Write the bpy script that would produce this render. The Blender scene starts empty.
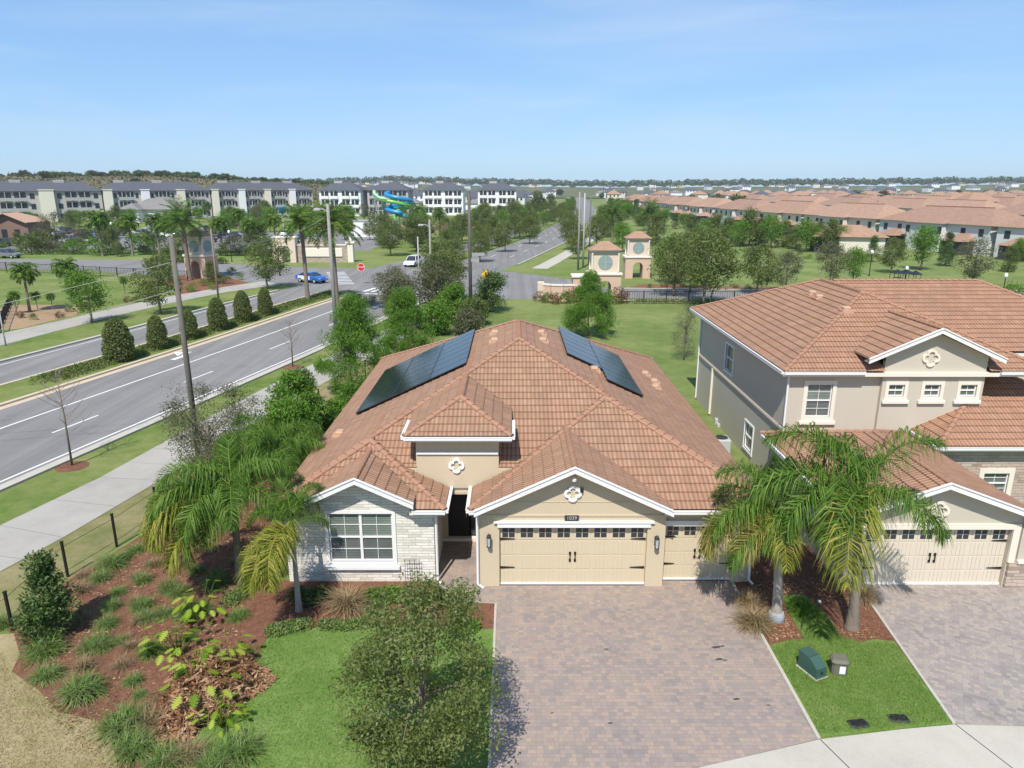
import bpy, bmesh, math, random
import numpy as np
from mathutils import Vector, Matrix
rnd = random.Random(7)
NP = np.random.default_rng(11)
C = bpy.context.scene.collection
R = math.radians
scene = bpy.context.scene
# ------------------------------------------------------------------ survey: photo ray -> point on a level plane
FPX = 710.0; PITCH = math.atan(198/710); CAMH = 13.0
SP, CP = math.sin(PITCH), math.cos(PITCH)
def G(px, py, z=0.0):
    u = (px-512)/FPX; v = (py-384)/FPX
    t = (CAMH-z)/(SP+v*CP)
    return (u*t, (CP-v*SP)*t)
def HT(py, y):
    v = (py-384)/FPX
    t = y/(CP-v*SP)
    return CAMH-(SP+v*CP)*t

# ------------------------------------------------------------------ objects
def tag(o, label=None, cat=None, group=None, kind=None):
    if label: o['label'] = label
    if cat: o['category'] = cat
    if group: o['group'] = group
    if kind: o['kind'] = kind
    return o
def thing(name, label, cat, loc=(0, 0, 0), rz=0.0, group=None):
    o = bpy.data.objects.new(name, None); C.objects.link(o)
    o.location = loc; o.rotation_euler = (0, 0, rz); o.empty_display_size = .2
    return tag(o, label, cat, group)
def link(name, me, parent=None, loc=None, rot=None, scale=None):
    o = bpy.data.objects.new(name, me); C.objects.link(o)
    if parent is not None: o.parent = parent
    if loc is not None: o.location = loc
    if rot is not None: o.rotation_euler = rot
    if scale is not None: o.scale = scale
    return o
def dup(root, loc, rz=0.0, label=None, scale=None, group=None):
    def cp(o, par):
        c = o.copy(); C.objects.link(c)
        if par is not None: c.parent = par
        for ch in o.children: cp(ch, c)
        return c
    r = cp(root, None)
    r.location = loc; r.rotation_euler = (0, 0, rz)
    if label: r['label'] = label
    if group: r['group'] = group
    if scale is not None: r.scale = (scale,)*3 if not isinstance(scale, tuple) else scale
    return r
class MB:
    """collects shapes, links them as ONE mesh object"""
    def __init__(s): s.v = []; s.f = []; s.m = []; s.uv = {}; s.mi = 0
    def add(s, vs, fs):
        b = len(s.v); s.v += [tuple(p) for p in vs]
        for f in fs: s.f.append(tuple(b+i for i in f)); s.m.append(s.mi)
    def box(s, x0, x1, y0, y1, z0, z1):
        s.add([(x0,y0,z0),(x1,y0,z0),(x1,y1,z0),(x0,y1,z0),(x0,y0,z1),(x1,y0,z1),(x1,y1,z1),(x0,y1,z1)],
              [(3,2,1,0),(4,5,6,7),(0,1,5,4),(1,2,6,5),(2,3,7,6),(3,0,4,7)]); return s
    def bbox(s, x0, x1, y0, y1, z0, z1, b):
        """box with chamfered vertical and top edges"""
        a = [(x0+b,y0),(x1-b,y0),(x1,y0+b),(x1,y1-b),(x1-b,y1),(x0+b,y1),(x0,y1-b),(x0,y0+b)]
        cx, cy = (x0+x1)/2, (y0+y1)/2
        t = [(x+(b if x < cx else -b)*.8, y+(b if y < cy else -b)*.8) for x, y in a]
        vs = [(x,y,z0) for x,y in a]+[(x,y,z1-b) for x,y in a]+[(x,y,z1) for x,y in t]
        fs = [tuple(range(7,-1,-1)), tuple(range(16,24))]
        for k in (0,8):
            for i in range(8): fs.append((k+i,k+(i+1)%8,k+8+(i+1)%8,k+8+i))
        s.add(vs, fs); return s
    def prism(s, poly, z0, z1):
        n = len(poly)
        s.add([(x,y,z0) for x,y in poly]+[(x,y,z1) for x,y in poly],
              [tuple(range(n-1,-1,-1)), tuple(range(n,2*n))]+[(i,(i+1)%n,n+(i+1)%n,n+i) for i in range(n)]); return s
    def xz(s, poly, y0, y1):
        """polygon in the xz plane (counter-clockwise seen from -y) extruded from y0 to y1"""
        n = len(poly)
        s.add([(x,y0,z) for x,z in poly]+[(x,y1,z) for x,z in poly],
              [tuple(range(n)), tuple(range(2*n-1,n-1,-1))]+[((i+1)%n,i,n+i,n+(i+1)%n) for i in range(n)]); return s
    def yz(s, poly, x0, x1):
        n = len(poly)
        s.add([(x0,y,z) for y,z in poly]+[(x1,y,z) for y,z in poly],
              [tuple(range(n-1,-1,-1)), tuple(range(n,2*n))]+[(i,(i+1)%n,n+(i+1)%n,n+i) for i in range(n)]); return s
    def bar(s, p, q, w, h, up=(0,0,1)):
        p = Vector(p); q = Vector(q); d = (q-p).normalized(); up = Vector(up)
        a = d.cross(up)
        if a.length < 1e-4: a = d.cross(Vector((1,0,0)))
        a.normalize(); b = a.cross(d)
        vs = [e+a*i*w/2+b*j*h/2 for e in (p,q) for i,j in ((-1,-1),(1,-1),(1,1),(-1,1))]
        s.add(vs, [(0,1,2,3),(7,6,5,4),(0,4,5,1),(1,5,6,2),(2,6,7,3),(3,7,4,0)]); return s
    def tube(s, pts, rad, n=8, cap=True):
        pts = [Vector(p) for p in pts]
        if not hasattr(rad, '__len__'): rad = [rad]*len(pts)
        b = []; ref = None
        for i, p in enumerate(pts):
            d = (pts[min(i+1,len(pts)-1)]-pts[max(i-1,0)]).normalized()
            if ref is None: ref = d.orthogonal().normalized()
            a = (ref-d*ref.dot(d)); a = a.normalized() if a.length > 1e-5 else d.orthogonal().normalized()
            ref = a; c = d.cross(a)
            b += [p+(a*math.cos(2*math.pi*k/n)+c*math.sin(2*math.pi*k/n))*rad[i] for k in range(n)]
        fs = [(i*n+k, i*n+(k+1)%n, (i+1)*n+(k+1)%n, (i+1)*n+k) for i in range(len(pts)-1) for k in range(n)]
        if cap: fs += [tuple(range(n-1,-1,-1)), tuple(range((len(pts)-1)*n, len(pts)*n))]
        s.add(b, fs); return s
    def lathe(s, prof, c=(0,0), n=16):
        b = [(c[0]+r*math.cos(2*math.pi*k/n), c[1]+r*math.sin(2*math.pi*k/n), z) for r,z in prof for k in range(n)]
        fs = [(i*n+k, i*n+(k+1)%n, (i+1)*n+(k+1)%n, (i+1)*n+k) for i in range(len(prof)-1) for k in range(n)]
        fs += [tuple(range(n-1,-1,-1)), tuple(range((len(prof)-1)*n, len(prof)*n))]
        s.add(b, fs); return s
    def mesh(s, name, mats, off=(0,0,0), smooth=False):
        me = bpy.data.meshes.new(name)
        ox, oy, oz = off
        me.from_pydata([(x-ox,y-oy,z-oz) for x,y,z in s.v], [], s.f)
        if not isinstance(mats, (list, tuple)): mats = [mats]
        for m in mats: me.materials.append(m)
        if any(s.m): me.polygons.foreach_set('material_index', s.m)
        if smooth: me.polygons.foreach_set('use_smooth', [True]*len(s.f))
        me.update(); return me
    def build(s, name, mats, parent=None, smooth=False, world=True):
        off = tuple(parent.location) if (parent is not None and world) else (0,0,0)
        if parent is not None and world and parent.parent is not None:
            off = tuple(Vector(off)+Vector(parent.parent.location))
        return link(name, s.mesh(name, mats, off, smooth), parent)
def np_mesh(name, V, F, mat, tint=None):
    me = bpy.data.meshes.new(name)
    V = np.asarray(V, dtype=np.float32); F = np.asarray(F, dtype=np.int32); k = F.shape[1]
    me.vertices.add(len(V)); me.vertices.foreach_set('co', V.ravel())
    me.loops.add(F.size); me.loops.foreach_set('vertex_index', F.ravel())
    me.polygons.add(len(F)); me.polygons.foreach_set('loop_start', np.arange(0, F.size, k, dtype=np.int32))
    try: me.polygons.foreach_set('loop_total', np.full(len(F), k, dtype=np.int32))
    except Exception: pass
    if tint is not None:
        a = me.attributes.new('tint', 'FLOAT', 'FACE'); a.data.foreach_set('value', np.asarray(tint, dtype=np.float32))
    me.materials.append(mat); me.update(calc_edges=True); return me

# ------------------------------------------------------------------ materials
def s2l(c): return tuple(((x/255)/12.92 if x/255 <= .04045 else ((x/255+.055)/1.055)**2.4) for x in c)
class NT:
    def __init__(s, name):
        s.m = bpy.data.materials.new(name); s.m.use_nodes = True
        s.t = s.m.node_tree; s.n = s.t.nodes; s.b = s.n['Principled BSDF']; s.out = s.n['Material Output']
    def node(s, typ, **kw):
        n = s.n.new(typ)
        for k, v in kw.items():
            if k == 'inp':
                for kk, vv in v.items():
                    if hasattr(vv, 'links') or isinstance(vv, bpy.types.NodeSocket): s.t.links.new(vv, n.inputs[kk])
                    else: n.inputs[kk].default_value = vv
            else: setattr(n, k, v)
        return n
    def L(s, a, b): s.t.links.new(a, b)
    def pos(s): return s.node('ShaderNodeNewGeometry').outputs['Position']
    def obj(s): return s.node('ShaderNodeTexCoord').outputs['Object']
    def math(s, op, a, b=0.0, c=None, clamp=False):
        n = s.node('ShaderNodeMath', operation=op, use_clamp=clamp)
        for i, x in enumerate((a, b) if c is None else (a, b, c)):
            if isinstance(x, bpy.types.NodeSocket): s.L(x, n.inputs[i])
            else: n.inputs[i].default_value = x
        return n.outputs[0]
    def noise(s, vec, scale, detail=3.0, rough=.55, dim=None):
        n = s.node('ShaderNodeTexNoise', inp={'Scale': scale, 'Detail': detail, 'Roughness': rough})
        s.L(vec, n.inputs['Vector']); return n.outputs['Fac']
    def scalev(s, vec, sc):
        n = s.node('ShaderNodeVectorMath', operation='MULTIPLY'); s.L(vec, n.inputs[0]); n.inputs[1].default_value = sc
        return n.outputs[0]
    def ramp(s, fac, stops, interp='LINEAR'):
        n = s.node('ShaderNodeValToRGB'); cr = n.color_ramp; cr.interpolation = interp
        while len(cr.elements) < len(stops): cr.elements.new(.5)
        for e, (p, c) in zip(cr.elements, stops): e.position = p; e.color = (*c, 1)
        s.L(fac, n.inputs[0]); return n.outputs[0]
    def mix(s, fac, a, b, mode='MIX'):
        n = s.node('ShaderNodeMix', data_type='RGBA', blend_type=mode)
        for i, x in ((0, fac), (6, a), (7, b)):
            if isinstance(x, bpy.types.NodeSocket): s.L(x, n.inputs[i])
            elif i == 0: n.inputs[0].default_value = x
            else: n.inputs[i].default_value = (*x, 1) if len(x) == 3 else x
        return n.outputs[2]
    def bump(s, h, strength=.3, dist=.02):
        n = s.node('ShaderNodeBump', inp={'Strength': strength, 'Distance': dist}); s.L(h, n.inputs['Height'])
        s.L(n.outputs[0], s.b.inputs['Normal']); return n
    def fin(s, col=None, rough=.8, spec=.3, metal=0.0):
        if col is not None:
            if isinstance(col, bpy.types.NodeSocket): s.L(col, s.b.inputs['Base Color'])
            else: s.b.inputs['Base Color'].default_value = (*col, 1)
        s.b.inputs['Roughness'].default_value = rough; s.b.inputs['Specular IOR Level'].default_value = spec
        s.b.inputs['Metallic'].default_value = metal
        return s.m
def plain(name, col, rough=.7, var=.12, scale=3.0, spec=.3, bump=0.0, bscale=60.0, metal=0.0):
    """solid colour with soft uneven wear"""
    t = NT(name); p = t.obj()
    n = t.noise(p, scale, 4.0, .6)
    c = t.mix(n, tuple(x*(1-var) for x in col), tuple(min(1, x*(1+var)) for x in col))
    if bump: t.bump(t.noise(p, bscale, 2.0), bump, .01)
    return t.fin(c, rough, spec, metal)
def foliage(name, cols, transl=.3, scale=.8, spec=.15, wn=.4):
    """leaf colour: each leaf its own tint, with patches of older and younger growth"""
    t = NT(name)
    a = t.node('ShaderNodeAttribute', attribute_name='tint').outputs['Fac']
    f = t.math('MULTIPLY_ADD', a, 1.05-wn, t.math('MULTIPLY', t.noise(t.obj(), scale, 3.0), wn), clamp=True)
    k = len(cols)
    c = t.ramp(f, [(.12+.76*i/(k-1), cc) for i, cc in enumerate(cols)])
    t.L(c, t.b.inputs['Base Color']); t.b.inputs['Roughness'].default_value = .55
    t.b.inputs['Specular IOR Level'].default_value = spec
    tr = t.node('ShaderNodeBsdfTranslucent'); t.L(t.mix(.5, c, (.30,.36,.05), 'MIX'), tr.inputs['Color'])
    mx = t.node('ShaderNodeMixShader', inp={0: transl}); t.L(t.b.outputs[0], mx.inputs[1]); t.L(tr.outputs[0], mx.inputs[2])
    t.L(mx.outputs[0], t.out.inputs['Surface']); return t.m

def tile_mat(name, cols, gap_shade=(.13,.075,.05), line=.55):
    """concrete roof tile; u counts tiles along the eave, v counts courses up the slope"""
    t = NT(name)
    uv = t.node('ShaderNodeUVMap', uv_map='UVMap').outputs[0]
    sx = t.node('ShaderNodeSeparateXYZ'); t.L(uv, sx.inputs[0])
    u, v = sx.outputs[0], sx.outputs[1]
    fv = t.math('FLOOR', v); fu = t.math('FLOOR', u)
    cmb = t.node('ShaderNodeCombineXYZ'); t.L(fu, cmb.inputs[0]); t.L(fv, cmb.inputs[1])
    wn = t.node('ShaderNodeTexWhiteNoise', noise_dimensions='2D'); t.L(cmb.outputs[0], wn.inputs['Vector'])
    pos = t.pos()
    k = t.math('MULTIPLY_ADD', wn.outputs['Value'], .45, t.math('MULTIPLY', t.noise(pos, .9, 4.0, .6), .55))
    c = t.ramp(k, [(i/(len(cols)-1), cc) for i, cc in enumerate(cols)])
    st = t.noise(t.scalev(pos, (1.0,1.0,.35)), .45, 5.0, .65)
    c = t.mix(t.math('MULTIPLY', t.math('SUBTRACT', st, .52, clamp=True), 1.9, clamp=True), c, (.22,.145,.105))
    c = t.mix(t.math('MULTIPLY', t.math('SUBTRACT', t.noise(pos, 28.0, 2.0), .5, clamp=True), .9), c, (.55,.42,.33))
    fr = t.math('FRACT', u); w = t.math('SINE', t.math('MULTIPLY', fr, 2*math.pi*2))
    fvv = t.math('FRACT', v)
    joint = t.math('LESS_THAN', fr, .07)
    butt = t.math('LESS_THAN', fvv, .09)
    c = t.mix(t.math('MULTIPLY_ADD', joint, .35, t.math('MULTIPLY', t.math('LESS_THAN', w, -.3), .5)), c, gap_shade)  # tile joints, plus barrel valleys with their shade painted into the colour
    c = t.mix(t.math('MULTIPLY', butt, line), c, gap_shade)  # dark tile gap and the shadow under each course edge, painted as one line
    t.bump(t.math('MULTIPLY_ADD', w, .5, t.math('MULTIPLY', t.noise(pos, 40.0, 2.0), .15)), .55, .035)
    return t.fin(c, .82, .25)

# ---- masonry and paint
def stucco(name, col): return plain(name, col, .9, .06, .7, .2, .25, 90.0)
def ledger(name, cols, mortar, bw=.42, rh=.10):
    """stacked ledger stone on a vertical wall"""
    t = NT(name); p = t.pos()
    sx = t.node('ShaderNodeSeparateXYZ'); t.L(p, sx.inputs[0])
    cm = t.node('ShaderNodeCombineXYZ'); t.L(t.math('ADD', sx.outputs[0], sx.outputs[1]), cm.inputs[0]); t.L(sx.outputs[2], cm.inputs[1])
    wob = t.node('ShaderNodeVectorMath', operation='ADD'); t.L(cm.outputs[0], wob.inputs[0])
    nz = t.node('ShaderNodeTexNoise', inp={'Scale': 3.0, 'Detail': 2.0}); t.L(p, nz.inputs['Vector'])
    t.L(t.scalev(nz.outputs['Color'], (.05,.05,0)), wob.inputs[1])
    br = t.node('ShaderNodeTexBrick', offset=.43, squash=1.6, squash_frequency=3, inp={'Scale': 1.0, 'Brick Width': bw, 'Row Height': rh, 'Mortar Size': .006,
        'Color1': (0,0,0,1), 'Color2': (1,1,1,1), 'Mortar': (.5,.5,.5,1), 'Bias': 0.0})
    t.L(wob.outputs[0], br.inputs['Vector'])
    k = t.math('MULTIPLY_ADD', br.outputs['Color'], .7, t.math('MULTIPLY', t.noise(p, 6.0, 4.0), .3))
    c = t.ramp(k, [(i/(len(cols)-1), cc) for i, cc in enumerate(cols)])
    c = t.mix(br.outputs['Fac'], c, mortar)
    h = t.math('ADD', t.math('MULTIPLY', br.outputs['Color'], .6), t.math('ADD', t.math('MULTIPLY', br.outputs['Fac'], -1.0), t.math('MULTIPLY', t.noise(p, 22.0, 3.0), .5)))
    t.bump(h, .7, .03); return t.fin(c, .85, .25)
def pavers(name, cols, ang=0.0):
    t = NT(name); p = t.pos()
    mp = t.node('ShaderNodeMapping'); t.L(p, mp.inputs[0]); mp.inputs['Rotation'].default_value = (0,0,ang)
    pv = mp.outputs[0]
    def br(bw, rh, off, sq, sf):
        b = t.node('ShaderNodeTexBrick', offset=off, squash=sq, squash_frequency=sf, inp={'Scale': 1.0, 'Brick Width': bw, 'Row Height': rh, 'Mortar Size': .0045,
            'Mortar Smooth': .2, 'Color1': (0,0,0,1), 'Color2': (1,1,1,1), 'Mortar': (.5,.5,.5,1)})
        t.L(pv, b.inputs['Vector']); return b
    b1 = br(.19, .125, .45, .7, 2)
    lo = t.noise(pv, .55, 3.0, .5); mid = t.noise(pv, 2.4, 2.0, .5)
    k = t.math('ADD', t.math('MULTIPLY', b1.outputs['Color'], .35), t.math('ADD', t.math('MULTIPLY', lo, .42), t.math('MULTIPLY', mid, .28)))
    n = len(cols)
    c = t.ramp(k, [(.22+.60*i/(n-1), cc) for i, cc in enumerate(cols)])
    c = t.mix(t.math('MULTIPLY', t.noise(p, 70.0, 2.0), .35), c, (.18,.16,.15))
    stain = t.math('MULTIPLY', t.math('SUBTRACT', t.noise(p, .8, 5.0, .7), .56, clamp=True), 2.5, clamp=True)
    c = t.mix(stain, c, (.16,.14,.135))
    c = t.mix(t.math('MULTIPLY', b1.outputs['Fac'], .5), c, (.16,.135,.12))
    t.bump(t.math('ADD', t.math('MULTIPLY', b1.outputs['Fac'], -1.0), t.math('MULTIPLY', t.noise(p, 50.0, 2.0), .4)), .4, .008)
    return t.fin(c, .85, .25)
def ground(name, cols, big=.25, mid=2.0, fine=25.0, w=(.45,.3,.25), bump=.5, spec=.1):
    """turf, soil or mulch: colour mixed from three sizes of patch"""
    t = NT(name); p = t.pos()
    k = t.math('ADD', t.math('MULTIPLY', t.noise(p, big, 4.0, .6), w[0]), t.math('ADD', t.math('MULTIPLY', t.noise(p, mid, 4.0, .65), w[1]), t.math('MULTIPLY', t.noise(p, fine, 3.0, .7), w[2])))
    n = len(cols)
    c = t.ramp(k, [(.32+.36*i/(n-1), cc) for i, cc in enumerate(cols)])
    if bump: t.bump(t.noise(p, fine*1.6, 3.0, .7), bump, .05)
    return t.fin(c, .95, spec)

M = {}
M['stucco'] = stucco('tan_stucco', (.53,.44,.31))
M['stucco_shade'] = stucco('taupe_stucco', (.47,.41,.345))
M['stucco_grey'] = stucco('beige_stucco', (.49,.445,.365))
M['cream'] = plain('cream_paint', (.70,.64,.54), .6, .05)
M['white'] = plain('white_paint', (.73,.72,.70), .5, .05)
M['garage'] = plain('tan_garage_paint', (.56,.47,.33), .5, .04)
M['garage_cream'] = plain('cream_garage_paint', (.60,.53,.42), .5, .04)
M['black'] = plain('black_metal', (.012,.012,.013), .45, .2, spec=.4)
M['darkgrey'] = plain('dark_grey_plastic', (.035,.037,.04), .5, .2)
M['door'] = plain('dark_entry_door', (.022,.020,.022), .4, .2)
M['bronze'] = plain('dark_bronze_gutter', (.10,.085,.075), .5, .2)
M['conc'] = ground('pale_concrete', [(.36,.335,.285),(.44,.41,.35),(.50,.465,.40)], .3, 1.6, 30.0, (.35,.3,.35), .15)
M['pave'] = ground('grey_pavement', [(.28,.262,.232),(.355,.333,.295),(.405,.38,.335)], .25, 1.2, 26.0, (.4,.3,.3), .15)
M['stone'] = ledger('white_ledger_stone', [(.50,.46,.40),(.66,.62,.55),(.76,.73,.67),(.69,.63,.55)], (.40,.37,.33))
M['stone_brown'] = ledger('brown_ledger_stone', [(.26,.18,.14),(.40,.31,.25),(.50,.41,.34),(.33,.27,.24)], (.2,.17,.15), .4, .12)
M['tile'] = tile_mat('terracotta_roof_tile', [(.285,.153,.093),(.335,.186,.113),(.385,.220,.137),(.44,.272,.183)], line=.42)
M['tile2'] = tile_mat('orange_roof_tile', [(.30,.153,.09),(.355,.188,.112),(.405,.222,.136),(.455,.275,.183)], line=.55)
M['cap'] = plain('ridge_tile', (.34,.188,.122), .85, .25, 1.4, .2, .3, 25.0)
M['vent'] = plain('tan_roof_vent', (.47,.30,.20), .7, .1)
M['pav1'] = pavers('mixed_clay_pavers', [(.215,.188,.178),(.27,.228,.205),(.325,.26,.22),(.375,.285,.228),(.46,.335,.24)])
M['pav2'] = pavers('grey_tan_pavers', [(.21,.185,.18),(.28,.245,.23),(.33,.29,.26),(.39,.335,.285),(.43,.36,.29)], .52)
def asphalt(name):
    t = NT(name); p = t.pos(); mp = t.node('ShaderNodeMapping'); t.L(p, mp.inputs[0]); mp.inputs['Rotation'].default_value = (0,0,.235); mp.inputs['Scale'].default_value = (1.1,.012,1)
    k = t.math('ADD', t.math('MULTIPLY', t.noise(mp.outputs[0], 1.0, 3.0, .6), .5), t.math('ADD', t.math('MULTIPLY', t.noise(p, .12, 5.0, .65), .3), t.math('MULTIPLY', t.noise(p, 35.0, 2.0), .2)))
    c = t.ramp(k, [(.34,(.150,.144,.138)),(.5,(.202,.194,.186)),(.66,(.255,.245,.235))])
    vor = t.node('ShaderNodeTexVoronoi', feature='DISTANCE_TO_EDGE', inp={'Scale': .11}); wv = t.node('ShaderNodeVectorMath', operation='ADD'); t.L(p, wv.inputs[0]); n2 = t.node('ShaderNodeTexNoise', inp={'Scale': .5, 'Detail': 5.0}); t.L(p, n2.inputs['Vector']); t.L(t.scalev(n2.outputs['Color'], (4,4,0)), wv.inputs[1]); t.L(wv.outputs[0], vor.inputs['Vector'])
    c = t.mix(t.math('MULTIPLY', t.math('LESS_THAN', vor.outputs['Distance'], .003), .3), c, (.075,.075,.077))
    t.bump(t.noise(p, 45.0, 2.0), .15, .02); return t.fin(c, .9, .2)
M['asphalt'] = asphalt('road_asphalt')
M['paint'] = plain('road_paint', (.68,.68,.66), .7, .12, 1.5)
M['ypaint'] = plain('yellowed_kerb', (.52,.43,.31), .8, .15, .8)
M['lawn'] = ground('green_turf', [(.07,.14,.024),(.115,.20,.04),(.17,.245,.065),(.27,.29,.13)], .5, 2.5, 28.0)
M['lawn2'] = ground('pale_turf', [(.08,.125,.03),(.13,.175,.05),(.19,.225,.075),(.27,.26,.12)], .12, .9, 14.0)
M['verge'] = ground('verge_turf', [(.06,.11,.02),(.12,.17,.04),(.19,.215,.07),(.29,.25,.13)], .2, 1.4, 16.0)
M['field'] = ground('meadow', [(.07,.12,.025),(.13,.18,.045),(.20,.225,.08),(.29,.24,.12)], .02, .15, 2.0, bump=0.0)
M['deadgrass'] = ground('dry_grass', [(.16,.16,.055),(.26,.225,.10),(.36,.29,.16),(.42,.34,.21)], .35, 2.2, 24.0)
M['mulch'] = ground('red_brown_mulch', [(.08,.037,.024),(.175,.080,.050),(.26,.125,.08),(.37,.21,.14)], .4, 4.0, 22.0, (.15,.3,.55), 1.0)
M['soil'] = ground('bare_soil', [(.20,.13,.08),(.33,.23,.14),(.44,.31,.19)], .1, 1.0, 9.0)
M['bark'] = plain('grey_bark', (.20,.165,.13), .9, .3, 5.0, .1, .6, 25.0)
M['barkpale'] = plain('pale_bark', (.33,.29,.25), .9, .25, 4.0, .1, .5, 20.0)
M['wood'] = plain('weathered_pole_wood', (.15,.135,.115), .9, .25, 2.0, .1, .5, 30.0)
M['glass_far'] = plain('dark_window_glass', (.03,.037,.045), .12, .2, spec=.6)
def window_mat(name, dark, light):
    """glass with a slatted blind close behind it"""
    t = NT(name); p = t.obj()
    sx = t.node('ShaderNodeSeparateXYZ'); t.L(p, sx.inputs[0])
    st = t.math('LESS_THAN', t.math('FRACT', t.math('MULTIPLY', sx.outputs[2], 16.0)), .35)
    c = t.mix(st, light, dark); c = t.mix(t.noise(p, 1.2, 2.0), dark, c)
    t.fin(c, .08, .6); return t.m
M['blind'] = window_mat('window_with_blind', (.09,.11,.10), (.30,.36,.31))
M['glass'] = window_mat('window_glass', (.07,.08,.08), (.20,.22,.21))
t = NT('solar_cells'); p = t.obj()
c = t.mix(t.noise(p, .4, 1.0), (.006,.009,.016), (.011,.016,.026)); M['solar'] = t.fin(c, .16, .55)
M['solarframe'] = plain('solar_frame', (.02,.021,.023), .35, .1, spec=.5)
# foliage
M['f_oak'] = foliage('olive_green_leaves', [(.040,.070,.014),(.085,.125,.030),(.14,.18,.054),(.21,.225,.095)])
M['f_grey'] = foliage('grey_green_leaves', [(.055,.065,.030),(.095,.105,.055),(.14,.145,.085),(.19,.18,.12)])
M['f_bright'] = foliage('bright_green_leaves', [(.040,.105,.010),(.080,.185,.018),(.13,.26,.035),(.21,.32,.065)], .35)
M['f_dark'] = foliage('glossy_dark_leaves', [(.018,.045,.009),(.040,.085,.016),(.085,.145,.032),(.17,.22,.08)], .2, spec=.4)
M['f_palm'] = foliage('palm_leaflets', [(.026,.075,.009),(.058,.135,.015),(.11,.205,.028),(.21,.29,.07)], .3)
M['f_palmdry'] = foliage('yellowing_palm_leaflets', [(.10,.13,.02),(.20,.20,.035),(.33,.27,.07),(.42,.33,.13)], .3)
M['f_grass'] = foliage('ornamental_grass', [(.06,.12,.022),(.115,.20,.042),(.185,.265,.075),(.32,.32,.16)], .25)
M['f_dry'] = foliage('dry_grass_blades', [(.15,.095,.05),(.27,.18,.10),(.38,.28,.17),(.25,.23,.10)], .2)
M['f_brown'] = foliage('dead_leaves', [(.16,.075,.038),(.33,.17,.09),(.46,.27,.155),(.52,.39,.27)], .2)
M['f_lime'] = foliage('lime_green_leaves', [(.08,.15,.012),(.17,.27,.02),(.28,.37,.04),(.38,.42,.08)], .3)
M['f_red'] = foliage('reddish_leaves', [(.07,.03,.02),(.13,.055,.035),(.20,.09,.05),(.12,.13,.04)], .25)
M['f_hill'] = foliage('far_wood_leaves', [(.022,.040,.014),(.045,.068,.022),(.08,.095,.035),(.12,.115,.055)], .15, .03)
M['f_yellow'] = foliage('yellow_green_palm_leaflets', [(.09,.14,.012),(.17,.21,.02),(.27,.27,.04),(.36,.32,.09)], .3)
M['f_turf'] = foliage('turf_blades', [(.085,.16,.02),(.14,.24,.04),(.20,.295,.07),(.36,.36,.17)], .3, 1.6, .15, .62)

M['f_oak2'] = foliage('pale_olive_leaves', [(.055,.082,.017),(.105,.145,.035),(.165,.205,.062),(.25,.26,.12)], .35, spec=.3)

M['dryverge'] = ground('half_dry_turf', [(.09,.12,.03),(.16,.165,.06),(.25,.215,.105),(.35,.28,.165)], .3, 1.6, 16.0)
# ------------------------------------------------------------------ roofs
def clip(poly, a, b, c):
    out = []
    for i in range(len(poly)):
        p, q = poly[i], poly[(i+1)%len(poly)]
        dp = a*p[0]+b*p[1]+c; dq = a*q[0]+b*q[1]+c
        if dp >= 0: out.append(p)
        if (dp >= 0) != (dq >= 0):
            t = dp/(dp-dq); out.append((p[0]+(q[0]-p[0])*t, p[1]+(q[1]-p[1])*t))
    return out
def area(p): return .5*sum(p[i][0]*p[(i+1)%len(p)][1]-p[(i+1)%len(p)][0]*p[i][1] for i in range(len(p))) if len(p) > 2 else 0
class Roof:
    """convex roof: faces = (plan polygon, plane (a,b,c) with z = ax+by+c, outward eave direction)"""
    def __init__(s, foot): s.foot = foot; s.faces = []
def hip(x0, x1, y0, y1, z, s, ends='FB', sf=None, sb=None):
    """ridge along Y; F/B = hipped at front/back, otherwise a gable end"""
    r = Roof([(x0,y0),(x1,y0),(x1,y1),(x0,y1)]); cx = (x0+x1)/2; h = (x1-x0)/2
    f = y0+(h*s/(sf or s) if 'F' in ends else 0); b = y1-(h*s/(sb or s) if 'B' in ends else 0)
    r.zr = z+s*h; r.ridge = [(cx,f,r.zr),(cx,b,r.zr)]
    r.faces.append(([(x0,y0),(cx,f),(cx,b),(x0,y1)][::-1], (s,0,z-s*x0), (-1,0)))
    r.faces.append(([(x1,y0),(x1,y1),(cx,b),(cx,f)], (-s,0,z+s*x1), (1,0)))
    if 'F' in ends: r.faces.append(([(x0,y0),(x1,y0),(cx,f)], (0,sf or s,z-(sf or s)*y0), (0,-1)))
    if 'B' in ends: r.faces.append(([(x1,y1),(x0,y1),(cx,b)], (0,-(sb or s),z+(sb or s)*y1), (0,1)))
    r.caps = [r.ridge]
    if 'F' in ends: r.caps += [[(x0,y0,z),(cx,f,r.zr)],[(x1,y0,z),(cx,f,r.zr)]]
    if 'B' in ends: r.caps += [[(x0,y1,z),(cx,b,r.zr)],[(x1,y1,z),(cx,b,r.zr)]]
    return r
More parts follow.
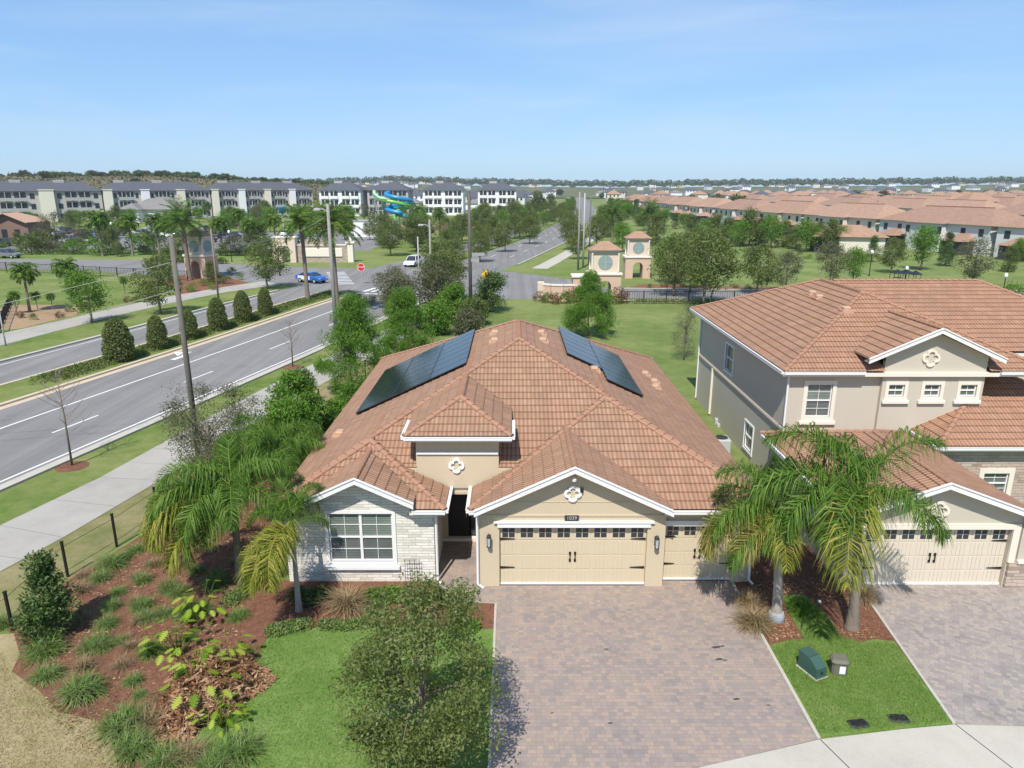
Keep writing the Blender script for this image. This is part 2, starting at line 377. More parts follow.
def hipx(x0, x1, y0, y1, z, s, ends='LR'):
    """ridge along X"""
    r = Roof([(x0,y0),(x1,y0),(x1,y1),(x0,y1)]); cy = (y0+y1)/2; h = (y1-y0)/2
    a = x0+(h if 'L' in ends else 0); b = x1-(h if 'R' in ends else 0); r.zr = z+s*h
    r.ridge = [(a,cy,r.zr),(b,cy,r.zr)]
    r.faces.append(([(x0,y0),(x1,y0),(b,cy),(a,cy)], (0,s,z-s*y0), (0,-1)))
    r.faces.append(([(x1,y1),(x0,y1),(a,cy),(b,cy)], (0,-s,z+s*y1), (0,1)))
    if 'L' in ends: r.faces.append(([(x0,y1),(x0,y0),(a,cy)], (s,0,z-s*x0), (-1,0)))
    if 'R' in ends: r.faces.append(([(x1,y0),(x1,y1),(b,cy)], (-s,0,z+s*x1), (1,0)))
    r.caps = [r.ridge]
    for e, x, xx in (('L',x0,a),('R',x1,b)):
        if e in ends: r.caps += [[(x,y0,z),(xx,cy,r.zr)],[(x,y1,z),(xx,cy,r.zr)]]
    return r
def roof_pieces(roofs):
    out = []
    for k, r in enumerate(roofs):
        for poly, (a,b,c), d in r.faces:
            ps = [poly if area(poly) > 0 else poly[::-1]]
            for j, q in enumerate(roofs):
                if j == k: continue
                eps = 1e-4 if j > k else -1e-4
                hps = [(A-a, B-b, Cc-c-eps) for _, (A,B,Cc), _ in q.faces]
                n = len(q.foot)
                for i in range(n):
                    p0, p1 = q.foot[i], q.foot[(i+1)%n]
                    ex, ey = p1[0]-p0[0], p1[1]-p0[1]
                    hps.append((-ey, ex, ey*p0[0]-ex*p0[1]))
                nxt = []
                for pc in ps:
                    cur = pc
                    for h in hps:
                        if abs(h[0])+abs(h[1]) < 1e-9:
                            if h[2] < 0: nxt.append(cur); cur = []
                        else:
                            o = clip(cur, -h[0], -h[1], -h[2])
                            if abs(area(o)) > 1e-4: nxt.append(o)
                            cur = clip(cur, *h)
                        if abs(area(cur)) < 1e-4: break
                ps = nxt
            for p in ps: out.append((p, (a,b,c), d))
    return out
def roof_mesh(name, roofs, mat, off=(0,0,0), course=.34, tilew=.31, lift=.034):
    """every course is a real step: raised along its lower edge, flush at the top"""
    V = []; F = []; UV = []
    for p, (a,b,c), d in roof_pieces(roofs):
        ex, ey = -d[1], d[0]
        vv = [-(x*d[0]+y*d[1]) for x,y in p]
        k0, k1 = math.floor(min(vv)/course), math.ceil(max(vv)/course)
        for k in range(k0, k1):
            q = clip(p, -d[0], -d[1], -k*course); q = clip(q, d[0], d[1], (k+1)*course)
            if abs(area(q)) < 1e-5: continue
            i0 = len(V)
            for x,y in q:
                v = -(x*d[0]+y*d[1]); fr = v/course-k
                V.append((x-off[0], y-off[1], a*x+b*y+c+lift*(1-fr)+.02-off[2]))
            F.append(tuple(range(i0, i0+len(q))))
            UV += [((x*ex+y*ey)/tilew+(k%2)*.5, min(max(-(x*d[0]+y*d[1])/course, k+.002), k+.998)) for x,y in q]
            for i in range(len(q)):
                A, B = q[i], q[(i+1)%len(q)]
                va, vb = -(A[0]*d[0]+A[1]*d[1]), -(B[0]*d[0]+B[1]*d[1])
                if abs(va-k*course) < 1e-5 and abs(vb-k*course) < 1e-5 and math.dist(A,B) > .01:
                    j = len(V)
                    za, zb = a*A[0]+b*A[1]+c-off[2]+.02, a*B[0]+b*B[1]+c-off[2]+.02
                    A2 = (A[0]-off[0],A[1]-off[1]); B2 = (B[0]-off[0],B[1]-off[1])
                    V += [(*A2,za-.02),(*B2,zb-.02),(*B2,zb+lift),(*A2,za+lift)]
                    F.append((j,j+1,j+2,j+3))
                    UV += [((A[0]*ex+A[1]*ey)/tilew,k+.03),((B[0]*ex+B[1]*ey)/tilew,k+.03),((B[0]*ex+B[1]*ey)/tilew,k+.05),((A[0]*ex+A[1]*ey)/tilew,k+.05)]
    me = bpy.data.meshes.new(name); me.from_pydata(V, [], F)
    uv = me.uv_layers.new(name='UVMap'); uv.data.foreach_set('uv', [t for q in UV for t in q])
    me.materials.append(mat); me.update(); return me
def surf_z(roofs, x, y):
    z = -1e9
    for r in roofs:
        n = len(r.foot)
        if all((r.foot[(i+1)%n][0]-r.foot[i][0])*(y-r.foot[i][1])-(r.foot[(i+1)%n][1]-r.foot[i][1])*(x-r.foot[i][0]) >= -1e-6 for i in range(n)):
            z = max(z, min(a*x+b*y+c for _,(a,b,c),_ in r.faces))
    return z
def caps(mb, roofs, step=.34, rad=.10):
    for r in roofs:
        for p, q in r.caps:
            p = Vector(p); q = Vector(q); L = (q-p).length; n = max(1, int(L/step)); d = (q-p).normalized()
            a = d.cross(Vector((0,0,1))).normalized(); b = a.cross(d)
            for i in range(n):
                m = p+d*(L*(i+.5)/n)
                if surf_z(roofs, m.x, m.y) > m.z+.06: continue
                s0 = p+d*(L*i/n); s1 = p+d*(L*(i+1)/n+.05)
                vs = []
                for e, rr, dz in ((s0,rad*1.1,.045),(s1,rad*.92,.02)):
                    for t in range(7):
                        an = math.pi*t/6
                        vs.append(e+a*math.cos(an)*rr+b*(math.sin(an)*rr*.75)+Vector((0,0,dz-.01)))
                mb.add(vs, [(t,t+1,7+t+1,7+t) for t in range(6)]+[tuple(range(6,-1,-1))])
def wall_x(mb, x0, x1, z0, z1, y, holes=(), depth=.14, face=-1):
    """wall in the xz plane facing -y (face=-1), openings with reveals"""
    xs = sorted({x0,x1,*[h[0] for h in holes],*[h[1] for h in holes]}); zs = sorted({z0,z1,*[h[2] for h in holes],*[h[3] for h in holes]})
    for i in range(len(xs)-1):
        for j in range(len(zs)-1):
            cx, cz = (xs[i]+xs[i+1])/2, (zs[j]+zs[j+1])/2
            if any(h[0] < cx < h[1] and h[2] < cz < h[3] for h in holes): continue
            mb.add([(xs[i],y,zs[j]),(xs[i+1],y,zs[j]),(xs[i+1],y,zs[j+1]),(xs[i],y,zs[j+1])], [(0,1,2,3)])
    for a,b,c,d in holes:
        e = y-face*depth
        mb.add([(a,y,c),(b,y,c),(b,y,d),(a,y,d),(a,e,c),(b,e,c),(b,e,d),(a,e,d)], [(0,4,5,1),(1,5,6,2),(2,6,7,3),(3,7,4,0)])
def wall_y(mb, y0, y1, z0, z1, x, holes=(), depth=.14, face=-1):
    ys = sorted({y0,y1,*[h[0] for h in holes],*[h[1] for h in holes]}); zs = sorted({z0,z1,*[h[2] for h in holes],*[h[3] for h in holes]})
    for i in range(len(ys)-1):
        for j in range(len(zs)-1):
            cy, cz = (ys[i]+ys[i+1])/2, (zs[j]+zs[j+1])/2
            if any(h[0] < cy < h[1] and h[2] < cz < h[3] for h in holes): continue
            mb.add([(x,ys[i],zs[j]),(x,ys[i+1],zs[j]),(x,ys[i+1],zs[j+1]),(x,ys[i],zs[j+1])], [(0,3,2,1)])
    for a,b,c,d in holes:
        e = x-face*depth
        mb.add([(x,a,c),(x,b,c),(x,b,d),(x,a,d),(e,a,c),(e,b,c),(e,b,d),(e,a,d)], [(0,1,5,4),(1,2,6,5),(2,3,7,6),(3,0,4,7)])

# ------------------------------------------------------------------ plants
def leaf_quads(P, L, W, up=.0, D=None):
    """diamond leaves at points P"""
    n = len(P)
    if D is None: D = NP.normal(size=(n,3)); D[:,2] += up
    D = D/np.linalg.norm(D, axis=1, keepdims=True)
    E = NP.normal(size=(n,3)); E -= D*(E*D).sum(1, keepdims=True); E /= np.linalg.norm(E, axis=1, keepdims=True)
    l = (L*(.6+.8*NP.random(n)))[:,None]; w = (W*(.6+.8*NP.random(n)))[:,None]
    V = np.stack([P-D*l*.5, P+E*w*.5-D*l*.05, P+D*l*.5, P-E*w*.5-D*l*.05], 1).reshape(-1,3)
    F = np.arange(4*n).reshape(n,4)
    return V, F
def clumps(K, R, H, z0, shape='round'):
    """clump centres through a crown R wide, H tall, from height z0"""
    out = []
    for _ in range(K):
        while True:
            t = rnd.random(); a = rnd.uniform(0, 2*math.pi)
            if shape == 'round': w = math.sqrt(max(0, 1-(2*t-1)**2))**.8
            elif shape == 'cone': w = (1-t)**.85+.05
            elif shape == 'vase': w = (.35+.65*t) if t < .8 else 2.2*(1.25-t)
            elif shape == 'column': w = min(1, 4*t+.3)*(1-t**4)
            elif shape == 'egg': w = math.sqrt(max(0,1-(t*1.02-.0)**2.4))*min(1,.75+t)
            r = R*w*math.sqrt(rnd.uniform(.12, 1))
            break
        out.append((r*math.cos(a), r*math.sin(a), z0+H*t))
    return np.array(out)
def crown_mesh(name, mat, R, H, z0, K, N, cr, leaf, shape='round', asp=.5, flat=.7, up=.0, cents=None):
    Cn = clumps(K, R-cr*.5, H-cr*.6, z0+cr*.3, shape) if cents is None else np.array(cents)
    K = len(Cn); sz = cr*(.6+.8*NP.random(K)); idx = NP.integers(0, K, N)
    D = NP.normal(size=(N,3)); D /= np.linalg.norm(D, axis=1, keepdims=True)
    rr = NP.random(N)**.45
    P = Cn[idx]+D*(sz[idx]*rr)[:,None]*np.array([1,1,flat])
    V, F = leaf_quads(P, leaf, leaf*asp, up)
    tint = np.clip(.25+.5*NP.random(N)+(NP.random(K)[idx]-.5)*.5, 0, 1)
    return np_mesh(name, V, F, mat, tint), Cn
def trunk_mesh(name, mat, h, r, Cn=None, limbs=7, lean=(0,0), n=8):
    mb = MB(); pts = []; rad = []
    for i in range(6):
        t = i/5; pts.append((lean[0]*t*t+.06*h*math.sin(t*5+lean[0])*.3, lean[1]*t*t+.02*h*math.sin(t*4), h*t-.08)); rad.append(r*(1.25-.25*min(1,t*5))*(1-.55*t))
    mb.tube(pts, rad, n)
    if Cn is not None and len(Cn):
        sel = [Cn[i] for i in NP.permutation(len(Cn))[:limbs]]
        for c in sel:
            t = rnd.uniform(.45, .97); k = min(4, int(t*5)); p = Vector(pts[k]).lerp(Vector(pts[k+1]), t*5-k); q = Vector(c)
            m = p.lerp(q, .5)+Vector((rnd.uniform(-.1,.1)*h*.3, rnd.uniform(-.1,.1)*h*.3, .06*h))
            rr = r*.5*(1-.5*t); mb.tube([p, m, q], [rr, rr*.65, rr*.2], 5, False)
    return mb.mesh(name, mat, smooth=True)
def make_tree(name, label, cat, loc, h, R, mat, shape='round', z0=None, K=40, N=3000, leaf=.2, cr=None, bark='bark', limbs=8, r=None, group=None, asp=.5, up=.0, flat=.75, parts=('trunk','crown'), lean=(0,0)):
    t = thing(name, label, cat, loc, rnd.uniform(0,6.28), group)
    z0 = h*.28 if z0 is None else z0; cr = cr or R*.36
    cm, Cn = crown_mesh(parts[1], mat, R, h-z0, z0, K, N, cr, leaf, shape, asp, flat, up)
    link(parts[0], trunk_mesh(parts[0], M[bark], z0+(h-z0)*.55, r or max(.04,h*.022), Cn, limbs, lean), t)
    link(parts[1], cm, t); return t
def frond_data(L, elev, droop, n=46, ll=.5, lw=.035, hang=.8, plume=.4, seed=0):
    """pinnate palm leaf growing along +x; returns rachis points and leaflet quads"""
    rg = np.random.default_rng(seed); pts = []; p = np.array([0.,0.,0.]); an = elev; m = 14
    for i in range(m+1):
        pts.append(p.copy()); t = i/m
        p = p+np.array([math.cos(an),0,math.sin(an)])*L/m; an -= droop/m*(.4+1.2*t)
    pts = np.array(pts); V = []; F = []; T = []
    for i in range(n):
        t = .10+.90*i/(n-1); k = min(m-1, int(t*m)); f = t*m-k; base = pts[k]*(1-f)+pts[k+1]*f
        tan = pts[k+1]-pts[k]; tan /= np.linalg.norm(tan); nor = np.array([-tan[2],0,tan[0]])
        l = ll*(math.sin(math.pi*min(1,.12+t*.88))**.6)*(.75+.5*rg.random())
        for s in (-1,1):
            side = np.array([0,s,0.]); dv = side*(.8+.2*rg.random())+tan*(.45+.5*t)+nor*plume*(rg.random()*2-.9)
            dv /= np.linalg.norm(dv); q1 = base+dv*l*.5; d2 = dv+np.array([0,0,-hang*(.6+.8*rg.random())]); d2 /= np.linalg.norm(d2); q2 = q1+d2*l*.55
            wv = np.cross(dv, np.array([0,0,1.])+rg.normal(size=3)*.5); wv = wv/np.linalg.norm(wv)*lw*.5
            b = len(V); V += [base-wv*.7, base+wv*.7, q1+wv, q1-wv, q2+wv*.15, q2-wv*.15]; F += [(b,b+1,b+2,b+3),(b+3,b+2,b+4,b+5)]
            c = rg.random(); T += [c,c]
    return pts, np.array(V), np.array(F), np.array(T)
def frond_mesh(name, mat, L, elev, droop, seed=0, **k):
    pts, V, F, T = frond_data(L, elev, droop, seed=seed, **k)
    mb = MB(); mb.tube([tuple(p) for p in pts], [.028*(1-.85*i/14)*L/2.4 for i in range(15)], 4, False)
    rv = np.array(mb.v); rf = np.array(mb.f); b = len(V)
    return np_mesh(name, np.vstack([V, rv]), np.vstack([F, rf+b]), mat, np.concatenate([T, np.full(len(rf), .75)]))
def palm_crown_mesh(name, mat, nf, L, seed, elev=(-.5,1.2), droop=(1.3,2.2), n=20, **k):
    rg = random.Random(seed); Vs=[]; Fs=[]; Ts=[]; b=0
    for i in range(nf):
        e = elev[0]+(elev[1]-elev[0])*(i+.5)/nf; az = i*2.4+rg.uniform(-.3,.3)
        pts, V, F, T = frond_data(L*rg.uniform(.85,1.1), e, rg.uniform(*droop), n=n, seed=seed*50+i, **k)
        c, s = math.cos(az), math.sin(az); V = V@np.array([[c,s,0],[-s,c,0],[0,0,1]])
        Vs.append(V); Fs.append(F+b); Ts.append(T); b += len(V)
    return np_mesh(name, np.vstack(Vs), np.vstack(Fs), mat, np.concatenate(Ts))
def palm_trunk_mesh(name, mat, h, r0, r1, bend=(0,0), boot=0.0, n=12):
    mb = MB(); pts=[]; rad=[]; m = max(10, int(h/.14))
    for i in range(m+1):
        t = i/m; pts.append((bend[0]*t*t, bend[1]*t*t, h*t-.06))
        rr = r0+(r1-r0)*min(1,t*1.4)+(.45*r0*math.exp(-t*14))
        if boot and t > 1-boot: rr *= 1.0+.45*math.sin((t-(1-boot))/boot*math.pi)
        rad.append(rr*(1.045 if i%2 else .965))
    mb.tube(pts, rad, n); return mb.mesh(name, mat, smooth=True)
def blades_mesh(name, mat, nb, L, spread, seed, w=.014, droop=1.4, base=.12, elev=(.5,1.5)):
    """tuft of arching grass blades, three segments each"""
    rg = np.random.default_rng(seed); az = rg.random(nb)*2*np.pi; el = elev[0]+(elev[1]-elev[0])*rg.random(nb)
    l = L*(.55+.6*rg.random(nb)); dr = droop*(.5+rg.random(nb)); r0 = base*np.sqrt(rg.random(nb)); a0 = rg.random(nb)*2*np.pi
    P = np.stack([r0*np.cos(a0), r0*np.sin(a0), np.zeros(nb)-.02], 1); V=[]; 
    side = np.stack([-np.sin(az), np.cos(az), np.zeros(nb)], 1); rows=[]
    for i in range(4):
        t = i/3; ww = (w*(1-t*.92))*.5; rows += [P+side*ww, P-side*ww]
        d = np.stack([np.cos(el)*np.cos(az)*spread, np.cos(el)*np.sin(az)*spread, np.sin(el)], 1); P = P+d*(l/3)[:,None]; el = el-dr/3
    V = np.stack(rows, 1).reshape(-1,3); k = np.arange(nb)[:,None]*8
    F = np.concatenate([k+np.array([[0,1,3,2]])+2*i for i in range(3)], 0); T = np.tile(rg.random(nb), 3)
    return np_mesh(name, V, F, mat, T)
# ------------------------------------------------------------------ camera, sky, sun
cam = bpy.data.cameras.new('camera'); cam.sensor_width = 36; cam.lens = 36*FPX/1024; cam.clip_end = 20000; cam.clip_start = .3
co = bpy.data.objects.new('camera', cam); C.objects.link(co); co.location = (0,0,CAMH); co.rotation_euler = (math.pi/2-PITCH, 0, 0)
scene.camera = co
scene.render.resolution_x = 1024; scene.render.resolution_y = 768
scene.view_settings.view_transform = 'Standard'; scene.view_settings.look = 'None'; scene.view_settings.gamma = 1
scene.view_settings.exposure = EXPO if 'EXPO' in globals() else 0.47
SUN = Vector((-.20,-.72,1)).normalized()
sl = bpy.data.lights.new('sun', 'SUN'); sl.energy = 4.2; sl.angle = R(.53); sl.color = (1,.95,.87)
so = bpy.data.objects.new('sun', sl); C.objects.link(so); so.rotation_euler = SUN.to_track_quat('Z','Y').to_euler(); so.location = (0,0,60)
w = bpy.data.worlds.new('World'); scene.world = w; w.use_nodes = True
nt = w.node_tree; bg = nt.nodes['Background']
sky = nt.nodes.new('ShaderNodeTexSky'); sky.sky_type = 'NISHITA'; sky.sun_disc = False
sky.sun_elevation = math.asin(SUN.z); sky.sun_rotation = math.atan2(SUN.x, SUN.y); sky.altitude = 50; sky.air_density = 1.0; sky.dust_density = .15; sky.ozone_density = 3.5
tc = nt.nodes.new('ShaderNodeTexCoord'); mp = nt.nodes.new('ShaderNodeMapping'); nt.links.new(tc.outputs['Generated'], mp.inputs[0])
mp.inputs['Scale'].default_value = (1.1, 1.1, 9.0); mp.inputs['Rotation'].default_value = (0.16, -.09, .4)
nz = nt.nodes.new('ShaderNodeTexNoise'); nt.links.new(mp.outputs[0], nz.inputs['Vector']); nz.inputs['Scale'].default_value = 1.7; nz.inputs['Detail'].default_value = 6; nz.inputs['Roughness'].default_value = .55; nz.inputs['Distortion'].default_value = .5
rp = nt.nodes.new('ShaderNodeValToRGB'); nt.links.new(nz.outputs['Fac'], rp.inputs[0])
rp.color_ramp.elements[0].position = .42; rp.color_ramp.elements[0].color = (0,0,0,1); rp.color_ramp.elements[1].position = .85; rp.color_ramp.elements[1].color = (.55,.55,.55,1)
mx = nt.nodes.new('ShaderNodeMix'); mx.data_type = 'RGBA'; nt.links.new(rp.outputs[0], mx.inputs[0]); gm = nt.nodes.new('ShaderNodeGamma'); nt.links.new(sky.outputs[0], gm.inputs[0]); gm.inputs[1].default_value = .5
tn = nt.nodes.new('ShaderNodeMix'); tn.data_type = 'RGBA'; tn.blend_type = 'MULTIPLY'; tn.inputs[0].default_value = 1; nt.links.new(gm.outputs[0], tn.inputs[6]); tn.inputs[7].default_value = (1.36,1.9,2.6,1)
nt.links.new(tn.outputs[2], mx.inputs[6]); mx.inputs[7].default_value = (4.6,5.7,6.8,1)
nt.links.new(mx.outputs[2], bg.inputs['Color']); bg.inputs['Strength'].default_value = .105

# ------------------------------------------------------------------ the ground and everything laid on it
def sheet(name, poly, z, mat, label=None):
    if area(poly) < 0: poly = poly[::-1]
    me = bpy.data.meshes.new(name); me.from_pydata([(x,y,z) for x,y in poly], [], [tuple(range(len(poly)))])
    bm = bmesh.new(); bm.from_mesh(me); bmesh.ops.triangulate(bm, faces=bm.faces[:]); bm.to_mesh(me); bm.free()
    me.materials.append(M[mat] if isinstance(mat, str) else mat); o = link(name, me); o['kind'] = 'structure'; return o
def strip(name, a, b, z, mat, zz=None):
    """band between two polylines of equal length; with zz a solid kerb between z and zz"""
    n = len(a); mb = MB()
    if zz is None: mb.add([(x,y,z) for x,y in a]+[(x,y,z) for x,y in b], [(i,i+1,n+i+1,n+i) for i in range(n-1)])
    else:
        mb.add([(x,y,zz) for x,y in a]+[(x,y,zz) for x,y in b]+[(x,y,z) for x,y in a]+[(x,y,z) for x,y in b],
          [(i,i+1,n+i+1,n+i) for i in range(n-1)]+[(2*n+i,2*n+i+1,i+1,i) for i in range(n-1)]+[(n+i,n+i+1,3*n+i+1,3*n+i) for i in range(n-1)])
    o = mb.build(name, M[mat] if isinstance(mat, str) else mat); o['kind'] = 'structure'; 
    bm = bmesh.new(); bm.from_mesh(o.data); bmesh.ops.recalc_face_normals(bm, faces=bm.faces[:])
    if zz is None:
        for f in bm.faces:
            if f.normal.z < 0: f.normal_flip()
    bm.to_mesh(o.data); bm.free(); return o
def catmull(pts, ys):
    """x at each y along a smooth line through (y, x) points"""
    Y = [p[0] for p in pts]; X = [p[1] for p in pts]; out = []
    for y in ys:
        k = max(1, min(len(Y)-2, next((i for i in range(len(Y)) if Y[i] > y), len(Y))-0)) if False else None
        i = max(0, min(len(Y)-2, sum(1 for q in Y if q <= y)-1)); t = (y-Y[i])/(Y[i+1]-Y[i])
        m0 = (X[i+1]-X[max(0,i-1)])/(Y[i+1]-Y[max(0,i-1)]); m1 = (X[min(len(Y)-1,i+2)]-X[i])/(Y[min(len(Y)-1,i+2)]-Y[i]); h = Y[i+1]-Y[i]
        out.append((2*t**3-3*t*t+1)*X[i]+(t**3-2*t*t+t)*h*m0+(-2*t**3+3*t*t)*X[i+1]+(t**3-t*t)*h*m1)
    return out
bmg = MB()
rings = [0,30,80,160,320,700,1500,3500,7000]; ns = 48
vs = [(0,60,0)]+[(r*math.cos(2*math.pi*k/ns), 60+r*math.sin(2*math.pi*k/ns), 0 if r < 400 else -.3) for r in rings[1:] for k in range(ns)]
fs = [(0,1+k,1+(k+1)%ns) for k in range(ns)]+[(1+(i-1)*ns+k,1+i*ns+k,1+i*ns+(k+1)%ns,1+(i-1)*ns+(k+1)%ns) for i in range(1,len(rings)-1) for k in range(ns)]
bmg.add(vs, fs); g = bmg.build('ground', M['field']); g['kind'] = 'structure'

# the avenue: offset o metres to the left of its right-hand edge line
EDGE = [(-30,-39),(0,-30.6),(30,-23.15),(57,-16.5),(80,-11.3),(100,-6),(135,3.0),(200,17),(330,36),(470,52),(900,88),(1300,120)]
def edge_pts(o, ys):
    xs = catmull(EDGE, ys); xp = catmull(EDGE, [y+.5 for y in ys]); out = []
    for x, x2, y in zip(xs, xp, ys):
        d = Vector((x2-x,.5)).normalized(); out.append((x-d.y*o, y+d.x*o))
    return out
def ylist(a, b, s=4): n = max(1, int((b-a)/s)); return [a+(b-a)*i/n for i in range(n+1)]
def band(name, o0, o1, y0, y1, z, mat, zz=None, s=4): return strip(name, edge_pts(o0, ylist(y0,y1,s)), edge_pts(o1, ylist(y0,y1,s)), z, mat, zz)
band('near_carriageway', -.55, 10.6, -25, 1250, .004, 'asphalt')
band('far_carriageway', 14.9, 20.9, -25, 1250, .004, 'asphalt')
band('kerb', -.9, -.55, -25, 89, -.05, 'conc', .12)
band('kerb', 10.6, 10.95, -25, 86, -.05, 'ypaint', .13); band('kerb', 14.6, 14.9, -25, 86, -.05, 'ypaint', .13)
band('kerb', 20.9, 21.3, -25, 86, -.05, 'conc', .13)
band('gutter_pan', -.55, -.12, -25, 89, .008, 'conc'); band('gutter_pan', 10.05, 10.6, -25, 86, .008, 'ypaint')
band('median', 10.95, 14.6, -25, 86, .10, 'verge')
band('kerb', -1.2, -.85, 122, 420, -.05, 'conc', .13); band('median', 11.2, 14.4, 120, 1250, .12, 'verge')
band('road_marking', .10, .24, -25, 88, .012, 'paint'); band('road_marking', 6.85, 7.0, -25, 84, .012, 'paint')
band('road_marking', 20.2, 20.32, -25, 84, .012, 'paint')
for k in range(-2, 9):
    y = 38.9-3.1+10.35*k
    if y < 84: band('road_marking', 3.45, 3.58, y, y+3.1, .012, 'paint', s=1)
for k in range(14):
    band('road_marking', 3.5, 3.65, 135+k*12, 139+k*12, .012, 'paint', s=2); band('road_marking', 7.2, 7.35, 135+k*12, 139+k*12, .012, 'paint', s=2)
# left-turn arrow in the median lane
ax, ay = G(181, 357); mb = MB()
def ar(pts):
    d = Vector((.235,1)).normalized(); return [(ax+d.y*u+d.x*v, ay-d.x*u+d.y*v) for u,v in pts]
for P in ([(-.22,-1.0),(.22,-1.0),(.22,.4),(-.22,.4)],[(-.22,.4),(.22,.4),(-.2,1.25),(-.75,.85)],[(-.55,.25),(-.25,1.75),(-1.7,1.35)]):
    q = ar(P); mb.add([(x,y,.014) for x,y in q], [tuple(range(len(q)))])
o = mb.build('road_arrow', M['paint']); o['kind'] = 'structure'
# cross street and entry road
sheet('cross_street', [(-9,86),(-22,91.5),(-30,97),(-47,105),(-70,114),(-110,121),(-170,126),(-170,138),(-110,134),(-66,130),(-42,121),(-27,117),(-8,116),(0,112),(8,103),(13,93.5),(30,91.4),(60,90.5),(110,90),(110,83.2),(60,83.6),(30,84.2),(12,85),(-3,84)], .010, 'asphalt')
for k in range(9):     # zebra crossings of the junction
    q = edge_pts(.6+k*1.15, [88.0, 91.2]); q2 = edge_pts(1.15+k*1.15, [88.0, 91.2]); strip('road_marking', q, q2, .016, 'paint')
band('road_marking', .4, 10.4, 86.2, 86.7, .016, 'paint', s=1)
for k in range(9):
    x0 = -24.5-k*.55; y0 = 97.5+k*1.7; sheet('road_marking', [(x0,y0),(x0+2.8,y0+.35),(x0+2.65,y0+.85),(x0-.15,y0+.5)], .016, 'paint')
sheet('entry_kerb', [(13,83.0),(30,82.4),(60,82.1),(110,82),(110,82.5),(60,82.6),(30,82.9),(13,83.5)], .03, 'conc')
sheet('entry_kerb', [(14,93.3),(30,92.0),(60,91.1),(110,90.6),(110,91.2),(60,91.7),(30,92.6),(14,94.1)], .03, 'conc')
sheet('planting_bed', [(15,94.1),(30,92.6),(60,91.7),(75,91.6),(75,93.6),(50,94.2),(30,95.4),(18,97.5)], .02, 'mulch')
# pavements
nl = [(-25.5,6),(-22.2,18),(-20.32,25.63),(-19.04,30.44),(-17.55,40),(-15.7,49.6),(-14.0,56.3),(-10.9,70),(-7.6,83)]
nr = [(-21.6,6),(-19.0,18),(-17.2,24.64),(-16.1,30.1),(-14.5,39),(-12.6,48),(-10.6,57),(-7.9,69),(-4.9,82)]
strip('near_sidewalk', nl, nr, .03, 'pave')
sl_ = [G(*p) for p in ((0,334),(60,321),(120,307),(170,296.5),(228,286.5),(262,281.5))]; sr_ = [G(*p) for p in ((0,346),(60,330.5),(120,315),(170,303.5),(228,292),(282,284.5))]
sl_ = [(-50,30)]+sl_; sr_ = [(-47,30)]+sr_
strip('far_sidewalk', sl_, sr_, .03, 'pave')
rs = edge_pts(-4.6, ylist(118, 400, 10)); rs2 = edge_pts(-7.2, ylist(118, 400, 10)); strip('right_sidewalk', rs, rs2, .03, 'conc')
mb = MB()
for pl_a, pl_b in ((nl, nr),):
    for (a0,a1),(b0,b1) in zip(zip(pl_a,pl_a[1:]), zip(pl_b,pl_b[1:])):
        n_ = max(1, int(math.dist(a0,a1)/1.9))
        for k in range(n_):
            p = Vector(a0).lerp(Vector(a1), k/n_); q = Vector(b0).lerp(Vector(b1), k/n_); d = (Vector(a1)-Vector(a0)).normalized()*.014
            mb.add([(p.x-d.x,p.y-d.y,.034),(q.x-d.x,q.y-d.y,.034),(q.x+d.x,q.y+d.y,.034),(p.x+d.x,p.y+d.y,.034)], [(0,1,2,3)])
M['joint'] = plain('pavement_joint', (.22,.21,.195), .9, .1); o = mb.build('pavement_joints', M['joint']); o['kind'] = 'structure'
# verges (turf colours differ from lot to lot)
va = edge_pts(-.9, [y for _,y in nl]); strip('near_verge', va, nl, .012, 'verge')
fence_line = [(-17.2,8),(-16.1,15),(-15.35,18.7),(-15.2,21.9),(-14.6,23.9),(-14.15,26.2),(-12.9,33),(-11.6,40.4),(-10.6,46),(-9.2,53),(-7.2,61),(-4.6,70),(-2.2,78)]
fy = [y for _,y in nr]; fl = [(catmull([(p[1],p[0]) for p in fence_line],[min(max(y,8),78)])[0], y) for y in fy]
strip('fence_verge', nr, [(x-.25,y) for x,y in fl], .012, 'dryverge')
vb = edge_pts(21.3, ylist(-20, 86, 6)); strip('far_verge', vb, [(x-14-(y*.02),y+3) for x,y in vb], .010, 'verge')
# the plot of the near house
kerbline = [(-14,-1),(-9,3.5),(-5,7.2),(-2.2,9.7),(0,11.2),(2.3,12.55),(4.36,13.47),(7.5,14.33),(9.63,14.66),(11.1,14.83),(13,14.75),(17,14.2),(22,12.6),(30,8)]
def off(pl, d):
    out = []
    for i in range(len(pl)):
        t = (Vector(pl[min(i+1,len(pl)-1)])-Vector(pl[max(0,i-1)])).normalized(); out.append((pl[i][0]+t.y*d, pl[i][1]-t.x*d))
    return out
strip('street', off(kerbline, 2.6), off(kerbline, 14), .006, 'asphalt')
strip('apron', kerbline, off(kerbline, 2.6), .022, 'conc')
for (x,y) in ((7.5,14.33),(11.1,14.83),(2.0,12.4)):
    sheet('apron_joint', [(x-.015,y),(x+.015,y),(x+.9,y-2.55),(x+.87,y-2.55)], .026, 'bronze')
sheet('front_lawn', [(-8.3,18.3),(-6.3,18.75),(-3.5,18.8),(-.55,18.7),(-.55,11.0),(-2.2,9.7),(-5,7.2),(-9,3.5),(-11,8),(-9.3,12),(-7.6,15),(-7.4,17)], .016, 'lawn')
bedL = [G(*p) for p in ((14,634),(20,655),(12,672),(38,690),(58,712),(98,722),(112,742),(120,775),(128,800))]
sheet('left_lawn', [(-17.5,6),(-15.6,18.5)]+bedL+[(-8.5,9),(-9,3.5),(-14,-1)], .018, 'deadgrass')
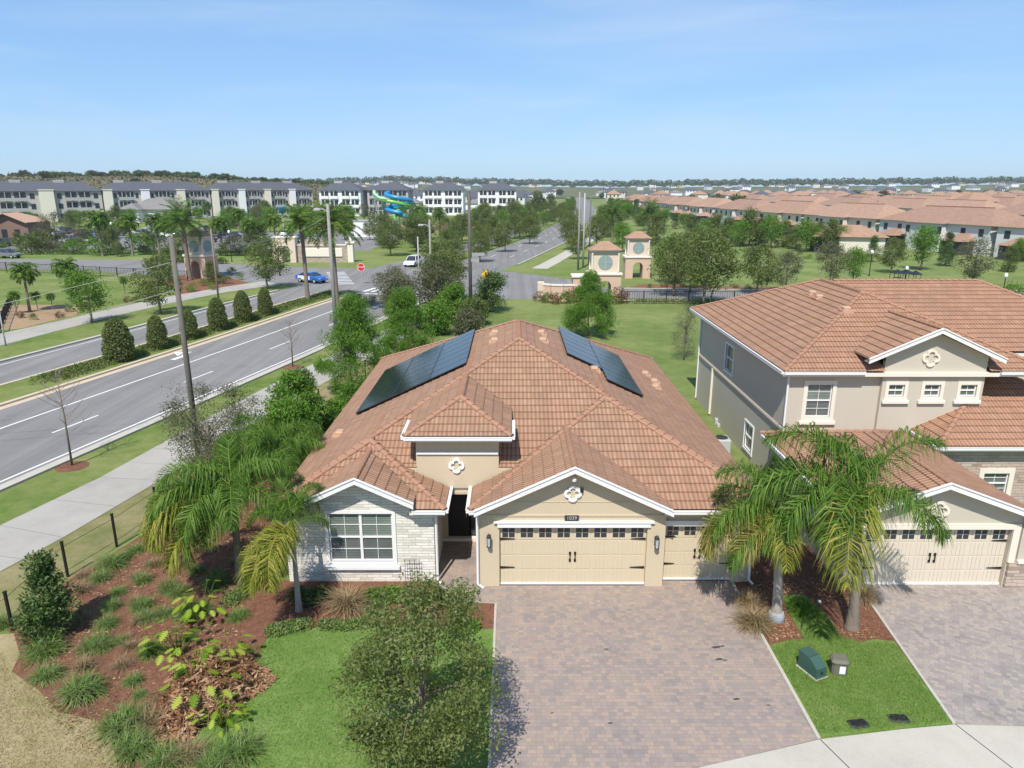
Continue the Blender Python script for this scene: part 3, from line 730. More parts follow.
sheet('planting_bed', [(-15.3,18.7),(-15.1,21.9),(-14.5,23.9),(-14.0,26.2),(-12.8,33),(-8.3,33),(-8.2,21.6),(-7.5,21.5),(-7.3,18.75),(-7.3,17.5),(-7.7,15),(-8.0,12.3),(-7.9,10.5)]+bedL[::-1], .024, 'mulch')
sheet('planting_bed', [(-8.0,21.6),(-8.35,20.4),(-8.2,19.3),(-7.4,18.72),(-6.2,18.85),(-4.8,19.05),(-3.4,18.95),(-1.6,18.8),(-.52,18.85),(-.52,20.12),(-2.3,20.25),(-2.62,21.6)], .028, 'mulch')
sheet('side_yard', [(-12.8,33),(-11.6,40.4),(-10.6,46),(-9.2,53),(-7.2,61),(-4.6,70),(-2,78),(4,80),(14,81),(40,80.5),(80,80),(80,45),(11.6,44),(11.6,22),(8.1,22),(8.1,42),(-7.6,42),(-8.3,33)], .012, 'lawn2')
sheet('driveway', [(-.5,21.25),(-.5,11.0),(0,11.2),(2.3,12.55),(4.36,13.47),(7.46,14.33),(7.46,21.55),(5.05,21.55),(5.05,21.25)], .024, 'pav1')
sheet('walkway', [(-2.6,24.6),(-1.1,24.6),(-1.1,21.25),(-.5,21.25),(-.5,20.15),(-2.3,20.25),(-2.62,21.4)], .026, 'pav1')
mb = MB(); mb.box(-.56,-.49,11.2,20.15,0,.05); mb.box(7.44,7.53,14.36,21.5,0,.05); o = mb.build('drive_edging', M['conc']); o['kind'] = 'structure'
sheet('right_driveway', [(11.65,20.6),(11.1,14.83),(13,14.75),(17,14.2),(18.2,13.8),(18.2,21.3),(11.3,21.3)], .024, 'pav2')
mb = MB(); mb.bar((11.6,20.4,.02),(11.08,14.86,.02),.08,.06); o = mb.build('drive_edging', M['conc']); o['kind'] = 'structure'
sheet('right_lawn', [(7.53,14.4),(9.63,14.68),(11.05,14.85),(11.32,18.2),(10.75,18.3),(10.3,18.15),(9.9,18.35),(9.4,18.7),(8.75,18.35),(8.2,18.25),(7.53,18.0)], .020, 'lawn')
sheet('planting_bed', [(7.53,17.5),(8.5,17.85),(9.35,18.3),(9.9,17.9),(10.6,17.6),(11.22,16.8),(11.6,20.6),(11.2,24),(8.1,24),(8.0,21.6),(7.53,21.4)], .017, 'mulch')
sheet('right_lawn', [(8.7,18.2),(9.75,18.2),(9.9,19.2),(9.6,20.8),(8.9,20.6),(8.75,19.4)], .021, 'lawn')
M['oil'] = plain('oil_stain', (.06,.055,.05), .6, .3)
for px,py,r in ((716,648,.10),(722,647,.06),(719,660,.09),(725,661,.05),(736,700,.07),(606,650,.05),(768,706,.04),(610,724,.05),(552,714,.04)):
    x, y = G(px,py); sheet('oil_stain', [(x+r*(1.3+.5*math.sin(k*2.3+px))*math.cos(k*.785), y+r*(.6+.25*math.sin(k*1.7))*math.sin(k*.785)) for k in range(8)], .0285, 'oil')
# left neighbourhood grounds
sheet('far_lawn', [(-110,106),(-72,105),(-48,98),(-42,92),(-43.4,82.9),(-45,71.2),(-47.5,61),(-53,40),(-110,40)], .008, 'verge')
sheet('planting_bed', [(-46.5,66),(-45.6,74),(-49,80),(-56,80),(-60,70),(-54,62)], .020, 'soil')
sheet('planting_bed', [(-43.0,92),(-41,88),(-37.5,93.5),(-36,98),(-44,108),(-50,110),(-50,100)], .020, 'mulch')
sheet('parking_lot', [(-150,152),(-60,150),(-30,150),(-30,196),(-60,205),(-190,225),(-190,170)], .012, 'asphalt')
sheet('hedge_strip', [(-140,140),(-70,137),(-36,133),(-30,140),(-34,147),(-70,147),(-150,150)], .012, 'lawn')
sheet('meadow', [(12,98),(40,97),(120,94),(200,92),(200,128),(110,120),(60,180),(40,240),(25,150)], .006, 'lawn2')
sheet('dirt_bank', [(-60,215),(-10,215),(10,240),(-20,260),(-70,250)], .012, 'soil')
# ------------------------------------------------------------------ house parts
def W(px, py, y):
    u = (px-512)/FPX; v = (py-384)/FPX; t = y/(CP-v*SP); return (u*t, CAMH-(SP+v*CP)*t)
def XP(px, py, x):
    u = (px-512)/FPX; v = (py-384)/FPX; t = x/u; return ((CP-v*SP)*t, CAMH-(SP+v*CP)*t)
def window_x(h, x0, x1, z0, z1, y, units=1, trim=.11, sill=True, mat='blind', tm='white', grid=(2,2), blinds=True):
    """window in a wall facing -y: trim proud of the wall, sashes and glass set back"""
    mb = MB(); p = .045
    mb.box(x0-trim,x0,y-p,y+.05,z0-trim,z1+trim); mb.box(x1,x1+trim,y-p,y+.05,z0-trim,z1+trim)
    mb.box(x0,x1,y-p,y+.05,z1,z1+trim); mb.box(x0,x1,y-p,y+.05,z0-trim,z0)
    f = mb.build('window', M[tm], h)
    mb = MB(); w = (x1-x0)/units
    for u in range(units):
        a, b = x0+u*w, x0+(u+1)*w; zm = (z0+z1)/2
        for q in ((a,a+.045,z0,z1),(b-.045,b,z0,z1),(a+.045,b-.045,z0,z0+.05),(a+.045,b-.045,z1-.05,z1),(a+.045,b-.045,zm-.025,zm+.025)): mb.box(q[0],q[1],y+.03,y+.09,q[2],q[3])
        for i in range(1, grid[0]): 
            xx = a+(b-a)*i/grid[0]; mb.box(xx-.008,xx+.008,y+.055,y+.085,z0+.05,z1-.05)
        for j in range(1, 2*grid[1]):
            if j == grid[1]: continue
            zz = z0+(z1-z0)*j/(2*grid[1]); mb.box(a+.045,b-.045,y+.058,y+.083,zz-.008,zz+.008)
    mb.build('sash', M['white'], f)
    zm = (z0+z1)/2
    mb = MB(); mb.box(x0,x1,y+.088,y+.11,zm,z1); mb.build('pane', M[mat], f)
    mb = MB(); mb.box(x0,x1,y+.088,y+.11,z0,zm); mb.build('pane', M['glass'], f)
    if sill:
        mb = MB(); mb.bbox(x0-trim-.09,x1+trim+.09,y-.13,y-.002,z0-trim-.14,z0-trim+.0,.02); mb.build('sill', M['cream' if tm != 'white' else 'white'], f)
    return f
def window_y(h, y0, y1, z0, z1, x, trim=.10):
    mb = MB(); p = .045
    mb.box(x-p,x+.05,y0-trim,y0,z0-trim,z1+trim); mb.box(x-p,x+.05,y1,y1+trim,z0-trim,z1+trim); mb.box(x-p,x+.05,y0,y1,z1,z1+trim); mb.box(x-p,x+.05,y0,y1,z0-trim,z0)
    f = mb.build('window', M['white'], h); mb = MB(); zm = (z0+z1)/2
    for q in ((y0,y0+.05,z0,z1),(y1-.05,y1,z0,z1),(y0+.05,y1-.05,z0,z0+.05),(y0+.05,y1-.05,z1-.05,z1),(y0+.05,y1-.05,zm-.03,zm+.03)): mb.box(x+.03,x+.09,q[0],q[1],q[2],q[3])
    mb.build('sash', M['white'], f); mb = MB(); mb.box(x+.088,x+.11,y0,y1,z0,z1); mb.build('pane', M['glass'], f); return f
def garage_door(h, x0, x1, z1, y, cols, mat):
    mb = MB(); mb.box(x0,x1,y+.16,y+.20,.02,z1); rows = 4; rh = (z1-.02)/rows; w = (x1-x0)/cols
    for j in range(rows):
        for i in range(cols):
            a, b, c, d = x0+i*w+.03, x0+(i+1)*w-.03, .02+j*rh+.03, .02+(j+1)*rh-.03
            if j == rows-1:
                mb.box(a,b,y+.145,y+.158,c,c+.07); mb.box(a,b,y+.145,y+.158,d-.05,d); mb.box(a,a+.07,y+.145,y+.158,c+.07,d-.05); mb.box(b-.07,b,y+.145,y+.158,c+.07,d-.05)
            else:
                n = 4
                for q in range(n): mb.box(a+(b-a)*q/n+.006,a+(b-a)*(q+1)/n-.006,y+.147,y+.158,c,d)
    g = mb.build('garage_door', M[mat], h)
    for i in range(cols):
        a, b, c, d = x0+i*w+.10, x0+(i+1)*w-.10, .02+3*rh+.10, .02+4*rh-.08
        mb = MB(); mb.box(a,b,y+.150,y+.157,c,d); pn = mb.build('pane', M['glass_far'], g)
        mb = MB(); m = (a+b)/2; zc = (c+d)/2; mb.box(m-.012,m+.012,y+.140,y+.149,c,d); mb.box(a,m-.012,y+.142,y+.149,zc-.012,zc+.012); mb.box(m+.012,b,y+.142,y+.149,zc-.012,zc+.012); mb.build('muntin', M[mat], g)
    m = (x0+x1)/2
    for s in (-.085,.085):
        mb = MB(); mb.bar((m+s,y+.10,z1*.42),(m+s,y+.10,z1*.54),.025,.03); mb.box(m+s-.035,m+s+.035,y+.11,y+.146,z1*.40,z1*.44); mb.box(m+s-.035,m+s+.035,y+.11,y+.146,z1*.52,z1*.56); mb.build('handle', M['black'], g)
    for zz in (z1*.30,z1*.78):
        for e, s in ((x0,1),(x1,-1)):
            mb = MB(); L = .46 if cols > 5 else .34
            mb.add([(e+s*.02,y+.12,zz-.035),(e+s*L,y+.12,zz-.012),(e+s*(L+.06),y+.12,zz),(e+s*L,y+.12,zz+.012),(e+s*.02,y+.12,zz+.035),(e+s*.02,y+.146,zz-.035),(e+s*L,y+.146,zz-.012),(e+s*(L+.06),y+.146,zz),(e+s*L,y+.146,zz+.012),(e+s*.02,y+.146,zz+.035)],
                   [(0,1,2,3,4) if s > 0 else (4,3,2,1,0),(0,5,6,1),(1,6,7,2),(2,7,8,3),(3,8,9,4),(4,9,5,0)]); mb.build('hinge_strap', M['black'], g)
    mb = MB(); mb.box(x0-.02,x1+.02,y+.10,y+.21,.024,.075); mb.build('bottom_seal', M['white'], g)
    return g
def quatrefoil(h, x, z, y, r=.25, mat='white'):
    mb = MB(); n = 48; O=[]; I=[]
    for i in range(n):
        t = 2*math.pi*i/n; k = abs(math.cos(2*t)); q = r*(.72+.36*k**.6); a = (x+q*math.cos(t), z+q*math.sin(t)); O.append(a); q2 = q-.095; I.append((x+q2*math.cos(t), z+q2*math.sin(t)))
    vs = [(a,y-.07,b) for a,b in O]+[(a,y-.07,b) for a,b in I]+[(a,y,b) for a,b in O]+[(a,y,b) for a,b in I]; fs=[]
    for i in range(n):
        j = (i+1)%n; fs += [(i,j,n+j,n+i),(2*n+i,2*n+j,j,i),(n+i,n+j,3*n+j,3*n+i)]
    mb.add(vs, fs); return mb.build('wall_ornament', M[mat], h)
def sconce(h, x, z, y):
    mb = MB(); mb.box(x-.06,x+.06,y-.03,y,z-.16,z+.16); mb.bar((x,y-.03,z+.19),(x,y-.16,z+.24),.02,.02)
    mb.lathe([(.05,z+.14),(.085,z+.13),(.06,z+.19),(.02,z+.26)],(x,y-.15),8); mb.lathe([(.075,z-.22),(.085,z-.20),(.07,z-.185)],(x,y-.15),8)
    for k in range(4):
        a = math.pi/4+k*math.pi/2; mb.bar((x+.07*math.cos(a),y-.15+.07*math.sin(a),z-.19),(x+.08*math.cos(a),y-.15+.08*math.sin(a),z+.14),.014,.014)
    s = mb.build('wall_lantern', M['darkgrey'], h)
    mb = MB(); mb.lathe([(.055,z-.185),(.068,z+.13)],(x,y-.15),8); mb.build('lantern_glass', M['lantern'], s)
M['lantern'] = plain('frosted_lantern_glass', (.42,.44,.44), .25, .1)
def digits(h, text, x, z, y, size, w, hh):
    mb = MB(); mb.box(x-w/2,x+w/2,y-.03,y,z-hh/2,z+hh/2); p = mb.build('number_plaque', M['plaque'], h)
    cu = bpy.data.curves.new('house_number', 'FONT'); cu.body = text; cu.size = size; cu.align_x = 'CENTER'; cu.align_y = 'CENTER'; cu.extrude = .004
    tmp = bpy.data.objects.new('tmp', cu); C.objects.link(tmp); bpy.context.view_layer.update()
    me = bpy.data.meshes.new_from_object(tmp.evaluated_get(bpy.context.evaluated_depsgraph_get())); bpy.data.objects.remove(tmp); bpy.data.curves.remove(cu)
    me.materials.clear(); me.materials.append(M['numeral']); o = link('house_number', me, p, (x-h.location.x, y-.036-h.location.y, z-h.location.z), (math.pi/2,0,0)); return o
M['plaque'] = plain('dark_plaque', (.045,.040,.045), .5, .2); M['numeral'] = plain('grey_numeral', (.40,.40,.40), .4, .1)
def gable_trim(h, cx, half, zlow, zpk, yf, ywall, mat='white', name='rake_trim'):
    mb = MB(); t = .165
    for s in (-1,1):
        e = cx+s*half
        q = [(e,zlow-t),(cx,zpk-t),(cx,zpk+.02),(e,zlow+.02)]
        mb.xz(q if s < 0 else q[::-1], yf-.03, yf+.03)
        q = [(e+s*.02,zlow+.015),(cx,zpk+.02),(cx,zpk+.07),(e+s*.02,zlow+.065)]
        mb.xz(q if s < 0 else q[::-1], yf-.065, yf+.0)
    r = mb.build(name, M[mat], h)
    mb = MB()
    for s in (-1,1):
        e = cx+s*(half-.02); vs = [(e,yf+.03,zlow-.14),(cx,yf+.03,zpk-.14),(cx,ywall,zpk-.14),(e,ywall,zlow-.14)]
        mb.add(vs+[(a,b,c+.03) for a,b,c in vs], [(0,3,2,1) if s < 0 else (0,1,2,3),(4,5,6,7)])
    mb.build('soffit', M['cream'], h); return r
def eave(h, segs, z, mat='white', name='gutter', lip=True):
    """box gutters with a rolled lip along eave segments; every continuous run is one mesh"""
    runs = []
    for sg in segs:
        r = next((r for r in runs if any(math.dist(p,q) < .01 for g in r for p in g for q in sg)), None)
        if r: r.append(sg)
        else: runs.append([sg])
    if len(runs) > 1:
        for r in runs: eave(h, r, z, mat, name, lip)
        return
    mb = MB()
    for (x0,y0),(x1,y1) in segs:
        d = Vector((x1-x0,y1-y0)).normalized(); n = Vector((d.y,-d.x))
        if not lip:
            e0 = Vector((x0,y0))-n*.05; e1 = Vector((x1,y1))-n*.05; mb.bar((e0.x,e0.y,z-.10),(e1.x,e1.y,z-.10),.04,.17); continue
        c0 = Vector((x0,y0))+n*.05; c1 = Vector((x1,y1))+n*.05
        mb.bar((c0.x,c0.y,z-.05),(c1.x,c1.y,z-.05),.10,.10); c0 += n*.04; c1 += n*.04
        mb.bar((c0.x,c0.y,z+.01),(c1.x,c1.y,z+.01),.04,.03)
        e0 = Vector((x0,y0))-n*.03; e1 = Vector((x1,y1))-n*.03; mb.bar((e0.x,e0.y,z-.10),(e1.x,e1.y,z-.10),.04,.17)
    return mb.build(name, M[mat], h)
def downspout(h, x, y, z0, z1, kick, mat='white'):
    mb = MB(); mb.tube([(x,y-.02,z1+.05),(x,y,z1-.12),(x,y,z0+.12),(x+kick[0],y+kick[1],z0+.03)], .045, 6); return mb.build('downspout', M[mat], h)
def vent(h, x, y, z, slope=(0,0)):
    mb = MB(); mb.bbox(x-.17,x+.17,y-.2,y+.2,z-.12,z+.17,.05); mb.box(x-.26,x+.26,y-.28,y+.28,z-.14,z+.012); return mb.build('roof_vent', M['vent'], h)

# ------------------------------------------------------------------ the house in the middle
H1 = thing('bungalow', 'single storey tan house with solar arrays and a white stone front bay', 'house', (.3,30,0))
S = .469; EZ = 2.85
main = hip(-7.95, 8.55, 21.45, 42.1, EZ, S)
for i,(p,pl,d) in enumerate(main.faces): main.faces[i] = (clip(p, 0, 1, -22.98) if area(p) > 0 else clip(p[::-1], 0, 1, -22.98), pl, d)
main.foot = [(-7.95,22.98),(8.55,22.98),(8.55,42.1),(-7.95,42.1)]
wing = hip(-1.4, 8.55, 21.1, 36, EZ, S, 'FB'); bay = hip(-7.95, -2.17, 21.1, 30, EZ, S, 'FB')
zg2 = 4.46; g2 = hip(1.98-3.2, 1.98+3.2, 20.75, 27, zg2-3.2*S, S, ''); g1 = hip(-5.03-1.85, -5.03+1.85, 20.95, 26, 4.0-1.85*S, S, '')
dorm = hip(-3.66, 0.0, 22.6, 30, 4.84, S, 'F')
dorm.foot = [(-3.3,22.9),(-.48,22.9),(-.48,30),(-3.3,30)]
roofs1 = [main, wing, bay, g2, g1, dorm]
link('roof', roof_mesh('roof', roofs1, M['tile'], H1.location), H1)
for r in (wing, bay): r.caps = r.caps[:3]
for r in (g2, g1): r.caps = [[(r.ridge[0][0], r.ridge[0][1]+.05, r.zr), r.ridge[1]]]
dorm.caps = [[dorm.ridge[0], dorm.ridge[1]]]+dorm.caps[1:]
mb = MB(); caps(mb, roofs1); mb.build('ridge_caps', M['cap'], H1)
# ceilings / soffits
mb = MB(); mb.box(-7.93,-2.19,21.62,22.98,2.66,2.80); mb.box(-7.93,-6.72,21.14,21.62,2.66,2.80); mb.box(-3.34,-2.19,21.14,21.62,2.66,2.80); mb.box(-1.38,8.53,21.62,22.98,2.66,2.80); mb.box(-1.38,-1.02,21.14,21.62,2.66,2.80); mb.box(4.98,8.53,21.14,21.62,2.66,2.80); mb.box(-7.93,8.53,23.10,42.05,2.655,2.79); mb.box(-3.6,-.06,22.66,26,4.66,4.80)
mb.build('soffit', M['cream'], H1)
eave(H1, [((-7.95,21.1),(-6.80,21.1)),((-3.25,21.1),(-2.17,21.1)),((-2.17,21.1),(-2.17,23.0)),((-1.4,21.1),(-1.15,21.1)),((-1.4,23.0),(-1.4,21.1)),((5.15,21.1),(8.55,21.1))], EZ)
eave(H1, [((-7.95,42.1),(-7.95,21.1)),((8.55,21.1),(8.55,42.1))], EZ, 'cream', 'fascia', False)
eave(H1, [((-3.66,22.6),(0.0,22.6)),((0.0,22.6),(0.0,24.4)),((-3.66,24.4),(-3.66,22.6))], 4.84)
gable_trim(H1, 1.98, 3.2, zg2-3.2*S, zg2, 20.75, 21.2); gable_trim(H1, -5.03, 1.85, 4.0-1.85*S, 4.0, 20.95, 21.5)
# walls
mb = MB()
wall_x(mb, -1.1, 5.05, 0, 2.66, 21.2, [(-.42,4.46,0,2.22)], .2); mb.xz([(-1.0,2.66),(4.96,2.66),(4.96,2.90),(1.98,4.28),(-1.0,2.90)], 21.2, 21.3)
wall_x(mb, 5.05, 8.05, 0, 2.66, 21.5, [(5.12,7.42,0,2.12)], .2); mb.add([(5.05,21.2,0),(5.05,21.5,0),(5.05,21.5,2.66),(5.05,21.2,2.66)], [(0,1,2,3)])
wall_y(mb, 21.2, 25.5, 0, 2.66, -1.1); mb.box(8.03,8.05,21.5,41.7,0,2.66); mb.box(-7.55,8.03,41.6,41.7,0,2.66); mb.box(-7.55,-7.53,24,41.6,0,2.66)
mb.box(-3.32,-.46,23.0,27,3.3,4.66); mb.xz([(-3.32,3.3),(-2.6,2.80),(-1.0,2.80),(-.46,3.3)], 23.0, 23.1); mb.xz([(-3.9,3.0),(-3.3,3.0),(-3.3,3.56),(-3.9,3.56)], 22.985, 23.08); mb.xz([(-.48,3.0),(.35,3.0),(.35,3.56),(-.48,3.56)], 22.985, 23.08)
wall_x(mb, -2.6, -1.1, 0, 2.66, 24.5, [(-2.42,-1.30,.02,2.45)], .1); mb.box(-2.6,-1.1,23.0,24.5,2.56,2.654)
mb.build('wall', M['stucco'], H1)
mb = MB(); mb.box(-1.15,5.1,21.17,21.2,2.60,2.66); mb.box(.1,3.9,21.185,21.2,3.10,3.12); mb.build('wall_band', M['stucco'], H1)
mb = MB(); wall_x(mb, -7.57, -2.6, 0, 2.66, 21.5, [(-6.12,-3.98,.78,2.56)], .12); mb.xz([(-6.7,2.66),(-3.36,2.66),(-3.36,3.0),(-5.03,3.80),(-6.7,3.0)], 21.5, 21.6)
wall_y(mb, 21.5, 24.2, 0, 2.66, -7.57); mb.add([(-2.6,21.5,0),(-2.6,24.5,0),(-2.6,24.5,2.66),(-2.6,21.5,2.66)], [(0,1,2,3)]); mb.build('stone_facade', M['stone'], H1)
mb = MB(); mb.box(-3.3,-.48,22.93,23.0,4.08,4.17); mb.box(-.48,4.55,21.13,21.2,2.22,2.38); mb.box(-.60,4.66,21.10,21.2,2.38,2.44); mb.box(5.06,7.55,21.44,21.5,2.12,2.27); mb.box(5.06,7.6,21.41,21.5,2.27,2.32); mb.build('lintel_trim', M['white'], H1)
window_x(H1, -6.12, -3.98, .78, 2.56, 21.5, 2)
garage_door(H1, -.42, 4.46, 2.2, 21.2, 8, 'garage'); garage_door(H1, 5.12, 7.42, 2.1, 21.5, 4, 'garage')
quatrefoil(H1, 1.97, 3.42, 21.2, .27); quatrefoil(H1, -1.93, 3.66, 23.0, .26)
digits(H1, '1039', 1.95, 2.56, 21.17, .17, .46, .18)
sconce(H1, -.76, 1.78, 21.2); sconce(H1, 4.76, 1.72, 21.2)
mb = MB(); mb.tube([(1.98,21.2,4.05),(1.98,20.98,4.03)],.025,6); mb.lathe([(.02,3.94),(.07,3.95),(.08,4.02),(.03,4.08)],(1.98,20.95),10); mb.build('security_camera', M['white'], H1)
mb = MB(); mb.bbox(2.20,2.30,21.10,21.18,3.48,3.66,.02); mb.build('floodlight_sensor', M['black'], H1)
mb = MB(); mb.box(-2.42,-1.62,24.55,24.60,.03,2.4)
for z in (.3,1.3): mb.box(-2.30,-1.74,24.53,24.55,z,z+.85)
d = mb.build('front_door', M['door'], H1); mb = MB(); mb.bar((-1.72,24.5,.95),(-1.72,24.5,1.25),.03,.03); mb.build('handle', M['numeral'], d)
mb = MB(); mb.box(-1.56,-1.32,24.56,24.59,.03,2.4); mb.build('sidelight', M['glass_far'], H1)
mb = MB(); mb.box(-2.6,-1.1,24.3,24.5,.03,.16); mb.build('door_step', M['cream'], H1)
downspout(H1, -1.14, 21.12, .03, 2.74, (.2,-.1)); downspout(H1, -2.52, 21.42, .03, 2.74, (.12,-.12)); downspout(H1, 8.02, 21.4, .03, 2.74, (.1,-.15))
for (x,y) in ((-.81,33.2),(-.78,31.4),(1.39,33.2),(1.40,31.5),(6.82,35.2),(7.10,34.2),(6.9,32.9),(-6.94,27.04),(3.63,30.3)): vent(H1, x, y, surf_z(roofs1, x, y)+.03)
def solar(name, sgn, cells):
    pl = (lambda x: EZ+S*(x+7.95)) if sgn < 0 else (lambda x: EZ+S*(8.55-x))
    xs = [c[0] for c in cells]+[c[1] for c in cells]; ys = [c[2] for c in cells]+[c[3] for c in cells]
    mb = MB()
    for (a,b,c,d) in cells[:1]: pass
    for y in sorted({round(c[2]+.25,2) for c in cells}|{round(c[3]-.25,2) for c in cells}):
        cs = [c for c in cells if c[2] <= y <= c[3]]
        if cs: x0, x1 = min(c[0] for c in cs), max(c[1] for c in cs); mb.bar((x0,y,pl(x0)+.10),(x1,y,pl(x1)+.10),.05,.06)
    root = mb.build(name, M['solarframe'], H1)
    for (x0,x1,y0,y1) in cells:
        mb = MB(); g = .006; fr = .022
        def ring(e, dz): return [(x0+e,y0+e,pl(x0+e)+dz),(x1-e,y0+e,pl(x1-e)+dz),(x1-e,y1-e,pl(x1-e)+dz),(x0+e,y1-e,pl(x0+e)+dz)]
        a = ring(g,.14); b = ring(g,.185); c = ring(g+fr,.185); mb.add(a+b+c, [(3,2,1,0)]+[(i,(i+1)%4,4+(i+1)%4,4+i) for i in range(4)]+[(4+i,4+(i+1)%4,8+(i+1)%4,8+i) for i in range(4)])
        mb.mi = 1; mb.add(ring(g+fr,.183), [(0,1,2,3)])
        mb.build('solar_panel', [M['solarframe'], M['solar']], root)
solar('solar_array', -1, [(-6.72+i*1.6, -6.72+(i+1)*1.6, 29.0+j*1.057, 29.0+(j+1)*1.057) for i in range(3) for j in range(7)])
solar('solar_array', 1, [(4.02, 5.60, 28.95+j*1.057, 28.95+(j+1)*1.057) for j in range(7)]+[(2.44, 4.02, 30.65+j*1.057, 30.65+(j+1)*1.057) for j in range(6)])

# ------------------------------------------------------------------ the two-storey house on the right
H2 = thing('two_storey_house', 'two storey beige house with three small gable windows and a cream garage door', 'house', (20,33,0))
s2 = .45; A = hip(11.25, 22.35, 28.4, 44.2, 5.6, s2); B = hipx(11.3, 30.4, 32.0, 43.4, 5.6, s2, 'LR')
Cg = hip(14.6, 20.2, 28.2, 34, 7.42-2.8*s2, s2, ''); Dg = hip(10.75, 17.05, 20.8, 28.95, 3.90-3.15*.37, .37, 'B'); Eg = hip(16.95, 26.0, 26.5, 40, 3.0, .48, 'F')
B.caps = [B.ridge]+[c for c in B.caps[1:] if c[0][0] > 20]; Cg.foot = [(15.45,28.2),(19.8,28.2),(19.8,34),(15.45,34)]
for r in (Cg, Dg): r.caps = [[(r.ridge[0][0], r.ridge[0][1]+.05, r.zr), r.ridge[1]]]+r.caps[1:]
link('roof', roof_mesh('roof', [A,B,Cg], M['tile2'], H2.location), H2); link('garage_roof', roof_mesh('garage_roof', [Dg,Eg], M['tile2'], H2.location), H2)
for rr_ in ([A,B,Cg],[Dg],[Eg]): mb = MB(); caps(mb, rr_); mb.build('ridge_caps', M['cap'], H2)
mb = MB(); mb.box(11.27,22.3,28.44,44.15,5.38,5.54); mb.box(22.3,30.35,32.05,43.35,5.385,5.54); zd = 3.90-3.15*.37; mb.box(10.77,17.03,21.35,28.8,zd-.2,zd-.06); mb.box(16.97,25.9,26.54,28.5,2.78,2.94); mb.build('soffit', M['cream'], H2)
eave(H2, [((11.25,28.4),(14.6,28.4)),((20.2,28.4),(22.35,28.4)),((11.25,44.2),(11.25,28.4)),((22.35,28.4),(22.35,32))], 5.6)
eave(H2, [((16.95,26.5),(26.0,26.5)),((16.95,28.5),(16.95,26.5))], 3.0); eave(H2, [((10.75,28.7),(10.75,20.8))], zd)
gable_trim(H2, 17.4, 2.8, 7.42-2.8*s2, 7.42, 28.2, 28.62); gable_trim(H2, 13.9, 3.15, zd, 3.90, 20.8, 21.2)
wl = [W(px,py,28.8) for px,py in ((808,384),(829,417))]; small = [[W(px,py,28.62) for px,py in ((889+36*k,384.5),(903+36*k,396.5))] for k in range(3)]
mb = MB(); wall_x(mb, 11.65, 15.5, 0, 5.38, 28.8, [(wl[0][0],wl[1][0],wl[1][1],wl[0][1])])
wall_x(mb, 15.5, 19.75, 2.2, 6.0, 28.62, [(a[0],b[0],b[1],a[1]) for a,b in small]); mb.xz([(15.5,6.0),(19.75,6.0),(19.75,6.2),(17.4,7.24),(15.5,6.35)], 28.62, 28.75)
mb.add([(15.5,28.62,2.2),(15.5,28.8,2.2),(15.5,28.8,6.3),(15.5,28.62,6.3)], [(0,3,2,1)]); mb.add([(19.75,28.62,2.2),(19.75,31.0,2.2),(19.75,31.0,6.2),(19.75,28.62,6.2)], [(0,1,2,3)])
wall_x(mb, 19.75, 22.0, 0, 5.38, 31.0); mb.box(22.0,30.0,32.4,32.5,0,5.38); mb.box(29.9,30,32.5,43,0,5.38); mb.box(11.65,29.9,43.0,43.1,0,5.38)
yw = [XP(727,343,11.65)[0], XP(735,343,11.65)[0]]; zw = [XP(731,374,11.65)[1], XP(731,346,11.65)[1]]
yl = [XP(745,430,11.65)[0], XP(753.5,430,11.65)[0]]; zl = [XP(749,452,11.65)[1], XP(749,424,11.65)[1]]
wall_y(mb, 28.8, 43.0, 0, 5.38, 11.65, [(yw[1],yw[0],zw[0],zw[1]),(yl[1],yl[0],zl[0],zl[1])])
wall_x(mb, 11.1, 16.75, 0, zd-.2, 21.2, [(11.65,16.46,0,2.15)], .2); mb.xz([(11.1,zd-.2),(16.75,zd-.2),(16.75,zd),(13.9,3.74),(11.1,zd)], 21.2, 21.3); wall_y(mb, 21.2, 28.8, 0, zd-.15, 11.1)
mb.build('wall', M['stucco_grey'], H2)
mb = MB(); mb.box(11.58,11.65,28.75,43.05,2.86,2.93); mb.box(11.60,11.65,28.75,43.05,2.95,2.97); mb.build('wall_band', M['stucco_shade'], H2)
mb = MB()
for k in range(5): mb.box(19.8,22.0,30.93,31.0,3.95+.2*k,4.12+.2*k)
mb.build('lap_siding', M['cream'], H2)
window_x(H2, wl[0][0], wl[1][0], wl[1][1], wl[0][1], 28.8, 1, .16, True, 'blind', 'cream')
for a,b in small: window_x(H2, a[0], b[0], b[1], a[1], 28.62, 1, .14, True, 'glass', 'cream', (2,1))
window_y(H2, yw[1], yw[0], zw[0], zw[1], 11.65); window_y(H2, yl[1], yl[0], zl[0], zl[1], 11.65)
quatrefoil(H2, 17.35, W(935,358,28.62)[1], 28.62, .34, 'cream'); quatrefoil(H2, 13.9, 2.80, 21.2, .33, 'cream')
digits(H2, '1035', 13.86, 2.50, 21.2, .14, .42, .19)
garage_door(H2, 11.65, 16.46, 2.12, 21.2, 8, 'garage_cream')
mb = MB(); mb.box(11.45,16.70,21.13,21.2,2.15,2.34); mb.box(16.46,16.68,21.13,21.2,.95,2.15); mb.box(16.74,17.4,21.02,21.2,.95,1.05); mb.build('lintel_trim', M['cream'], H2)
mb = MB(); mb.box(16.5,17.3,21.08,21.35,0,.95); mb.build('stone_plinth', M['stone_brown'], H2); mb = MB(); w2 = [W(px,py,26.9) for px,py in ((984,473),(1005,494))]
wall_x(mb, 17.25, 25.6, 0, 2.8, 26.9, [(w2[0][0],w2[1][0],w2[1][1],w2[0][1])]); wall_y(mb, 26.9, 28.7, 0, 2.8, 17.25); mb.build('stone_facade', M['stone_brown'], H2)
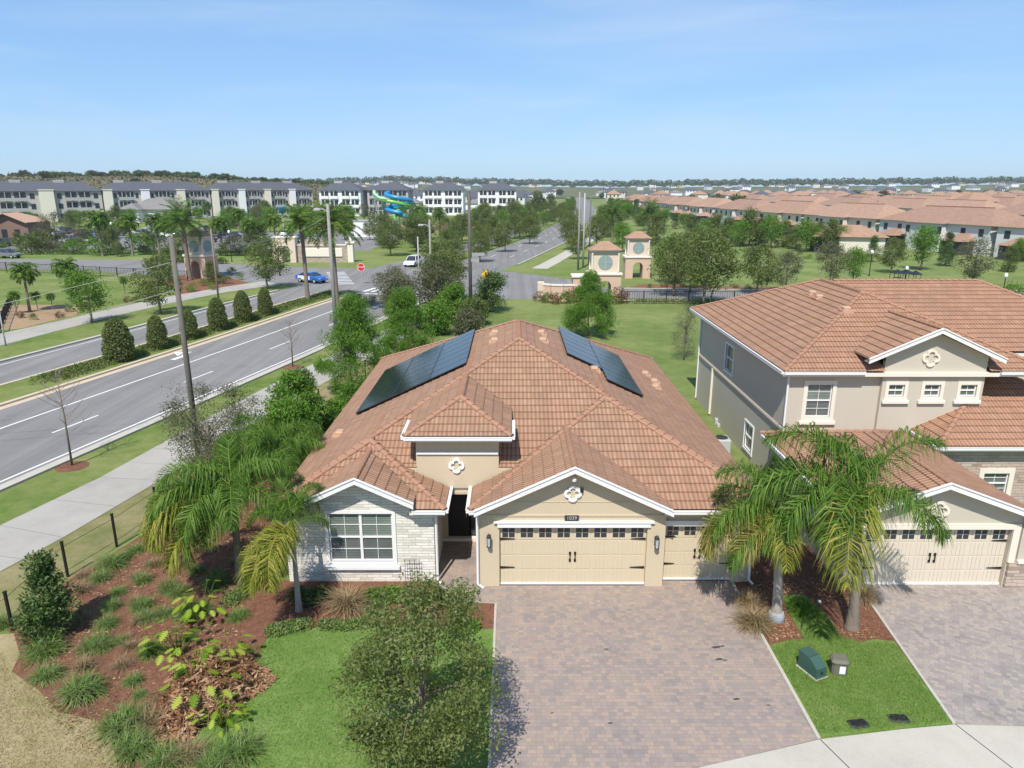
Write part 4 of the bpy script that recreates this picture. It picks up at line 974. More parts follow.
mb = MB(); mb.box(16.75,17.25,21.12,26.8,0,2.55); mb.build('wall_column', M['stucco_grey'], H2)
window_x(H2, w2[0][0], w2[1][0], w2[1][1], w2[0][1], 26.9, 1, .2, True, 'glass', 'cream'); sconce(H2, 17.0, 1.75, 21.12)
downspout(H2, 11.60, 28.72, .03, 5.5, (0,-.1)); downspout(H2, 11.58, 42.9, .03, 5.5, (0,.1)); mb = MB(); q = XP(712,380,11.6); mb.box(11.53,11.64,q[0]-.06,q[0]+.06,.1,2.85); mb.build('utility_conduit', M['cream'], H2)
for px,py in ((812,294),(819,298),(846,310)):
    t = None
    for k in range(400):
        x = 11.5+k*.02; y, z = XP(px,py,x)
        if z <= 5.6+s2*(x-11.25): t = (x,y,5.6+s2*(x-11.25)); break
    if t: vent(H2, *t)
for px,py in ((705,432),(717,422),(719,427)):
    y, z = XP(px,py,11.62); mb = MB(); mb.bbox(11.48,11.645,y-.14,y+.14,z-.22,z+.22,.02); mb.build('meter_box', M['lantern'], H2)
# ------------------------------------------------------------------ palms near the houses
FR = {}
def frond_lib(kind, mat, specs, **k):
    FR[kind] = [frond_mesh('frond', mat, L, e, d, seed=100+i, **k) for i,(L,e,d) in enumerate(specs)]
kw = dict(n=150, ll=.78, lw=.021, hang=1.9, plume=.9)
frond_lib('up', M['f_palm'], [(2.6,1.25,2.2),(2.5,1.1,2.4),(2.4,1.0,2.6),(2.5,1.2,2.5)], **kw)
frond_lib('mid', M['f_palm'], [(2.7,.75,2.5),(2.6,.6,2.3),(2.8,.85,2.8),(2.5,.7,2.6)], **kw)
frond_lib('low', M['f_palm'], [(2.5,.25,2.0),(2.4,.05,1.8),(2.3,.3,2.3)], **kw)
frond_lib('yel', M['f_yellow'], [(2.5,.45,2.4),(2.5,.2,2.0),(2.3,.6,2.6)], **kw)
frond_lib('dry', M['f_palmdry'], [(2.4,.25,2.2),(2.3,-.05,1.7),(2.2,.1,2.0)], **kw)
def queen_palm(label, loc, h, spec, seed, r=.13, bark='barkpale', scale=1.0, bend=(0,0), base_ring=None):
    """spec: list of (kind, azimuth in degrees, length factor, tilt)"""
    rg = random.Random(seed); t = thing('queen_palm', label, 'palm tree', (*loc,0), 0)
    link('trunk', palm_trunk_mesh('trunk', M[bark], h, r*1.15, r*.8, bend), t)
    if base_ring:
        mb = MB(); mb.lathe([(r*1.85,-.05),(r*1.8,.16),(r*1.55,.30),(r*1.40,.31)],(0,0),16); link('painted_base', mb.mesh('painted_base', M[base_ring], smooth=True), t)
    mb = MB(); mb.lathe([(r*.8,h-.25),(r*1.05,h-.05),(r*.8,h+.3),(r*.3,h+.7)],(bend[0],bend[1]),10); link('crownshaft', mb.mesh('crownshaft', M['f_palm'], smooth=True), t)
    for kind, az, lf, dz in spec:
        me = rg.choice(FR[kind]); link('frond', me, t, (bend[0],bend[1],h+.25+dz), (rg.uniform(-.25,.25), rg.uniform(-.08,.08), R(az)), (lf*scale,)*3)
    return t
M['painted'] = plain('grey_painted_bark', (.30,.32,.35), .7, .15)
queen_palm('queen palm with a grey painted trunk foot and yellowing fronds beside the driveway', (8.20,19.3), 3.15,
  [('up',70,.95,.1),('up',165,.95,.15),('mid',20,.9,0),('mid',125,1.0,0),('dry',170,1.2,.05),('dry',183,1.2,.0),('mid',200,1.0,-.05),('dry',222,.95,-.05),('yel',258,.95,-.1),('low',335,.85,0),('low',212,.95,-.15)], 3, .14, 'barkpale', 1.08, (-.15,.45), 'painted')
queen_palm('lush queen palm with drooping green fronds in front of the cream garage door', (10.35,18.85), 3.85,
  [('up',95,1.1,.15),('up',170,1.15,.15),('mid',140,1.15,.05),('mid',175,1.2,0),('mid',60,1.0,.1),('up',8,1.0,.25),('mid',205,1.1,0),('yel',240,1.4,-.1),('mid',232,1.2,-.1),('mid',295,.8,.0),('low',190,1.2,-.1),('low',350,1.0,.0)], 5, .15, 'bark', 1.25, (-.1,.45))
queen_palm('slim queen palm with yellow hanging fronds beside the white stone bay', (-6.75,19.75), 2.6,
  [('up',60,.75,.15),('mid',100,.75,.1),('low',40,.6,.05),('mid',75,.8,.05),('yel',225,.85,-.1),('yel',258,1.15,-.05),('yel',268,1.2,-.05),('yel',262,1.0,-.2),('dry',248,1.05,-.15),('mid',170,.7,0),('up',125,.75,.1),('mid',140,.8,0)], 8, .085, 'barkpale', 1.0, (-.1,.35))
queen_palm('broad queen palm with a mop of bright fronds at the left corner of the bungalow', (-9.2,21.4), 2.9,
  [('up',0,1,.2),('up',110,1,.2),('up',220,1.05,.2),('mid',20,1,0),('mid',60,1,0),('mid',100,1,0),('mid',150,1.05,0),('mid',190,1.1,0),('mid',225,1.1,0),('mid',255,1.05,0),('mid',290,.95,0),('mid',330,.95,0),('low',205,1.1,-.1),('low',238,1.1,-.1),('yel',215,1.25,-.15),('yel',228,1.25,-.2),('yel',200,1.25,-.15),('yel',240,1.2,-.25),('low',270,1,-.1),('low',178,1.1,-.05),('dry',218,1.15,-.35)], 11, .13, 'bark', 1.12, (-.1,.4))
queen_palm('second bright queen palm, behind the broad one at the left wall of the bungalow', (-9.5,25.9), 2.7,
  [('up',30,1,.2),('up',150,1,.2),('up',270,1,.2),('mid',0,.95,0),('mid',45,.95,0),('mid',90,.95,0),('mid',135,.95,0),('mid',180,1,0),('mid',220,1,0),('mid',260,1,0),('mid',310,.95,0),('low',200,.95,-.1),('low',240,.95,-.1),('low',20,.85,0)], 13, .11, 'bark', 1.05, (.1,.2))

# ------------------------------------------------------------------ trees and shrubs of the plot
make_tree('young_oak', 'airy olive green young oak standing in the front lawn left of the driveway', 'tree', (-1.95,13.2,0), 4.75, 2.05, M['f_oak2'], 'round', .7, 140, 27000, .09, .42, r=.07, limbs=14, asp=.5, flat=.8)
make_tree('evergreen_shrub', 'dense cone shaped evergreen with glossy dark leaves by the fence', 'shrub', (-13.7,18.5,0), 2.75, .95, M['f_dark'], 'cone', .1, 60, 7000, .12, .34, r=.04, asp=.5, parts=('stem','foliage'))
make_tree('olive_tree', 'sparse grey green tree spreading over the pavement by the utility pole', 'tree', (-13.7,30.3,0), 4.3, 3.1, M['f_grey'], 'vase', .8, 110, 15000, .10, .55, r=.08, limbs=22, asp=.4)
make_tree('olive_tree', 'thin grey shrub tree below the utility pole, mostly bare twigs', 'tree', (-12.2,27.9,0), 2.9, 2.0, M['f_grey'], 'vase', .3, 60, 7000, .09, .5, r=.05, limbs=18, asp=.4)
make_tree('magnolia_tree', 'dark glossy magnolia rising behind the bright shrubs left of the bungalow', 'tree', (-10.7,35.2,0), 3.9, 1.3, M['f_dark'], 'cone', .6, 45, 4200, .17, .4, r=.06)
make_tree('leafy_shrub', 'tall bright green shrub beside the left wall of the bungalow', 'shrub', (-10.2,31.0,0), 3.6, 1.9, M['f_bright'], 'egg', .15, 70, 11000, .14, .5, r=.05, parts=('stem','foliage'))
make_tree('leafy_shrub', 'tallest bright green bushy tree beside the left wall of the bungalow', 'shrub', (-10.6,33.0,0), 4.3, 1.9, M['f_bright'], 'egg', .15, 80, 12000, .15, .5, r=.06, parts=('stem','foliage'))
make_tree('leafy_shrub', 'bright green bush between the second palm and the roof edge', 'shrub', (-9.1,29.0,0), 2.6, 1.2, M['f_bright'], 'egg', .1, 50, 7000, .14, .42, r=.04, parts=('stem','foliage'))
make_tree('leafy_shrub', 'bright green bush beneath the larger young pine', 'shrub', (-9.3,39.0,0), 2.0, 1.3, M['f_bright'], 'egg', .1, 40, 5000, .15, .42, r=.04, parts=('stem','foliage'))
make_tree('leafy_shrub', 'rounded mid green shrub between the magnolia and the roof edge', 'shrub', (-9.2,35.5,0), 2.3, 1.2, M['f_bright'], 'egg', .1, 36, 3500, .14, .4, r=.04, parts=('stem','foliage'))
make_tree('leafy_shrub', 'low dark green shrub at the foot of the yard fence', 'shrub', (-9.6,41.2,0), 1.5, 1.3, M['f_grass'], 'egg', .05, 30, 2600, .13, .4, r=.04, parts=('stem','foliage'))
def pine(label, loc, h, Rr, seed):
    t = thing('young_pine', label, 'pine tree', (*loc,0), rnd.uniform(0,6)); cs = []
    rg = random.Random(seed)
    for k in range(95):
        q = rg.uniform(.14,1); a = rg.uniform(0,6.28); r = Rr*(1-((q-.2)/.85)**1.3)*math.sqrt(rg.uniform(.15,1))+.1; cs.append((r*math.cos(a), r*math.sin(a), h*q))
    cm, Cn = crown_mesh('crown', M['f_bright'], Rr, h, 0, 95, 22000, .62, .30, cents=cs, asp=.12, flat=.9, up=.5)
    link('trunk', trunk_mesh('trunk', M['bark'], h*.9, .09, Cn, 20), t); link('crown', cm, t); return t
pine('larger bright green young pine between the pavement and the bungalow', (-10.0,43.6), 6.3, 2.7, 1)
pine('smaller bright green young pine beside the far left edge of the bungalow roof', (-8.0,51.5), 5.4, 2.5, 2)
pine('young pine standing alone on the lawn behind the right solar array', (6.9,62.5), 5.6, 2.2, 3)
make_tree('bare_sapling', 'thin grey leafless sapling on the lawn near the beige house', 'tree', (13.3,53.5,0), 4.6, 1.3, M['f_grey'], 'egg', .4, 90, 5200, .09, .5, r=.05, limbs=50, asp=.3)
def bare_tree(label, loc, h, seed):
    rg = random.Random(seed); t = thing('bare_tree', label, 'tree', (*loc,0), rg.uniform(0,6)); mb = MB(); mb.tube([(0,0,-.05),(.04,.02,h*.5),(.0,.05,h)], [.055,.04,.008], 6); tw = MB()
    for k in range(30):
        z = h*rg.uniform(.3,.95); a = rg.uniform(0,6.28); l = h*.34*(1.15-z/h); p = (.02,.03,z); m = (l*.5*math.cos(a), l*.5*math.sin(a), z+l*.35); q = (l*math.cos(a+.2), l*math.sin(a+.2), z+l*.85)
        tw.tube([p,m,q],[.014,.009,.003],4,False)
        for j in range(3):
            b = a+rg.uniform(-1,1); s = Vector(m).lerp(Vector(q), rg.random()); tw.tube([s, s+Vector((l*.35*math.cos(b), l*.35*math.sin(b), l*.3))],[.007,.002],3,False)
    link('trunk', mb.mesh('trunk', M['bark'], smooth=True), t); link('twigs', tw.mesh('twigs', M['bark']), t)
    mb = MB(); mb.lathe([(.75,.0),(.7,.03),(.3,.07),(.0,.08)],(0,0),18); link('mulch_ring', mb.mesh('mulch_ring', M['mulch']), t); return t
bare_tree('leafless young street tree nearest the camera on the road verge', (-21.13,31.8), 5.0, 1)
bare_tree('leafless young street tree on the verge beside the larger young pine', (-16.3,51.2), 3.6, 2)
# bushes behind the house and along the fence
for (px,py,h,r,m,shape,lab) in [
  (455,322,3.6,1.9,'f_bright','egg','bright bush peeping over the left end of the roof ridge'),
  (492,312,4.2,2.2,'f_dark','egg','dark bush rising straight behind the roof peak'),
  (474,325,2.6,1.6,'f_oak','egg','low olive bush hard behind the roof ridge'),
  (436,335,3.0,1.7,'f_bright','egg','light green bush beside the smaller young pine'),
  (400,322,4.6,2.1,'f_grey','round','grey leafed tree left of the smaller young pine'),
  (436,318,5.8,2.3,'f_grey','round','tall grey leafed tree behind the smaller young pine'),
  (445,312,6.4,2.4,'f_oak','round','olive tree by the junction corner pavement'),
  (470,335,2.2,1.6,'f_grey','egg','grey shrub at the bend of the yard fence')]:
    x, y = G(px,py); make_tree('garden_tree' if 'tree' in lab else 'garden_bush', lab, 'tree' if 'tree' in lab else 'bush', (x,y,0), h, r, M[m], shape, h*.08 if 'bush' in lab or 'shrub' in lab else h*.15, 60, 6500, .22, r*.42, asp=.45, parts=('trunk','crown') if 'tree' in lab else ('stem','foliage'))
# ------------------------------------------------------------------ grass clumps in the mulch
GL = [blades_mesh('clump', M['f_grass'], 700, .50, 1.0, s, .018, 2.0, .20, (.25,1.55)) for s in range(4)]
GD = [blades_mesh('clump', M['f_dry'], 300, .55, 1.0, 20+s, .014, 1.3, .14) for s in range(2)]
clump_spots = [  # pixel foot, size, kind, words
 ((112,566),1.15,0,'big grey green fountain grass by the second fence post'),((100,580),.8,0,'ornamental grass between the evergreen and the big fountain grass'),((82,592),.8,1,'thin ornamental grass just right of the glossy evergreen'),
 ((119,594),.6,0,'small grass tuft in the mulch below the big fountain grass'),((135,578),.5,1,'faded grass tuft midway along the mulch'),((142,608),.8,0,'grass tuft in the centre of the left mulch bed'),
 ((137,624),.55,1,'pale grass tuft beside the centre tuft of the bed'),((152,566),.45,0,'small dark tuft under the broad palm'),((97,648),.95,0,'grey green grass right below the shadow of the evergreen'),
 ((44,654),1.15,0,'long green grass in front of the glossy evergreen'),((107,626),.75,0,'grass tuft inside the shadow of the evergreen'),((127,640),.45,1,'thin pale tuft on bare mulch'),
 ((150,654),.75,0,'green tuft left of the lime philodendron'),((136,552),.7,0,'grass by the third fence post'),((172,524),.75,0,'blue green grass by the fourth fence post'),((155,540),.6,1,'dry tuft near the fourth fence post'),
 ((192,616),1.05,0,'blue green grass left of the dark strip by the palm foot'),((215,585),.95,0,'grey green grass in front of the broad palm'),((47,678),.85,0,'fading grass at the lower left edge of the mulch'),((82,694),1.2,0,'large strappy grass at the bottom left bed edge'),
 ((122,668),.7,1,'dull tuft right of the large strappy grass'),((125,728),1.2,0,'deep green grass clump low in the bed'),((150,726),1.0,1,'brownish grass clump beside the debris pile'),((135,752),1.0,0,'green grass at the bottom edge beside the debris'),
 ((165,765),1.0,0,'bottom grass clump below the debris pile'),((190,760),1.0,1,'fading bottom grass clump right of the middle'),((238,756),1.1,0,'rightmost bottom grass clump beside the lawn'),((160,700),.55,1,'small sparse tuft left of the debris pile'),
 ((215,770),1.0,0,'grass clump under the debris pile at the frame edge'),((3,625),.8,0,'dark grass outside the fence at the left frame edge'),((233,600),.75,0,'low green grass strip by the foot of the broad palm'),((238,618),.7,0,'grass tuft between the broad palm and the front lawn'),((205,612),.6,0,'small green tuft beside the lime leaves')]
gp = {}
for (p,s,k,lab) in clump_spots:
    x, y = G(*p); me = rnd.choice(GD if k else GL)
    t = link('grass_clump', me, None, (x,y,.02), (0,0,rnd.uniform(0,6)), (s*1.35,s*1.35,s*1.2)); tag(t, lab, 'ornamental grass', 'grass clumps in the left mulch bed')
for i in range(60):
    p = (rnd.uniform(40,250), rnd.uniform(520,745)); x, y = G(*p)
    if x < -15.0+max(0,(19-y)*.9) or (abs(p[0]-208) < 55 and p[1] > 640) or (p[0]-40)*.9+600 < p[1]-40 : continue
    t = link('grass_tuft', rnd.choice(GL+GD), None, (x,y,.02), (0,0,rnd.uniform(0,6)), (rnd.uniform(.5,1.0),)*3); tag(t, 'small grass tuft scattered among the bigger clumps of the left mulch bed', 'ornamental grass', 'small tufts in the left mulch bed')
for (p,s,k,lab) in [((348,612),1.25,1,'large straw coloured fountain grass in front of the stone bay'),((753,628),1.0,1,'straw coloured grass beside the grey footed palm at the driveway edge'),((748,606),.8,1,'brown dry grass at the right corner of the small garage'),
                    ((862,600),.8,1,'dark dry grass at the foot of the lush palm')]:
    x, y = G(*p); t = link('fountain_grass', blades_mesh('clump', M['f_dry'], 700, .95, 1.0, int(p[0]), .022, 2.0, .15, (.6,1.5)), None, (x,y,.02), (0,0,1), (s,s,s)); tag(t, lab, 'ornamental grass')
x, y = G(802,612); t = link('strappy_plant', blades_mesh('clump', M['f_bright'], 500, .6, 1.0, 9, .03, 1.7, .3), None, (x,y,.02), (0,0,0), (1.0,1.2,.8)); tag(t, 'bright green strappy plant between the two queen palms', 'plant')
# low hedges of the front bed
def hedge(label, pts, wdt, h, mat, n, leaf=.07):
    t = thing('low_hedge', label, 'hedge', (*pts[len(pts)//2],0)); P=[]; 
    for _ in range(n):
        k = rnd.randrange(len(pts)-1); f = rnd.random(); a = Vector(pts[k]).lerp(Vector(pts[k+1]), f); r = math.sqrt(rnd.random()); an = rnd.uniform(0,6.28)
        P.append((a.x+wdt*r*math.cos(an)-t.location.x, a.y+wdt*r*math.sin(an)-t.location.y, .03+h*math.sqrt(max(0,1-r*r))*rnd.uniform(.55,1.05)))
    V, F = leaf_quads(np.array(P), leaf, leaf*.55, .3); link('foliage', np_mesh('foliage', V, F, mat, NP.random(n)), t)
    mb = MB(); mb.tube([(p[0]-t.location.x,p[1]-t.location.y,.06) for p in pts], .05, 5); link('stems', mb.mesh('stems', M['bark']), t); return t
hedge('low green ground cover curving round the slim palm foot', [G(272,634),G(290,630),G(306,627)], .30, .28, M['f_grass'], 2600)
hedge('low green ground cover strip before the straw coloured fountain grass', [G(322,627),G(345,628),G(368,626)], .26, .25, M['f_grass'], 2400)
hedge('green shrubs under the front window of the stone bay', [G(366,604),G(385,602),G(398,600)], .34, .5, M['f_bright'], 2400, .09)
hedge('dark green shrubs in the shade beside the slim palm', [G(296,600),G(312,604),G(324,600)], .34, .5, M['f_dark'], 2200, .09)
hedge('small green plants by the driveway corner of the front bed', [G(450,636),G(468,632),G(474,628)], .26, .28, M['f_bright'], 1500)
hedge('green strip along the shady edge of the left mulch bed', [G(228,606),G(240,596),G(252,590)], .3, .28, M['f_grass'], 1800)
# lime philodendrons and the heap of dead palm leaves
def philodendron(label, loc, s, seed, n=26):
    rg = random.Random(seed); t = thing('philodendron', label, 'plant', (*loc,.02)); st = MB(); V=[]; F=[]
    for i in range(n):
        a = rg.uniform(0,6.28); e = rg.uniform(.55,1.35); l = s*rg.uniform(.45,.95); d = Vector((math.cos(e)*math.cos(a), math.cos(e)*math.sin(a), math.sin(e))); tip = d*l; st.tube([(0,0,0), d*l*.55+Vector((0,0,.05)), tip], [.012,.009,.006], 4, False)
        out = Vector((math.cos(a),math.sin(a),-.35)).normalized(); sd = Vector((-math.sin(a),math.cos(a),0)); L = s*rg.uniform(.20,.30); b0 = len(V)
        rim = []
        for j in range(13):
            u = j/12; ww = L*.42*math.sin(math.pi*min(1,u*.95+.05))**.7*(.30 if j%2 else 1.0); rim.append((tip+out*L*u+Vector((0,0,-.1*L*u*u)), ww))
        V += [c+sd*w_+Vector((0,0,.12*w_)) for c,w_ in rim]+[c for c,_ in rim]+[c-sd*w_+Vector((0,0,.12*w_)) for c,w_ in rim]
        for j in range(12): F += [(b0+j,b0+j+1,b0+13+j+1,b0+13+j),(b0+13+j,b0+13+j+1,b0+26+j+1,b0+26+j)]
    link('stems', st.mesh('stems', M['f_lime']), t); link('leaves', np_mesh('leaves', np.array([tuple(v) for v in V]), np.array(F), M['f_lime'], np.repeat(NP.random(n),24)), t); return t
for p,s,lab in [((178,658),1.1,'lime green philodendron at the top left of the dead leaf heap'),((203,616),1.0,'lime green philodendron beside the blue green grass'),((196,676),.95,'small lime philodendron in the middle of the dead leaf heap'),
                ((203,700),1.1,'largest lime philodendron, in the dead leaf heap'),((228,668),.9,'lime philodendron at the right side of the dead leaf heap'),((222,728),.7,'small lime philodendron at the bottom of the dead leaf heap')]:
    philodendron(lab, G(*p), s*1.2, int(p[0]*7+p[1]))
hx, hy = G(208,692); t = thing('leaf_heap', 'heap of brown dead palm leaves and husks beside the front lawn', 'leaf heap', (hx,hy,.02))
n = 4600; a = NP.random(n)*6.28; r = np.sqrt(NP.random(n))*(1+.22*np.sin(a*3+1)+.12*np.sin(a*7)); P = np.stack([r*np.cos(a)*1.25, r*np.sin(a)*1.75, np.clip(1-r**2,0,1)*.75*NP.random(n)+.04], 1); D = NP.normal(size=(n,3)); D[:,2] *= .6
V, F = leaf_quads(P, .30, .06, D=D); link('dead_leaves', np_mesh('dead_leaves', V, F, M['f_brown'], NP.random(n)), t)
st = MB()
for k in range(90):
    a = rnd.uniform(0,6.28); r = rnd.uniform(0,1); p = Vector((r*1.1*math.cos(a), r*1.4*math.sin(a), .25+.45*(1-r))); b = rnd.uniform(0,6.28); st.tube([p, p+Vector((.35*math.cos(b),.35*math.sin(b),.1)), p+Vector((.75*math.cos(b+.2),.75*math.sin(b+.2),-.08))], [.016,.014,.005], 4, False)
link('dead_stalks', st.mesh('dead_stalks', M['f_brown']), t)
def litter(name, poly, n, mat, leaf, label):
    xs = [p[0] for p in poly]; ys = [p[1] for p in poly]; P = np.stack([NP.uniform(min(xs),max(xs),n*3), NP.uniform(min(ys),max(ys),n*3)], 1); ins = np.zeros(len(P), bool)
    for i in range(len(poly)):
        (x0,y0),(x1,y1) = poly[i], poly[(i+1)%len(poly)]; ins ^= ((y0 > P[:,1]) != (y1 > P[:,1])) & (P[:,0] < (x1-x0)*(P[:,1]-y0)/((y1-y0) if y1 != y0 else 1e-9)+x0)
    P = P[ins]; pt = np.sin(P[:,0]*1.7+np.sin(P[:,1]*1.3)*1.5)+np.sin(P[:,1]*2.1+1); P = P[pt > NP.normal(size=len(P))*.8][:n]; m = len(P); D = NP.normal(size=(m,3)); D[:,2] *= .22
    V, F = leaf_quads(np.column_stack([P, np.full(m,.045)]), leaf, leaf*.3, D=D); tag(link(name, np_mesh(name, V, F, M[mat], NP.random(m))), label, 'litter', None, 'stuff')
BED = [(-15.2,18.9),(-14.9,21.9),(-14.3,23.9),(-13.8,26.2),(-12.5,32),(-8.6,32),(-8.6,21),(-7.8,17),(-7.9,15),(-8.2,12.6),(-10.5,14.0),(-12.2,15.6),(-13.6,17.2)]
litter('mulch_litter', BED, 3000, 'f_brown', .10, 'dead leaf litter over the left mulch bed'); litter('mulch_litter', BED, 2600, 'f_dry', .12, 'straw coloured litter over the left mulch bed'); litter('mulch_litter', [(7.6,18.1),(8.6,18.4),(8.7,20.6),(9.9,20.6),(9.9,18.5),(10.6,18.3),(11.2,18.3),(11.4,20.5),(11,21.5),(8.2,21.5)], 1500, 'f_brown', .10, 'bark litter round the two queen palms')
# blades of turf over the near lawns
def turf(name, poly, n, mat, L=.05, z=.018):
    xs = [p[0] for p in poly]; ys = [p[1] for p in poly]; P = np.stack([NP.uniform(min(xs),max(xs),n*2), NP.uniform(min(ys),max(ys),n*2)], 1); ins = np.zeros(len(P), bool)
    for i in range(len(poly)):
        (x0,y0),(x1,y1) = poly[i], poly[(i+1)%len(poly)]; c = ((y0 > P[:,1]) != (y1 > P[:,1])); ins ^= c & (P[:,0] < (x1-x0)*(P[:,1]-y0)/((y1-y0) if y1 != y0 else 1e-9)+x0)
    P = P[ins][:n]; m = len(P); P = P+NP.normal(size=P.shape)*.05; B = np.column_stack([P, np.full(m, z)]); a = NP.random(m)*6.28; sd = np.stack([np.cos(a),np.sin(a),np.zeros(m)],1)*.006; tip = B+np.column_stack([NP.normal(size=(m,2))*.025, L*(.5+NP.random(m))])
    V = np.stack([B-sd, B+sd, tip+sd*.2, tip-sd*.2], 1).reshape(-1,3); o = link(name, np_mesh(name, V, np.arange(4*m).reshape(m,4), M[mat], NP.random(m)))
    tag(o, None, None, None, 'stuff'); return o
tag(turf('turf_blades', [(-7.9,17.9),(-6.2,18.7),(-.6,18.6),(-.6,11.2),(-4,8),(-8,9),(-7.4,15)], 52000, 'f_turf'), 'short green grass of the front lawn', 'grass')
tag(turf('turf_blades', [(7.56,14.5),(11.0,14.9),(11.28,18.1),(10.3,18.15),(9.85,18.5),(9.85,19.6),(9.5,20.6),(9.0,20.5),(8.8,19.4),(8.7,18.35),(7.56,17.95)], 32000, 'f_turf'), 'short green grass between the two driveways', 'grass')
tag(turf('turf_blades', [(-16.5,9),(-15.5,18.3)]+bedL[2:]+[(-9.0,9)], 34000, 'f_dry', .045), 'dry straw coloured grass at the lower left', 'grass')
# ------------------------------------------------------------------ small things on the plot
t = thing('transformer_box', 'green sloping utility transformer box on the lawn between the driveways', 'utility box', (8.32,16.85,0), R(24)); t.scale = (.66,.88,.85)
mb = MB(); mb.box(-.34,.34,-.42,.42,.0,.06); link('base_pad', mb.mesh('base_pad', M['conc']), t)
M['tgreen'] = plain('utility_green_paint', (.045,.095,.075), .45, .12, 2.0); mb = MB(); mb.yz([(-.38,.06),(.38,.06),(.38,.62),(-.05,.60),(-.36,.38)], -.28, .28); mb.yz([(-.40,.06),(-.05,.06),(-.05,.10),(-.40,.10)], -.295, .295); link('cabinet', mb.mesh('cabinet', M['tgreen']), t)
mb = MB(); mb.add([(-.29,.0,.625),(.29,.0,.625),(.29,.40,.645),(-.29,.40,.645),(-.29,.0,.60),(.29,.0,.60),(.29,.40,.615),(-.29,.40,.615)], [(0,1,2,3),(0,4,5,1),(1,5,6,2),(2,6,7,3),(3,7,4,0)]); mb.add([(-.27,-.365,.39),(.27,-.365,.39),(.27,-.03,.625),(-.27,-.03,.625)], [(0,1,2,3)]); link('lid', mb.mesh('lid', M['tgreen']), t)
mb = MB(); mb.box(-.05,.05,-.405,-.38,.2,.28); link('padlock_bracket', mb.mesh('padlock_bracket', M['darkgrey']), t)
t = thing('utility_pedestal', 'squat olive grey utility pedestal with a white label beside the green box', 'utility box', (9.03,16.82,0), R(-8)); t.scale = (1.1,1.1,1.2)
M['olivegrey'] = plain('olive_grey_plastic', (.14,.135,.10), .6, .12); mb = MB(); mb.bbox(-.19,.19,-.16,.16,0,.36,.05); link('cabinet', mb.mesh('cabinet', M['olivegrey']), t); mb = MB(); mb.bbox(-.215,.215,-.185,.185,.33,.42,.06); link('lid', mb.mesh('lid', M['olivegrey']), t)
mb = MB(); mb.box(-.02,.12,-.166,-.161,.08,.27); link('label_plate', mb.mesh('label_plate', M['white']), t)
for (x,y,rz,lab) in ((8.68,14.85,.15,'black rounded meter box lid nearer the bungalow driveway in the kerbside grass'),(9.78,15.03,-.05,'black rounded meter box lid further right in the kerbside grass')):
    t = thing('meter_lid', lab, 'utility lid', (x,y,0), rz); t.scale = (1.15,1.2,1.0); mb = MB(); mb.bbox(-.24,.24,-.15,.15,0,.05,.05); link('frame', mb.mesh('frame', M['darkgrey']), t); mb = MB(); mb.bbox(-.20,.20,-.11,.11,.04,.064,.03); link('lid', mb.mesh('lid', M['black']), t)
def blob(name, label, cat, loc, r, mat, seed=1):
    bm = bmesh.new(); bmesh.ops.create_icosphere(bm, subdivisions=3, radius=r); rg = random.Random(seed)
    for v in bm.verts: v.co *= 1+.10*math.sin(v.co.x*23+seed)+.06*math.sin(v.co.y*31); v.co.z *= .75
    me = bpy.data.meshes.new(name); bm.to_mesh(me); bm.free(); me.materials.append(M[mat]); me.polygons.foreach_set('use_smooth', [True]*len(me.polygons)); return tag(link(name, me, None, loc), label, cat)
x, y = G(458,618); blob('white_rock', 'white rock on the green plants at the driveway corner', 'rock', (x,y,.16), .13, 'white', 2); x, y = G(819,603); blob('white_rock', 'small white rock in the mulch between the two queen palms', 'rock', (x,y,.05), .07, 'white', 5)
t = thing('wall_trellis', 'small black wire trellis against the right end of the white stone bay', 'trellis', (-3.35,21.33,0)); mb = MB()
for x in (-.24,-.08,.08,.24): mb.tube([(x,0,-.05),(x,0,.95)],.009,5)
for z in (.25,.5,.75,.93): mb.tube([(-.26,0,z),(.26,0,z)],.008,5)
link('frame', mb.mesh('frame', M['black']), t)
# wire fence along the left side
t = thing('wire_fence', 'thin black post and wire fence along the left side of the plot', 'fence', (-14.15,26.2,0))
pp = [(a[0],a[1]) for a in fence_line if 12 < a[1] < 79]; posts = []
L0 = 0; step = 2.45; cum = [0]
for a,b in zip(pp, pp[1:]): cum.append(cum[-1]+math.dist(a,b))
posts = [(-15.62,16.2),G(13,631),G(68,577),G(117,547),G(158,518)]; d = next(c for c,p in zip(cum,pp) if p[1] > 26)+2.45
while d < cum[-1]:
    k = max(i for i in range(len(cum)-1) if cum[i] <= d); f = (d-cum[k])/(cum[k+1]-cum[k]); posts.append((pp[k][0]+(pp[k+1][0]-pp[k][0])*f, pp[k][1]+(pp[k+1][1]-pp[k][1])*f)); d += step
for x,y in posts:
    mb = MB(); mb.box(x-.035,x+.035,y-.035,y+.035,-.1,1.32); mb.box(x-.045,x+.045,y-.045,y+.045,1.32,1.36); mb.build('post', M['black'], t)
for z in (.25,1.15):
    mb = MB(); mb.tube([(x,y,z) for x,y in posts], .008, 4); mb.build('rail', M['black'], t)
t = thing('air_conditioner', 'grey air conditioner unit on the ground between the two houses', 'air conditioner', (10.5,33.6,0)); mb = MB(); mb.bbox(-.42,.42,-.42,.42,.05,.85,.06); link('cabinet', mb.mesh('cabinet', M['lantern']), t); mb = MB(); mb.lathe([(.33,.85),(.33,.875),(.05,.88)],(0,0),16); link('fan_grille', mb.mesh('fan_grille', M['darkgrey']), t)
